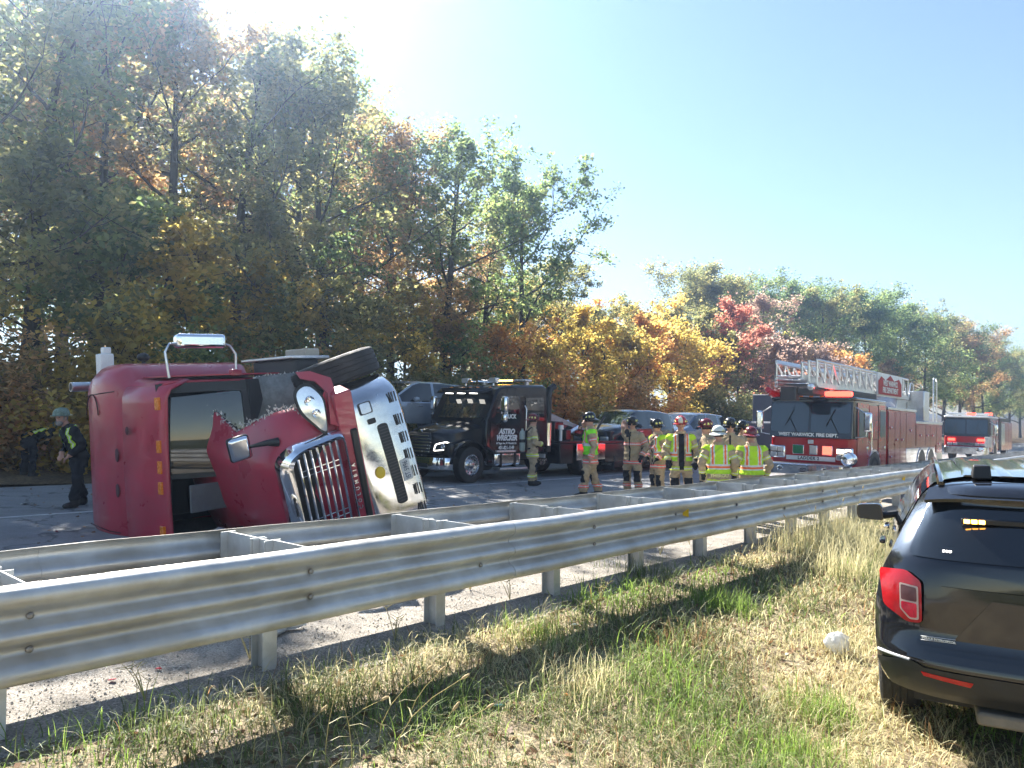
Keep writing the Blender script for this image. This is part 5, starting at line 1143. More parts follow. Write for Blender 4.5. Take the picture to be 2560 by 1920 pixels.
def body_mesh(q):
    k = q['H']/1.80; b = MB(); segs = []
    bulky = 1.0 if q['gear'] == 'turnout' else .88
    lean_ = R(q['lean']); 
    def L(p):   # lean of the upper body about the hip
        x, y, z = p
        if z <= .95: return Vector(p)
        return Vector((x*math.cos(lean_)+(z-.95)*math.sin(lean_), y, .95+(z-.95)*math.cos(lean_)-x*math.sin(lean_)))
    # torso and coat skirt
    rg = [(.70, .150, .205, .0), (.78, .158, .215, 0), (.90, .15, .205, 0), (1.02, .142, .195, 0), (1.16, .150, .205, 0), (1.30, .152, .222, 0), (1.40, .140, .215, -.005), (1.46, .115, .175, -.01), (1.51, .085, .10, -.005), (1.56, .06, .065, .0)]
    rings = []
    for z, rx, ry, cx in rg:
        rings.append([tuple(L(p)) for p in ellip_ring(z, rx*bulky, ry*bulky, 24, cx)])
    b.loft(rings)
    # head
    hc_ = L((.015, 0, 1.67)); ha = R(q['head']); rotv = lambda d: Vector((d[0]*math.cos(ha)-d[1]*math.sin(ha), d[0]*math.sin(ha)+d[1]*math.cos(ha), d[2]))
    he = lambda d, r: b.ell(tuple(hc_+rotv(d)), r, 14, 10)
    he((0, 0, .02), (.098, .082, .105)); he((.025, 0, -.055), (.07, .062, .062)); he((.095, 0, -.005), (.022, .015, .026)); he((.085, 0, -.055), (.018, .026, .014)); he((.07, 0, -.095), (.025, .028, .02)); he((.075, 0, .03), (.02, .055, .016))
    for sg in (1, -1): he((-.005, sg*.084, -.01), (.022, .012, .033))
    caps(b, L((-.01, 0, 1.48)), L((0, 0, 1.60)), .062, .058)
    if q['gear'] == 'turnout': b.loft([[tuple(L(p)) for p in ellip_ring(z, r, r*1.05, 18)] for z, r in ((1.47, .105), (1.50, .098), (1.555, .092), (1.56, .075), (1.50, .07))], cap=False)
    # legs
    for sg in (1, -1):
        st = q['stride']*sg; ft = Vector((st*.5, sg*q['stance'], .09)); hip = Vector((0, sg*.105, .92)); kb = q['knee'][0 if sg > 0 else 1]
        kn = hip.lerp(ft, .5)+Vector((.03+kb, sg*.012, 0)); leg = bulky*1.06
        caps(b, hip, kn, .115*leg, .090*leg); caps(b, kn, ft+Vector((-.01, 0, .02)), .090*leg, .080*leg)
        b.ell((ft.x, ft.y, .20), (.095*leg, .09*leg, .13), 12, 8)
        segs.append(('leg', hip, kn, .12)); segs.append(('shin', kn, ft, .1))
        b.ell((ft.x+.055, ft.y+sg*.008, .052), (.15, .055, .055), 14, 8); b.ell((ft.x-.02, ft.y, .06), (.075, .058, .065), 12, 8); b.ell((ft.x+.15, ft.y+sg*.012, .045), (.06, .052, .045), 10, 6)
        segs.append(('foot', Vector((ft.x-.06, ft.y, .03)), Vector((ft.x+.17, ft.y, .03)), .055))
    # arms
    for i, sg in enumerate((1, -1)):
        sh = L((-.01, sg*.205*bulky/1.0, 1.40)); hnd = q['hands'][i] if q['hands'] and q['hands'][i] else (.06, sg*.33, .82)
        hd = L(hnd) if hnd[2] > .95 else Vector(hnd)
        v = hd-sh; d = min(v.length, .56); u = v.normalized(); hd = sh+u*d; l1, l2 = .30, .28
        hgt = math.sqrt(max(0, l1*l1-((d*d+l1*l1-l2*l2)/(2*d))**2)); mid = sh+u*((d*d+l1*l1-l2*l2)/(2*d))
        bend = Vector((-.75, sg*.65, -.35)); bend = (bend-u*bend.dot(u)).normalized(); el = mid+bend*hgt
        caps(b, sh, el, .085*bulky, .068*bulky); caps(b, el, hd-u*.02, .068*bulky, .058*bulky)
        segs.append(('upper', sh, el, .085)); segs.append(('fore', el, hd, .066))
        fw = (hd-el).normalized(); si = Vector((0, 0, 1)).cross(fw); si = si.normalized() if si.length > .1 else Vector((1, 0, 0)); up = fw.cross(si).normalized()
        pc = hd+fw*.055; b.M = frame(pc, fw, si); b.ell((0, 0, 0), (.055, .042, .022), 10, 6); b.M = None
        for fi in range(4):
            o = si*(-.032+.021*fi); ln = (.055, .068, .063, .048)[fi]; p0 = pc+fw*.035+o; p1 = p0+fw*ln*.55+up*(-.012); p2 = p1+fw*ln*.3+up*(-.035)
            b.tube([p0, p1, p2], [.0125, .0115, .010], 6)
        p0 = pc-fw*.015+si*(.035*-sg); b.tube([p0, p0+fw*.04+si*(.03*-sg), p0+fw*.075+si*(.034*-sg)], [.014, .013, .011], 6)
        segs.append(('hand', hd+fw*.01, hd+fw*.15, .05))
        q.setdefault('_hands', []).append((hd+fw*.09, fw, si, up))
    q['_head'] = (hc_, ha); q['_L'] = L; q['_segs'] = segs
    b.v = [tuple(Vector(p)) for p in b.v]
    return b
def seg_dist(C, a, c):
    a, c = np.array(a), np.array(c); d = c-a; t = np.clip(((C-a)@d)/(d@d), 0, 1); return np.linalg.norm(C-(a+t[:, None]*d), axis=1), t
def helmet_parts(e, kind, hc_, ha, scale=1.0):
    Mh_ = Matrix.Translation(hc_+Vector((0, 0, .035))) @ Matrix.Rotation(ha, 4, 'Z') @ Matrix.Rotation(R(4), 4, 'Y')
    if kind == 'camo':
        b = MB(M=Mh_); rings = [ellip_ring(z, r, r*.88, 24, cx) for z, r, cx in ((.005, .185, 0), (.012, .185, 0), (.02, .145, 0), (.06, .142, 0), (.10, .125, 0), (.135, .09, 0), (.15, .04, 0), (.153, .005, 0))]
        b.loft(rings); b.build('hard_hat', HCAMO, e, angle=50); return
    m_ = {'black': HBLACK, 'maroon': HMAROON, 'red': HRED, 'white': HWHITE}[kind]
    b = MB(M=Mh_); rings = []
    for z, r, kk in ((.0, .125, 0), (.05, .128, 0), (.09, .118, 0), (.125, .095, 0), (.148, .06, 0), (.158, .005, 0)): rings.append(ellip_ring(z, r*1.08, r*.95, 24))
    b.loft(rings); hm_ = b.build('helmet', m_, e, angle=40)
    b = MB(M=Mh_); inn, out_ = [], []
    for k in range(32):
        a = 2*math.pi*k/32; c, s_ = math.cos(a), math.sin(a); rx = .185 if c > 0 else .235
        inn.append((.13*c, .115*s_, .012)); out_.append((rx*c, .165*s_, -.012-(.035*max(0, -c)**2)+.012*max(0, c)))
    b.loft([inn, out_, [(p[0], p[1], p[2]-.008) for p in out_], [(p[0], p[1], p[2]-.01) for p in inn]], cap=False); b.build('brim', m_, hm_, angle=40)
    for a in (0, 90):
        b = MB(M=Mh_ @ Matrix.Rotation(R(a), 4, 'Z')); b.tube([(.132*math.cos(t_)*(1 if a == 0 else .9), 0, .152*math.sin(t_)+.005) for t_ in [math.pi*k/12 for k in range(13)]], .010, 5); b.build('ridge', m_, hm_)
    b = MB(M=Mh_); b.add([(.150, -.042, .015), (.150, .042, .015), (.155, .05, .07), (.145, .03, .13), (.14, 0, .155), (.145, -.03, .13), (.155, -.05, .07)], [(0, 1, 2, 3, 4, 5, 6)]); b.build('front_shield', {'red': HWHITE, 'white': HWHITE}.get(kind, HBLACK), hm_, solid=.006)
    for sg in (1, -1):
        for k in range(3):
            a = R(50+k*36)*sg; b = MB(M=Mh_ @ Matrix.Rotation(a, 4, 'Z')); r_ = .141-.008*abs(math.sin(a))
            b.add([(r_-.002, -.022, .03), (r_-.002, .022, .03), (r_-.016, .016, .075), (r_-.016, -.016, .075)], [(0, 1, 2, 3)]); b.build('reflective_patch', PATCHY, hm_, solid=.004)
    if kind == 'white':
        b = MB(M=Mh_); b.lathe([(.140, .02), (.146, .022), (.146, .035), (.140, .037)], (0, 0, 0), 'z', 24, cap=False); b.v = [tuple(v) for v in b.v]; b.build('goggle_strap', BLACK, hm_)
    b = MB(M=Mh_); b.loft([ellip_ring(-.01, .108, .098, 20), ellip_ring(-.06, .108, .10, 20, -.006)], cap=False); b.v = [v for v in b.v]
    if kind != 'red': b.build('ear_flap', DARKC, hm_, solid=.004)
def finish_person(q, me):
    X = (q['px']*0.46293-512)/741.; Y = q['Y']; x = X*Y
    sc = q['H']/1.80*(1.05 if q['Y'] > 14.5 else 1.0)
    z = gz(x, Y)+.012
    e = empty('person', Matrix.Translation((x, Y, z)) @ Matrix.Rotation(-R(q['heading'])+math.pi/2, 4, 'Z') @ Matrix.Scale(sc, 4)); tag(e, q['label'], 'person', q['group'])
    n = len(me.vertices); V = np.empty(n*3); me.vertices.foreach_get('co', V); V = V.reshape(-1, 3)
    N = np.empty(n*3); me.vertices.foreach_get('normal', N); N = N.reshape(-1, 3)
    hc_, ha = q['_head']; hcv = np.array(hc_)
    # cloth folds
    seed = q['px']*.13
    fold = .008*np.sin(V[:, 2]*34+6*np.sin(V[:, 0]*9+seed)+5*np.sin(V[:, 1]*8+seed))+.006*np.sin(V[:, 2]*15+V[:, 1]*17+seed)+.005*np.sin(V[:, 2]*58+9*np.sin(V[:, 1]*6+V[:, 0]*7+seed))
    dh = np.linalg.norm((V-hcv)/np.array([.13, .13, .16]), axis=1); fold[dh < 1] = 0; fold[V[:, 2] < .14] = 0
    for nm, a, c, r in q['_segs']:
        if nm == 'hand': d, t = seg_dist(V, a, c); fold[d < .075] = 0
    V2 = V+N*fold[:, None]; me.vertices.foreach_set('co', V2.ravel()); me.update()
    nf = len(me.polygons); C = np.empty(nf*3); me.polygons.foreach_get('center', C); C = C.reshape(-1, 3)
    ds = {}
    for i, (nm, a, c, r) in enumerate(q['_segs']): ds[i] = seg_dist(C, a, c)
    arm = np.zeros(nf, bool); hand = np.zeros(nf, bool); foot = C[:, 2] < .13
    upz = np.array(q['_L']((0, 0, 1.40)))-np.array(q['_L']((0, 0, 1.0))); upz /= np.linalg.norm(upz)
    hgt = np.where(C[:, 2] > .95, .95+((C-np.array([0, 0, .95]))@upz), C[:, 2]); xf = C-np.outer(hgt-.95, upz)*(C[:, 2] > .95)[:, None]; xx = xf[:, 0]
    torso_r = (np.abs(C[:, 1]) < .21)
    par = {}
    for i, (nm, a, c, r) in enumerate(q['_segs']):
        d, t = ds[i]
        if nm in ('upper', 'fore'):
            k = (d < r*1.32) & ((np.abs(C[:, 1]) > .17) | (nm == 'fore')) & (hgt < 1.47)
            if nm == 'upper': k &= (t > .12)
            arm |= k; par.setdefault(nm, []).append((k, t))
        if nm == 'hand': hand |= (d < .062) & (ds[i][1] >= 0.0)
    head = np.linalg.norm((C-hcv)/np.array([.125, .115, .15]), axis=1) < 1.06
    head |= (hgt > 1.545)
    mats_ = [TAN, SKIN, BOOT, GLOVE, PAD, DARKC]; mi = np.zeros(nf, int)
    torn = q['gear'] == 'turnout'
    if not torn: mi[:] = 5
    mi[head & ~arm & ~hand] = 1
    cr = R(q['head'])
    if torn:
        for kn in [i for i, s_ in enumerate(q['_segs']) if s_[0] == 'shin']:
            a = q['_segs'][kn][1]; k = (np.abs(C[:, 2]-a.z+.04) < .13) & (np.abs(C[:, 1]-a.y) < .085) & (C[:, 0] > a.x+.02) & ~arm & ~hand; mi[k] = 4
        zip_ = (np.abs(C[:, 1]) < (.055 if q['open_coat'] else .014)) & (xx > .05) & (hgt > .76) & (hgt < 1.49) & ~arm & ~hand & ~head; mi[zip_] = 5
    mi[hand] = 3 if torn and not q['mask'] else 1
    mi[foot] = 2
    for m_ in mats_: me.materials.append(m_)
    me.polygons.foreach_set('material_index', mi); me.polygons.foreach_set('use_smooth', np.ones(nf, bool)); me.name = 'body'
    body = bpy.data.objects.new('body', me); col.objects.link(body); body.parent = e
    def shell(mask, mats2, idx, off, name, parent=e):
        fi = np.nonzero(mask)[0]
        if len(fi) == 0: return None
        vs, fs, mm = [], [], []; mp = {}
        for f in fi:
            pl = me.polygons[int(f)]; row_ = []
            for v in pl.vertices:
                if v not in mp: mp[v] = len(vs); vs.append(tuple(V2[v]+N[v]*off))
                row_.append(mp[v])
            fs.append(tuple(row_)); mm.append(int(idx[f]))
        m2 = bpy.data.meshes.new(name); m2.from_pydata(vs, [], fs)
        for m_ in mats2: m2.materials.append(m_)
        m2.polygons.foreach_set('material_index', mm); m2.polygons.foreach_set('use_smooth', [True]*len(fs))
        o = bpy.data.objects.new(name, m2); col.objects.link(o); o.parent = parent
        return o
    tor = ~arm & ~hand & ~head
    if torn:
        bm_ = LIME if q['band'] == 'lime' else PINK
        def band(mask, coord, lo, hi, nm='reflective_band'):
            k = mask & (coord > lo) & (coord < hi); mid = (lo+hi)/2; w_ = (hi-lo)*.17; idx = np.where(np.abs(coord-mid) < w_, 1, 0); shell(k, [bm_, SILVERB], idx, .005, nm)
        nz_ = ~((np.abs(C[:, 1]) < .04) & (xx > .05)) if q['open_coat'] else np.ones(nf, bool)
        band(tor & nz_ & (C[:, 2] > .6), hgt, .745, .825)
        band(tor & nz_ & (mi != 5), hgt, 1.175, 1.245)
        for k, t in par.get('fore', []): band(k & ~hand, t, .62, .86)
        for k, t in par.get('upper', []): band(k, t, .45, .66)
        for sg in (1, -1): band(tor & (C[:, 1]*sg > 0), C[:, 2], .215, .285)
    if q['vest']:
        green = q['vest'] == 'green'
        k = tor & (hgt > (.93 if torn else 1.0)) & (hgt < 1.475); 
        if q['vest'] in ('open', 'green', 'straps'): k &= ~((np.abs(C[:, 1]) < (.08 if q['vest'] == 'open' else .02)) & (xx > .04))
        ay = np.abs(C[:, 1]); idx = np.zeros(nf, int)
        vs_ = (ay > .075) & (ay < .15) & (hgt > 1.10); idx[vs_] = 1; idx[(ay > .098) & (ay < .127) & (hgt > 1.10)] = 2
        hs2_ = (hgt > 1.015) & (hgt < 1.115); idx[hs2_] = 2; idx[(hgt > 1.048) & (hgt < 1.082)] = 1
        if green: idx[(hgt > 1.12) & (hgt < 1.18)] = 2; idx[(hgt > 1.0) & (hgt < 1.12)] = 0
        if q['vest'] == 'straps': k &= (ay > .09) & (ay < .15) & (hgt > 1.0); idx[:] = 0; idx[(ay > .11) & (ay < .13)] = 2
        if not green and q['vest'] != 'straps':
            idx[vs_] = 2; idx[(ay > .098) & (ay < .127) & (hgt > 1.10)] = 1; idx[hs2_] = 2; idx[(hgt > 1.045) & (hgt < 1.085)] = 1
        shell(k, [VGREEN if green else VLIME, VORANGE, SILVERB], idx, .016, 'safety_vest')
    helmet_parts(e, q['helmet'], hc_, ha)
    # eyes, mouth, hair
    Mf = Matrix.Translation(hc_) @ Matrix.Rotation(ha, 4, 'Z')
    for sg in (1, -1):
        b = MB(M=Mf); b.ell((.086, sg*.032, .012), (.012, .015, .008), 8, 6); b.build('eye', HAIRD, e)
    b = MB(M=Mf); b.ell((.099, 0, -.056), (.006, .025, .005), 8, 5); b.build('mouth', mat('lips', (.3, .1, .08), .6), e)
    b = MB(M=Mf); b.loft([ellip_ring(-.03, .085, .088, 16, -.022), ellip_ring(.02, .092, .092, 16, -.02), ellip_ring(.05, .09, .09, 16, -.02)], cap=False); b.f = [f for f in b.f if sum(b.v[i][0]*0+1 for i in f)]; b.build('hair', HAIRD if not beard_(q) else BEARD, e)
    if q['beard']:
        b = MB(M=Mf); b.ell((.045, 0, -.09), (.062, .062, .055), 12, 8); b.build('beard', BEARD, e)
    if q['glasses']:
        b = MB(M=Mf)
        for sg in (1, -1): b.ell((.098, sg*.034, .012), (.008, .027, .018), 10, 6)
        b.box(.095, .105, -.02, .02, .016, .022); b.build('sunglasses', GLASS, e)
    if q['tank']:
        L = q['_L']; b = MB(); b.lathe([(.01, -.27), (.06, -.26), (.085, -.22), (.085, .2), (.06, .26), (.03, .28), (.03, .33), (.001, .33)], (-.26, 0, 1.14), 'z', 16); t_ = b.build('air_tank', GREYT, e)
        b = MB(); b.lathe([(.087, -.03), (.088, -.03), (.088, .05), (.087, .05)], (-.26, 0, 1.14), 'z', 16, cap=False); b.build('tank_band', BLACK, t_)
        b = MB(); b.box(-.2, -.165, -.1, .1, .9, 1.4); b.build('tank_frame', BLACK, e, bevel=.02)
        for sg in (1, -1):
            b = MB(); b.tube([(-.17, sg*.1, 1.38), (-.05, sg*.12, 1.5), (.1, sg*.12, 1.40), (.165, sg*.11, 1.2), (.1, sg*.17, 1.0), (-.15, sg*.15, .95)], .018, 6); b.build('strap', BLACK, e)
    if q['mask']:
        hp, fw, si, up = q['_hands'][q['mask']-1]; b = MB(); b.box(-.035, .035, -.025, .025, -.10, .09); b.tube([(0, 0, .09), (0, 0, .2)], .006, 5); b.v = [tuple(Vector(v)+hp) for v in b.v]; b.build('radio', BLACK, e, bevel=.008)
    if q['text_hem']:
        text('coat_lettering', q['text_hem'], mat('coat_ink', (.75, .68, .3), .7), e, frame((-.178, 0, .90), (0, -1, 0), (0, 0, 1)), .085, bold=.004)
def beard_(q): return q['beard']
G1 = 'firefighters standing on the road'
person(1150, 20.2, 82, 1.80, band='lime', helmet='maroon', tank=True, hands=((.22, .12, 1.02), (.24, -.1, 1.05)), label='firefighter with grey air tank on back standing before the tow truck', head=-25, stance=.12, stride=.1)
person(1275, 17.6, 272, 1.86, band='pink', helmet='black', vest='green', hands=((.02, .3, .85), (.17, -.08, 1.58)), mask=2, label='firefighter in green vest holding a radio to his mouth', head=0, stride=.34, stance=.10)
person(1366, 18.3, 218, 1.80, band='pink', helmet='black', hands=((.12, .30, .92), (.16, -.06, 1.50)), label='firefighter with red bands and black helmet, one hand at chin', head=25, stance=.15)
person(1420, 17.3, 250, 1.76, band='pink', helmet='black', vest='open', glasses=True, hands=((.15, .22, .95), (.18, -.16, .95)), label='firefighter in sunglasses and open yellow vest', head=5, stance=.14)
person(1470, 16.3, 188, 1.82, band='lime', helmet='red', vest='open', open_coat=True, hands=((.12, .28, .9), (.1, -.26, .92)), label='firefighter in red helmet facing us with open coat over black shirt', head=-6, stance=.14)
person(1527, 15.6, 262, 1.78, band='lime', helmet='maroon', hands=((.10, .26, .9), (.2, -.12, 1.0)), label='firefighter in maroon helmet seen side-on behind the white helmet', head=0)
person(1551, 13.9, 12, 1.74, band='lime', helmet='white', vest='full', hands=((.10, .30, .92), (.16, -.20, 1.0)), text_hem='THEROU', label='fire chief in white helmet and yellow vest with his back turned', head=-20)
person(1577, 16.6, 200, 1.82, band='lime', helmet='black', hands=((.1, .26, .9), (.12, -.26, .92)), label='smiling firefighter in black helmet between the two yellow vests', head=8)
person(1604, 17.6, 215, 1.78, band='pink', helmet='black', hands=None, label='firefighter mostly hidden behind others, only black helmet showing', head=10)
person(1622, 13.9, 4, 1.74, band='lime', helmet='maroon', vest='full', hands=((.08, .32, .9), (.1, -.30, .9)), label='firefighter in maroon helmet and yellow vest with back turned', head=-4)
person(174, 13.4, 210, 1.80, gear='work', helmet='camo', vest='straps', beard=True, hands=((.22, .1, 1.02), (.22, -.12, 1.05)), label='bearded worker in camouflage hard hat at the rear of the wreck', head=20, lean=26, stride=.3, group='recovery workers by the wreck')
person(64, 17.5, 20, 1.74, gear='work', helmet='camo', vest='straps', hands=((.3, .15, .75), (.3, -.15, .75)), label='stooping worker in dark clothes at the far left', head=0, lean=76, group='recovery workers by the wreck')
tmp = []
for q in PEOPLE:
    b = body_mesh(q); me = bpy.data.meshes.new('tmp'); me.from_pydata(b.v, [], b.f)
    bm = bmesh.new(); bm.from_mesh(me); bmesh.ops.recalc_face_normals(bm, faces=bm.faces); bm.to_mesh(me); bm.free()
    o = bpy.data.objects.new('tmp', me); col.objects.link(o); md = o.modifiers.new('r', 'REMESH'); md.mode = 'VOXEL'; md.voxel_size = .0125
    sm = o.modifiers.new('s', 'SMOOTH'); sm.factor = .5; sm.iterations = 2
    tmp.append(o)
dg = bpy.context.evaluated_depsgraph_get(); meshes = [bpy.data.meshes.new_from_object(o.evaluated_get(dg)) for o in tmp]
for o in tmp: m_ = o.data; bpy.data.objects.remove(o); bpy.data.meshes.remove(m_)
for q, me in zip(PEOPLE, meshes): me.materials.clear(); finish_person(q, me)
# ------------------------------------------------------------------ black police SUV on the verge, seen from behind
PB = mat('police_black', (0.007, 0.007, 0.009), 0.09, var=0.2, scale=2.5, coat=0.9, rvar=.5, dirt=(.04, .037, .033), dirt_amt=.08)
PPLAST = mat('police_plastic', (0.022, 0.023, 0.025), 0.42, var=0.2, scale=5, dirt=(.10, .09, .075), dirt_amt=.3)
MP = bearing_matrix(5.21, .44, 28.8, 0.02, tilt=False)
pol = empty('police_suv', MP); tag(pol, 'black police SUV parked on the grass with rear towards us', 'police car')
HWZ = [(.38, .86), (.42, .93), (.55, .98), (.75, 1.0), (.95, .992), (1.1, .965), (1.2, .925), (1.26, .895), (1.4, .83), (1.56, .745), (1.63, .70), (1.68, .64), (1.71, .52), (1.72, .30), (1.725, .0)]
XRZ = [(.38, .20), (.42, .10), (.50, .02), (.62, .0), (.70, .03), (.78, .07), (1.0, .085), (1.15, .10), (1.22, .11), (1.26, .13), (1.58, .38), (1.62, .36), (1.66, .34), (1.70, .45), (1.72, .6)]
hz_ = lambda z: interp(HWZ, z); xr_ = lambda z: interp(XRZ, z)
def rear(y, z):
    h = hz_(z); u = min(1.0, abs(y)/max(h, .05)); return Vector((xr_(z)+.05*u*u+.20*u**6, y, z))
ZR = [.38, .40, .42, .46, .5, .58, .64, .70, .78, .86, .95, 1.03, 1.1, 1.16, 1.22, 1.26, 1.33, 1.4, 1.48, 1.56, 1.60, 1.64, 1.68, 1.70, 1.715]
b = MB(); nu = 28
b.add([tuple(rear(hz_(z)*(-1+2*k/nu), z)) for z in ZR for k in range(nu+1)], [(j*(nu+1)+k, j*(nu+1)+k+1, (j+1)*(nu+1)+k+1, (j+1)*(nu+1)+k) for j in range(len(ZR)-1) for k in range(nu)])
# sides, roof and front
TOPX = [(.3, 1.72), (1.2, 1.76), (2.6, 1.76), (3.0, 1.70), (3.75, 1.16), (4.6, 1.05), (4.95, .85), (5.02, .6)]
XS = [0.0, .12, .3, .5, .7, .8, .9, 1.0, 1.1, 1.2, 1.3, 1.4, 1.5, 1.7, 2.0, 2.4, 2.8, 3.1, 3.5, 3.9, 4.4, 4.8, 5.02]
def side_pt(x0, z, sg):
    base = rear(hz_(z), z); x = base.x+x0*(5.02-base.x)/5.02; zt = interp(TOPX, x); zz = z
    if z > .95: zz = min(z+(zt-1.72)*max(0, (z-1.2)/.52), zt) if zt > 1.3 else min(z, zt)
    h = hz_(z) if zt > 1.3 else interp([(.3, .93), (.75, 1.0), (1.0, .97), (1.3, .9)], min(z, zt)); h *= 1-.16*max(0, (x-4.2)/.82)**2
    for xc in (1.12, 4.1):
        d = abs(x-xc)
        if d < .45: zz = max(zz, .39+math.sqrt(.45*.45-d*d))
    return (x, sg*h, zz)
for sg in (1, -1):
    b.add([side_pt(x, z, sg) for z in ZR for x in XS], [(j*len(XS)+k, j*len(XS)+k+1, (j+1)*len(XS)+k+1, (j+1)*len(XS)+k) for j in range(len(ZR)-1) for k in range(len(XS)-1)])
b.add([side_pt(x, 1.715, sg) for sg in (1, -1) for x in XS], [(k, k+1, len(XS)+k+1, len(XS)+k) for k in range(len(XS)-1)])
b.build('body', PB, pol, angle=50)
b = MB(); b.box(.4, 4.9, -.78, .78, .3, .95); b.build('underbody', BLACK, pol)
def rp(poly, name, m_, off, depth=.012, step=.06, bevel=0., parent=None): return patch(poly, rear, name, m_, parent or pol, off=-off, depth=-depth, step=step, bevel=bevel)
rp(poly_round([(-.80, 1.255), (.80, 1.255), (.665, 1.585), (-.665, 1.585)], .05), 'rear_window', GLASS, .006, .01)
# liftgate skin below the glass, with a recess for the plate
for pl_ in ([(-.76, .735), (.76, .735), (.70, 1.0), (.70, 1.235), (-.70, 1.235), (-.70, 1.0)],):
    rp(pl_, 'liftgate', PB, .008, .012)
rp([(-.56, .79), (.56, .79), (.36, 1.045), (-.36, 1.045)], 'plate_recess', mat('recess_black', (.01, .011, .014), .06, var=.1, coat=.8), .014, .008)
rp([(-.60, 1.06), (.60, 1.06), (.62, 1.10), (-.62, 1.10)], 'liftgate_crease', PB, .026, .02)
rp(rect(-.16, .16, .82, .97, .01), 'license_plate', WHITEP, .026, .01)
for sg in (1, -1):
    LP_ = poly_round([(sg*.72, .865), (sg*.80, .855), (sg*.93, .93), (sg*.955, 1.14), (sg*.80, 1.165), (sg*.72, 1.11)], .025)
    tl = rp(LP_, 'tail_light', REDLENS, .022*sg if False else .022, .03, .05)
    rp(poly_round([(sg*.735, .88), (sg*.785, .875), (sg*.835, .93), (sg*.835, 1.085), (sg*.735, 1.078)], .012), 'lamp_border', mat('lamp_border', (.62, .45, .38), .3, var=.1), .027, .008, .05, parent=pol)
    rp(poly_round([(sg*.744, .985), (sg*.826, .985), (sg*.826, 1.075), (sg*.744, 1.068)], .01), 'reverse_lamp', mat('smoked_lens', (.16, .06, .06), .1, var=.2, scale=30), .031, .006, .05)
    rp(poly_round([(sg*.744, .89), (sg*.78, .886), (sg*.826, .935), (sg*.826, .975), (sg*.744, .975)], .01), 'stop_lamp', mat('bright_red_lens', (.75, .02, .05), .1, var=.25, scale=40, coat=.5), .031, .006, .05)
    rp([(sg*.48, .545), (sg*.72, .565), (sg*.735, .59), (sg*.465, .575)], 'bumper_reflector', REDLENS, .014, .01)
rp([(-.90, .425), (.90, .425), (.985, .60), (.80, .64), (.72, .615), (-.72, .615), (-.80, .64), (-.985, .60)], 'bumper', PPLAST, .010, .012)
rp([(-.80, .655), (.80, .655), (.80, .70), (-.80, .70)], 'bumper_ledge', PB, .03, .03)
b = MB(); b.tube([rear(y, .64+.03*(abs(y)-.78 if abs(y) < .86 else .08))+Vector((-.012, 0, 0)) for y in (.80, .85, .90, .95, .98)], .008, 5); b.build('bumper_glint', WHITEP, pol)  # white tube stands for the light glancing off the bumper corner
b = MB(); b.box(.1, .5, -.45, .45, .30, .38); b.build('rear_valance', mat('dusty_metal', (.2, .17, .13), .7, var=.3), pol, bevel=.02)
text('badge_lettering', 'POLICE INTERCEPTOR', SILVERB, pol, frame(rear(.64, .785)+Vector((-.036, 0, 0)), (-.2, -1, 0), (0, 0, 1)), .017, bold=.0008, sx=1.05, ext=.001)
b = MB(); c_ = rear(.62, .785)
for (y0, y1, z0, z1) in ((.55, .735, .774, .7755), (.55, .735, .797, .7985)): b.box(c_.x-.03, c_.x-.022, y0, y1, z0, z1)
b.build('badge_frame', SILVERB, pol)
# spoiler, roof ribs, antenna, warning lamps
b = MB(); rings = []
for k in range(21):
    y = -.70+1.4*k/20; d = .10*abs(y/.7)**3; rings.append([(.335+d, y, 1.605-.03*abs(y/.7)**4), (.33+d, y, 1.625-.03*abs(y/.7)**4), (.55, y*.96, 1.715-.05*abs(y/.7)**4), (.55, y*.96, 1.66-.05*abs(y/.7)**4)])
b.loft(rings); b.build('spoiler', PB, pol, angle=40)
for y in (-.42, -.21, 0, .21, .42):
    b = MB(); b.loft([[(x, y-.05, z), (x, y-.03, z+.012), (x, y+.03, z+.012), (x, y+.05, z)] for x, z in ((.8, 1.728), (.9, 1.735), (1.6, 1.752), (2.4, 1.755), (2.55, 1.75))], cap=True); b.build('roof_rib', PB, pol)
for sg in (1, -1):
    b = MB(); b.tube([(.55, sg*.60, 1.69), (.75, sg*.605, 1.735), (1.6, sg*.61, 1.76), (2.6, sg*.61, 1.745), (2.85, sg*.62, 1.71)], .022, 6); b.build('roof_rail', PB, pol)
b = MB(); b.M = Matrix.Translation((.78, .36, 1.725)); b.loft([[(-.12, -.055, 0), (.16, -.055, 0), (.16, .055, 0), (-.12, .055, 0)], [(-.10, -.05, .09), (.08, -.04, .085), (.08, .04, .085), (-.10, .05, .09)]]); b.build('roof_antenna', BLACK, pol, bevel=.01)
pr = rear(.42, 1.47); b = MB(); b.box(pr.x-.035, pr.x-.008, .10, .50, 1.472, 1.504); b.build('warning_light_bar', BLACK, pol, bevel=.005)
for k in range(3):
    y = .47-k*.04; b = MB(); b.box(pr.x-.045, pr.x-.034, y-.016, y+.016, 1.476, 1.50); b.build('warning_lamp', AMBERLIT, pol, bevel=.003)
for k in range(3):
    y = .60-k*.018; p = rear(y, 1.305); b = MB(); b.box(p.x-.012, p.x-.006, y-.006, y+.006, 1.298, 1.312); b.build('led', WHITELIT, pol)
# rear wiper
b = MB(); b.tube([rear(0, 1.27)+Vector((-.02, 0, 0)), rear(-.12, 1.3)+Vector((-.03, 0, 0)), rear(-.45, 1.33)+Vector((-.03, 0, 0))], .009, 6); b.build('wiper', BLACK, pol)
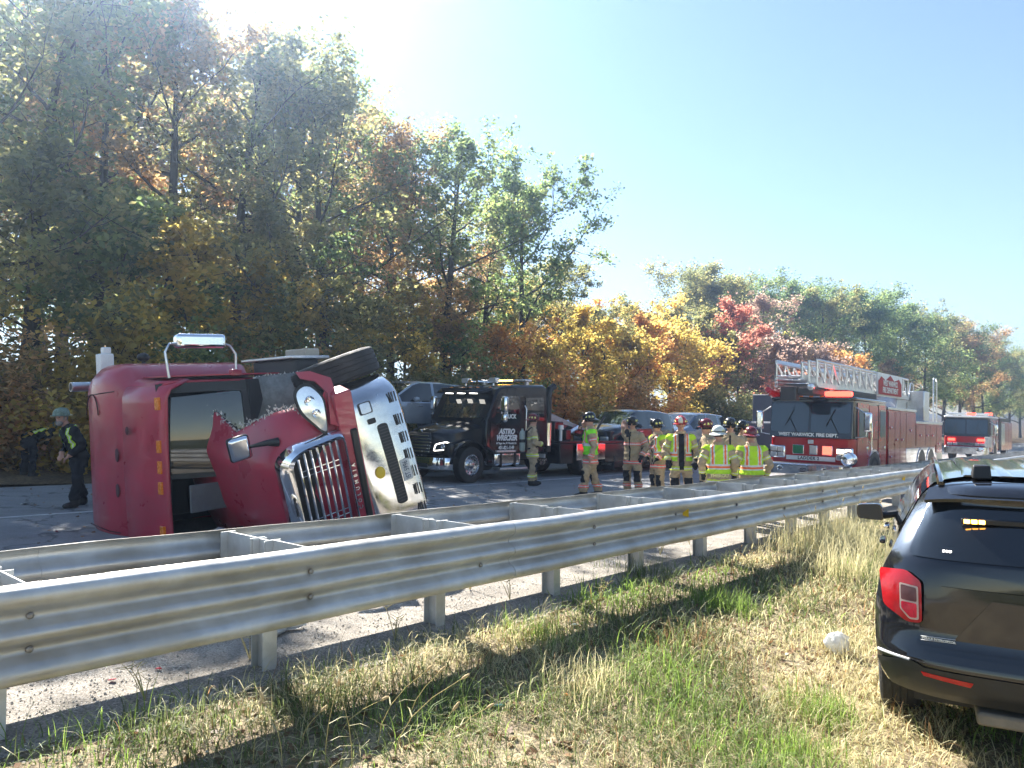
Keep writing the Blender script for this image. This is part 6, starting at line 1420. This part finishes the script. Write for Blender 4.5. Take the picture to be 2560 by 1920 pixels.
# left side: quarter glass, door glass, handles, mirror
for sg in (1, -1):
    sdw = lambda a, c, sg=sg: Vector((a, sg*(hz_(c)+.004), c))
    for pl_ in ([(.62, 1.30), (1.55, 1.28), (1.55, 1.58), (.78, 1.56)], [(1.62, 1.28), (2.45, 1.26), (2.45, 1.60), (1.62, 1.59)], [(2.52, 1.26), (3.35, 1.24), (2.95, 1.58), (2.52, 1.60)]):
        patch(poly_round(pl_, .04), sdw, 'side_window', GLASS, pol, off=.004*-sg, depth=.008*-sg, step=.08)
    for x in (1.85, 2.75):
        b = MB(); b.box(x-.11, x+.11, sg*.985, sg*1.03, 1.08, 1.115); b.build('door_handle', PB if x < 2 else CHROME, pol, bevel=.012)
    b = MB(); b.tube([(3.05, sg*.92, 1.18), (3.05, sg*1.05, 1.15)], .035, 8); b.build('mirror_arm', BLACK, pol)
    b = MB(); b.M = Matrix.Translation((3.05, sg*1.16, 1.19)); rings = []
    for x, s_ in ((-.085, .95), (-.06, 1.0), (.0, 1.0), (.06, .85), (.10, .5)): rings.append([(x, y*s_, z*s_) for y, z in poly_round([(-.125, -.085), (.125, -.075), (.125, .07), (-.10, .085)], .045, 4)])
    b.loft(rings); mh = b.build('mirror', PB, pol, angle=50)
    b = MB(); b.M = Matrix.Translation((3.05, sg*1.16, 1.19)); b.loft([[(x, y*.86, z*.86) for y, z in poly_round([(-.125, -.085), (.125, -.075), (.125, .07), (-.10, .085)], .045, 4)] for x in (-.088, -.083)]); b.build('mirror_glass', mat('mirror_dark', (.05, .06, .075), .05, .6, var=0), mh)
    wheel(pol, (1.12, sg*.875, .385), .385, .255, sg, 'car', DARKRIM); wheel(pol, (4.1, sg*.875, .385), .385, .255, sg, 'car', DARKRIM)
# ------------------------------------------------------------------ grass, weeds, stones, leaves and litter on the verge
def blade_mat(name, c1, c2, tr=.45):
    m = leaf_mat(name, c1, tuple((a+b_)/2 for a, b_ in zip(c1, c2)), c2, tr, 1.5); return m
G_STRAW = blade_mat('grass_straw', (.40, .35, .17), (.66, .60, .36)); G_GREEN = blade_mat('grass_green', (.10, .18, .03), (.28, .38, .08)); G_DARK = blade_mat('grass_dark', (.07, .10, .03), (.17, .20, .07)); G_BROWN = blade_mat('weed_brown', (.16, .09, .04), (.34, .20, .09))
def blades(name, P, Lg, Wd, Hd, bend, mi, mats_, label, cat):
    """P (n,3) roots, Lg length, Wd width, Hd heading, bend 0..1"""
    n = len(P); K = 4; V = np.empty((n, 2*K+1, 3)); d = np.stack([np.cos(Hd), np.sin(Hd), np.zeros(n)], 1); s_ = np.stack([-np.sin(Hd), np.cos(Hd), np.zeros(n)], 1)
    for k in range(K+1):
        u = k/K; ang = bend*u*1.25; r = Lg*u; c = P+d*(r*np.sin(ang)*.95)[:, None]; c[:, 2] += r*np.cos(ang)
        w_ = Wd*(1-u**1.6)*.5
        if k < K: V[:, 2*k] = c-s_*w_[:, None]; V[:, 2*k+1] = c+s_*w_[:, None]
        else: V[:, 2*K] = c
    nv = 2*K+1; base = (np.arange(n)*nv)[:, None]
    quads = np.concatenate([base+np.array([[2*k, 2*k+1, 2*k+3, 2*k+2]]) for k in range(K-1)], 1).reshape(-1, 4); tris = base+np.array([[2*K-2, 2*K-1, 2*K]])
    nq, ntri = len(quads), len(tris)
    me = bpy.data.meshes.new(name); me.vertices.add(n*nv); me.vertices.foreach_set('co', V.ravel())
    me.loops.add(nq*4+ntri*3); me.loops.foreach_set('vertex_index', np.concatenate([quads.ravel(), tris.ravel()]))
    me.polygons.add(nq+ntri); me.polygons.foreach_set('loop_start', np.concatenate([np.arange(nq)*4, nq*4+np.arange(ntri)*3])); me.polygons.foreach_set('loop_total', np.concatenate([np.full(nq, 4), np.full(ntri, 3)]))
    me.polygons.foreach_set('material_index', np.concatenate([np.repeat(mi, K-1), mi]))
    me.update()
    for m_ in mats_: me.materials.append(m_)
    o = bpy.data.objects.new(name, me); col.objects.link(o); tag(o, label, cat, kind='stuff'); return o
g = np.random.default_rng(4)
def noise2(s_, t_, f, ph): return (np.sin(s_*f+ph)*np.cos(t_*f*1.3-ph)+np.sin(s_*f*2.3-t_*f*1.7+ph*2)*.6+np.sin(t_*f*3.1+s_*f*.7)*.4)/2
def groundz(S, T): return np.array([zst(a, b_)+vlump(a, b_) for a, b_ in zip(S, T)])
# candidate roots, denser near the camera
N0 = 420000; S = g.uniform(-3, 17, N0); T = g.uniform(-5.2, 4.8, N0)
X = S*SD.x+T*TD.x; Yc = S*SD.y+T*TD.y
vis = (Yc > 1.5) & (np.abs(X/np.maximum(Yc, .1)) < .78) & (Yc < 19)
dist = np.hypot(X, Yc); keep = g.random(N0) < np.clip(4.4/np.maximum(dist, .5), .2, 1)
cov = noise2(S, T, .9, .6)*.55+noise2(S, T, 2.6, 1.9)*.45
bare = (T > 2.5) & (T < 3.6) & (S < 3.6)                     # trampled strip of dirt and leaves before the rail
pden = np.clip(.78+.7*cov, .42, 1); pden = np.where(bare, np.clip(.5+.6*cov, .3, .9), pden); pden = np.where(T > 4.35, np.clip(.35+.5*cov, 0, .6)*(T < 4.72), pden); pden = np.where((T > 3.3) & ~bare & (T < 4.35), np.clip(.6+.5*cov, .1, 1), pden)
k = vis & keep & (g.random(N0) < pden); S, T, dist, cov = S[k], T[k], dist[k], cov[k]
n = len(S); P = np.stack([S*SD.x+T*TD.x, S*SD.y+T*TD.y, groundz(S, T)-.01], 1)
gr_ = noise2(S, T, 1.1, 3.3)+g.normal(0, .28, n)
shade = np.clip((T-1.6)/1.6, 0, 1)  # darkens blades towards the rail, putting its shadow into the grass colour
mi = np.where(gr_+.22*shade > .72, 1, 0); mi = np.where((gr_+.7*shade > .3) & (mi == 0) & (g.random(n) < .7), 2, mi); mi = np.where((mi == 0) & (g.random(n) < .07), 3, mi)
Lg = g.uniform(.06, .28, n)*(1+.35*np.clip(cov, -.6, 1))*np.where(mi == 1, 1.15, 1.0); Wd = g.uniform(.0035, .0075, n)*np.clip(dist/4.5, 1, 2.2)
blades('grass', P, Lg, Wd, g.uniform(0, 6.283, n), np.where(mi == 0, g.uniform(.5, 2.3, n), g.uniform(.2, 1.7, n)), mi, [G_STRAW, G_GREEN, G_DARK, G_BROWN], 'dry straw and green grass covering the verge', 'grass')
# distinct tufts one can point at
def tuft(s_, t_, nb, L0, L1, spread_, m_, label, nm='grass_tuft', wid=.006, group='grass tufts on the verge', bend=(.1, .9)):
    r_ = g.normal(0, spread_, (nb, 2)); S_, T_ = s_+r_[:, 0], t_+r_[:, 1]
    Pz = np.stack([S_*SD.x+T_*TD.x, S_*SD.y+T_*TD.y, groundz(S_, T_)-.01], 1)
    o = blades(nm, Pz, g.uniform(L0, L1, nb), np.full(nb, wid), g.uniform(0, 6.283, nb), g.uniform(*bend, nb), np.zeros(nb, int), [m_], label, 'grass tuft'); o.pop('group', None); return o
def at_px(px, py):      # ground point under a photo pixel (1024 wide)
    th_ = R(2.16); d = Vector(((px-512)/741, math.cos(th_)-(384-py)/741*math.sin(th_), math.sin(th_)+(384-py)/741*math.cos(th_)))
    lo, hi = .5, 120.
    for _ in range(50):
        m_ = (lo+hi)/2; p = Vector((0, 0, CAM_Z))+d*m_
        if p.z > gz(p.x, p.y)+vlump(*xy2st(p.x, p.y)): lo = m_
        else: hi = m_
    p = Vector((0, 0, CAM_Z))+d*lo; return xy2st(p.x, p.y)
for (px, py, nb, l0, l1, sp, m_, lab) in (
    (722, 610, 420, .16, .36, .17, G_GREEN, 'bright green grass tuft below the middle of the rail'), (817, 715, 380, .12, .28, .14, G_GREEN, 'bright green tuft on the straw verge left of the police SUV'),
    (540, 640, 300, .14, .3, .2, G_GREEN, 'green grass patch in the centre of the verge'), (800, 755, 260, .12, .24, .15, G_GREEN, 'green tuft at the bottom edge near the police SUV'),
    (500, 560, 220, .15, .34, .2, G_STRAW, 'pale spreading grass clump beside the rail shadow'), (590, 690, 240, .15, .3, .2, G_STRAW, 'straw coloured clump in the lower middle of the verge'),
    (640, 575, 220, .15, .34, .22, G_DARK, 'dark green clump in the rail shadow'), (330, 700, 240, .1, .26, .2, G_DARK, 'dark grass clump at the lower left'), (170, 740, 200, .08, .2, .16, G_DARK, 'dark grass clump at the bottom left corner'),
    (680, 640, 320, .1, .22, .25, G_BROWN, 'low brown weed patch in the middle right of the verge'), (835, 650, 200, .12, .25, .16, G_STRAW, 'dry straw clump beside the police SUV wheel')):
    s_, t_ = at_px(px, py); tuft(s_, t_, nb, l0, l1, sp, m_, lab)
# tall dry weeds against the rail beside the SUV
for i, (px, py, lab) in enumerate(((826, 545, 'tall dry grass against the rail left of the SUV mirror'), (846, 535, 'tall dry grass right behind the SUV mirror'), (805, 552, 'tall dry grass at the left end of the weed bank'), (860, 552, 'tall dry grass at the foot of the SUV mirror'), (838, 575, 'tall dry grass leaning before the SUV door'))):
    s_, t_ = at_px(px, py); tuft(s_, t_, 420, .3, .75, .3, G_STRAW, lab, 'tall_grass', .006, 'tall dry grass beside the police SUV', (.1, .95))
# foxtail stalks with seed heads
SEED = mat('seed_head', (.62, .46, .24), .9, var=.2, scale=60, bump=.6, bscale=200)
STALK = mat('stalk', (.45, .36, .14), .8, var=.2, scale=30)
def foxtail(px, py, h, lx, lab, group):
    s_, t_ = at_px(px, py); p = W(s_, t_); p.z += vlump(s_, t_)
    e = empty('foxtail_weed', Matrix.Translation(p)); tag(e, lab, 'weed', group)
    pts = [Vector((lx*h*u*u, .05*h*u, h*u*(1-.15*abs(lx)*u))) for u in (0, .25, .5, .75, 1)]
    b = MB(); b.tube(pts, [.003, .0028, .0024, .002, .0016], 5); b.build('stalk', STALK, e)
    d = (pts[-1]-pts[-2]).normalized(); b = MB(); L_ = .05+.02*rnd.random(); b.tube([pts[-1]+d*L_*q for q in (0, .15, .5, .85, 1.0)], [.002, .0075, .009, .006, .001], 7); b.build('seed_head', SEED, e)
    for k in range(2):
        a = rnd.uniform(0, 6.28); q = pts[1+k]; b = MB(); w_ = .004; dv = Vector((math.cos(a), math.sin(a), .3)); sv = Vector((-math.sin(a), math.cos(a), 0))*w_
        b.add([q-sv, q+sv, q+dv*.07+sv*.7, q+dv*.07-sv*.7, q+dv*.13+Vector((0, 0, -.03))], [(0, 1, 2, 3), (3, 2, 4)]); b.build('leaf', G_STRAW, e, recalc=False)
spots = [(253, 764, .30, .1), (282, 766, .36, -.3), (325, 762, .40, .15), (352, 766, .42, -.2), (378, 745, .45, .6), (395, 760, .48, .75), (408, 730, .35, .5), (362, 735, .28, .2), (430, 765, .3, .4), (340, 740, .25, .9), (300, 750, .22, .5), (450, 750, .26, .8)]
for i, (px, py, h, lx) in enumerate(sorted(spots)): foxtail(px, py, h, lx, f'thin foxtail stalk with pale seed head in left foreground, {ORD[i]} from left', 'foxtail stalks in the left foreground')
spots = [(812, 560, .7, .1), (822, 552, .75, -.25), (834, 556, .8, .2), (845, 548, .85, -.1), (856, 550, .95, .15), (866, 556, .8, .3), (878, 560, .7, -.2), (800, 560, .6, -.3), (828, 566, .6, .35)]
for i, (px, py, h, lx) in enumerate(sorted(spots)): foxtail(px, py, h, lx, f'tall foxtail stalk rising before the rail by the SUV, {ORD[i]} from left', 'foxtail stalks by the police SUV')
# weeds with forked dry stems along the rail shadow
for i, (px, py) in enumerate(sorted([(145, 700), (250, 660), (470, 590), (510, 600), (545, 575), (600, 600), (660, 555), (690, 545), (395, 640), (305, 720)])):
    s_, t_ = at_px(px, py); p = W(s_, t_); p.z += vlump(s_, t_); e = empty('dry_weed', Matrix.Translation(p)); tag(e, f'forked dry weed in the rail shadow, {ORD[i]} from left', 'weed', 'forked dry weeds in the rail shadow')
    for k in range(5):
        a = rnd.uniform(0, 6.28); l = rnd.uniform(.12, .3); q = Vector((math.cos(a)*l*.5, math.sin(a)*l*.5, l)); b = MB(); b.tube([(0, 0, 0), q*.6+Vector((0, 0, .02)), q], [.0035, .003, .002], 4)
        for _ in range(3):
            a2 = rnd.uniform(0, 6.28); b.tube([q, q+Vector((math.cos(a2)*.07, math.sin(a2)*.07, rnd.uniform(.01, .05)))], [.0028, .0015], 4)
        b.build('stem', G_STRAW, e, recalc=False)
# loose stones on the gravel, scattered leaves
def scatter_stones(n, name, label, f):
    vs, fs = [], []
    base = [(1, 0, 0), (0, 1, 0), (-1, 0, 0), (0, -1, 0), (0, 0, 1), (0, 0, -.6)]; tri = [(0, 1, 4), (1, 2, 4), (2, 3, 4), (3, 0, 4), (1, 0, 5), (2, 1, 5), (3, 2, 5), (0, 3, 5)]
    for i in range(n):
        s_, t_, r = f(); p = W(s_, t_, .006+r*.25); b0 = len(vs); q = [rnd.uniform(.6, 1.3) for _ in range(6)]; a = rnd.uniform(0, 6.28); ca, sa = math.cos(a), math.sin(a)
        for k, v in enumerate(base): x, y, z = v[0]*q[k]*r, v[1]*q[k]*r, v[2]*q[k]*r*.7; vs.append((p.x+x*ca-y*sa, p.y+x*sa+y*ca, p.z+z+vlump(s_, t_)))
        fs += [tuple(b0+i for i in t) for t in tri]
    me = bpy.data.meshes.new(name); me.from_pydata(vs, [], fs); me.materials.append(STONE); o = bpy.data.objects.new(name, me); col.objects.link(o); tag(o, label, 'stones', kind='stuff')
STONE = leaf_mat('stones', (.20, .185, .16), (.36, .33, .28), (.55, .51, .45), 0.0)
def fst():
    s_ = -1.5+abs(rnd.gauss(0, 1))*6; t_ = min(6.2, max(3.4, rnd.gauss(4.9, .75))); return s_, t_, rnd.choice((.004, .005, .005, .007, .010))*rnd.uniform(.7, 1.4)
scatter_stones(11000, 'gravel', 'loose gravel and grit under the guardrail', fst)
_stone = STONE; STONE = leaf_mat('shards', (.03, .03, .035), (.25, .05, .06), (.7, .72, .74), 0.0)
scatter_stones(900, 'crash_debris', 'glass and plastic fragments strewn around the wreck', lambda: (rnd.gauss(6.0, 2.6), min(12, max(5.9, rnd.gauss(7.6, 1.6))), rnd.choice((.008, .012, .02, .035))*rnd.uniform(.6, 1.3)))
STONE = _stone
def dleaf(name, n, f, mats_, label, size):
    C = []; 
    for i in range(n):
        s_, t_ = f(); p = W(s_, t_, .012); C.append((p.x, p.y, p.z+vlump(s_, t_)))
    me = leaves_mesh(name, C, size, np.random.default_rng(9), flat_bias=2.2, elong=1.4); me.materials.clear()
    for m_ in mats_: me.materials.append(m_)
    o = bpy.data.objects.new(name, me); col.objects.link(o); tag(o, label, 'leaves', kind='stuff')
DLEAF = leaf_mat('dead_leaf', (.06, .035, .018), (.16, .085, .04), (.32, .19, .10), .2)
dleaf('fallen_leaves', 2600, lambda: (rnd.uniform(-1, 11), min(4.4, rnd.gauss(3.2, .85))), [DLEAF], 'brown fallen leaves and litter matted on the dirt', .045)
dleaf('road_leaves', 1800, lambda: (rnd.uniform(-4, 30), rnd.uniform(6.1, 19.5)), [DLEAF], 'scattered dry leaves and crash debris on the road', .05)
# litter
BAG = leaf_mat('white_plastic', (.8, .81, .82), (.85, .86, .86), (.88, .88, .88), .4, 1.0); CLEARP = mat('clear_plastic', (.75, .8, .82), .15, var=.1, scale=20, trans=.55)
def blob(name, px, py, r, m_, lab, cat, seed, lift=.0):
    s_, t_ = at_px(px, py); p = W(s_, t_, lift); p.z += vlump(s_, t_); rr = random.Random(seed); b = MB(); n_, m2 = 20, 14; rings = []
    for j in range(m2+1):
        ph = math.pi*j/m2; ring = []
        for k_ in range(n_):
            a = 2*math.pi*k_/n_; q = 1+.24*math.sin(3*a+seed)*math.sin(ph*2)+.20*math.sin(5*a+ph*5+seed)+.16*math.sin(9*ph+4*a); w_ = max(math.sin(ph), .01)*(0.55+.45*smooth(j/m2*1.5))
            ring.append((r[0]*w_*q*math.cos(a), r[1]*w_*q*math.sin(a), r[2]*(1-math.cos(ph))))
        rings.append(ring)
    b.loft(rings); o = b.build(name, m_, None, angle=80); o.location = p; tag(o, lab, cat); return o
blob('plastic_bag', 838, 654, (.095, .06, .105), BAG, 'puffed white plastic bag on the grass left of the SUV', 'bag', 3, lift=-.02)
def bottle(px, py, rz, lab):
    s_, t_ = at_px(px, py); p = W(s_, t_, .04); e = empty('plastic_bottle', Matrix.Translation(p) @ Matrix.Rotation(rz, 4, 'Z')); tag(e, lab, 'bottle', 'clear bottles by the post')
    b = MB(); b.lathe([(.001, 0), (.032, .002), (.034, .02), (.031, .05), (.034, .06), (.031, .09), (.034, .1), (.034, .14), (.014, .19), (.014, .2)], (0, 0, 0), 'x', 16); b.build('bottle', CLEARP, e)
    b = MB(); b.lathe([(.016, .195), (.016, .215), (.001, .215)], (0, 0, 0), 'x', 12); b.build('cap', WHITEP, e)
bottle(280, 632, .5, 'clear plastic bottle lying nearest the second post'); bottle(288, 628, 2.2, 'clear crushed bottle behind the other by the second post'); bottle(274, 638, 1.3, 'clear bottle half hidden beside the second post')
def scrap(name, px, py, w_, m_, lab, cat, seed):
    s_, t_ = at_px(px, py); p = W(s_, t_, .014); rr = random.Random(seed); b = MB()
    pts = [(w_*rr.uniform(.5, 1)*math.cos(a), w_*rr.uniform(.3, .8)*math.sin(a), rr.uniform(0, w_*.35)) for a in [k_*math.pi/3 for k_ in range(6)]]+[(0, 0, w_*.3)]
    b.add(pts, [(k_, (k_+1) % 6, 6) for k_ in range(6)]); o = b.build(name, m_, None, solid=.002, angle=10); o.location = p; tag(o, lab, cat); return o
RSCRAP = mat('red_scrap', (.5, .02, .05), .5)
scrap('red_wrapper', 112, 683, .05, RSCRAP, 'red and white wrapper on the sunlit gravel', 'litter', 1); scrap('red_scrap', 158, 671, .03, RSCRAP, 'small red scrap on the gravel behind the wrapper', 'litter', 2)
scrap('blue_paper', 575, 627, .06, mat('pale_blue', (.55, .68, .72), .7), 'crumpled pale blue paper in the grass', 'litter', 3); scrap('orange_leaf', 568, 698, .045, mat('orange_leafm', (.6, .18, .02), .7), 'bright orange leaf standing in the grass', 'leaf', 4)
scrap('white_scrap', 788, 655, .05, WHITEP, 'white paper scrap in the grass near the bag', 'litter', 5); scrap('teal_scrap', 498, 708, .06, mat('teal', (.04, .2, .2), .5), 'dark teal scrap in the dirt', 'litter', 6)
scrap('white_rag', 26, 505, .14, WHITEP, 'white rag lying on the shaded road at far left', 'rag', 7); scrap('grey_debris', 426, 506, .12, mat('debris_grey', (.5, .5, .48), .7), 'grey broken panel on the road by the bumper', 'debris', 8)
for i, (px, py) in enumerate(((478, 655), (240, 735), (395, 735), (660, 690), (560, 745), (750, 748))): scrap('oak_leaf', px, py, .05, DLEAF, f'curled brown oak leaf on the verge, {ORD[i]} by its size', 'leaf', 20+i)['group'] = 'curled oak leaves'
# ------------------------------------------------------------------ things further off
make_car(bearing_matrix(96, 6.4, HB), 'silver SUV waiting on the road behind the fire engine', WHITECAR, SUVSPEC, name='suv_car')
make_car(bearing_matrix(108, 8.2, HB), 'tall pale SUV behind the silver SUV far down the road', SILVER, dict(SUVSPEC, top=[(x, z*1.12) for x, z in SUVSPEC['top']]), name='suv_car')
def cone(s_, t_, lab):
    e = empty('traffic_cone', Matrix.Translation(W(s_, t_))); tag(e, lab, 'cone')
    b = MB(); b.lathe([(.17, .03), (.03, .72), (.001, .72)], (0, 0, 0), 'z', 16); b.build('cone_body', mat('cone_orange', (.8, .12, .03), .6), e)
    b = MB(); b.lathe([(.112, .3), (.116, .3), (.085, .46), (.08, .46)], (0, 0, 0), 'z', 16, cap=False); b.build('cone_band', WHITEP, e)
    b = MB(); b.box(-.2, .2, -.2, .2, 0, .035); b.build('cone_base', mat('cone_orange', (.8, .12, .03), .6), e, bevel=.01)
cone(76, 4.6, 'orange traffic cone at the right edge beyond the SUV roof')
# slate grey box truck body beside the ladder truck
e = empty('box_truck', bearing_matrix(36, 14.5, HB)); tag(e, 'slate grey truck box showing left of the ladder truck cab', 'truck')
SLATE = mat('slate_panel', (.10, .11, .14), .5, var=.1, scale=2)
b = MB(); b.box(-6, 0, -1.25, 1.25, .9, 3.35); b.build('box', SLATE, e, bevel=.03)
b = MB(); b.box(-5.9, 1.2, -.5, .5, .6, .9); b.build('chassis', BLACK, e)
for x in (-4.6, .5):
    for sg in (1, -1): wheel(e, (x, sg*1.0, .48), .48, .3, sg, 'truck', n=24)
b = MB(); b.box(.02, 1.6, -1.1, 1.1, .7, 2.0); b.build('cab', SLATE, e, bevel=.15, seg=3)
# small post-mounted sign on the shoulder
e = empty('marker_post', Matrix.Translation(W(38, 5.9))); tag(e, 'small grey sign plate on a thin post beside the engine', 'sign')
b = MB(); b.tube([(0, 0, 0), (0, 0, 1.5)], .03, 8); b.build('post', GALVB, e)
b = MB(); b.M = Matrix.Rotation(R(-40), 4, 'Z'); b.box(-.13, .13, -.012, .012, 1.15, 1.6); b.build('plate', GALVB, e, bevel=.04)
# dark tarpaulin heaped behind the wreck
TARP = mat('tarp_dark', (.022, .026, .034), .6, var=.3, scale=2, bump=.6, bscale=6)
tp = W(-3.2, 15.4); b = MB()
def tarpP(u, v):
    x, y = (u-.5)*6.2, (v-.5)*3.0; h = 1.75*math.exp(-((x-1.6)/1.7)**2-(y/1.3)**2)+.8*math.exp(-((x+.9)/1.6)**2-(y/1.0)**2); h += .12*math.sin(x*3+y*2)*min(1, h)+.06*math.sin(x*7-y*5)*min(1, h)
    return (x, y, max(-.05, h-.08))
b.grid(tarpP, 50, 26); o = b.build('tarpaulin', TARP, None, angle=40); o.location = tp; o.rotation_euler = (0, 0, R(12)); tag(o, 'dark tarpaulin heaped over debris at far left behind the wreck', 'tarpaulin')
b = MB(); pth = [W(s_, t_, .03) for s_, t_ in ((-6, 13.2), (-4, 12.8), (-2, 12.6), (-.5, 12.4), (.8, 12.2))]; b.tube(pth, .03, 6); o = b.build('recovery_cable', BLACK); tag(o, 'black recovery cable lying across the road at far left', 'cable')
# ------------------------------------------------------------------ thin haze volume, added to stand in for the lens glare at left
hz = MB(); hz.box(-260, 420, -60, 620, -18, 34)
hm = bpy.data.materials.new('haze_veil'); hm.use_nodes = True; hn = hm.node_tree; hn.nodes.clear()
ho = hn.nodes.new('ShaderNodeOutputMaterial'); pv = hn.nodes.new('ShaderNodeVolumePrincipled')
pv.inputs['Density'].default_value = 0.0022; pv.inputs['Anisotropy'].default_value = 0.84; pv.inputs['Color'].default_value = (0.52, 0.70, 1.0, 1)
hn.links.new(pv.outputs[0], ho.inputs['Volume'])
haze = hz.build('haze', hm); tag(haze, 'thin bluish haze added before the wood in place of lens glare', 'haze', kind='stuff')
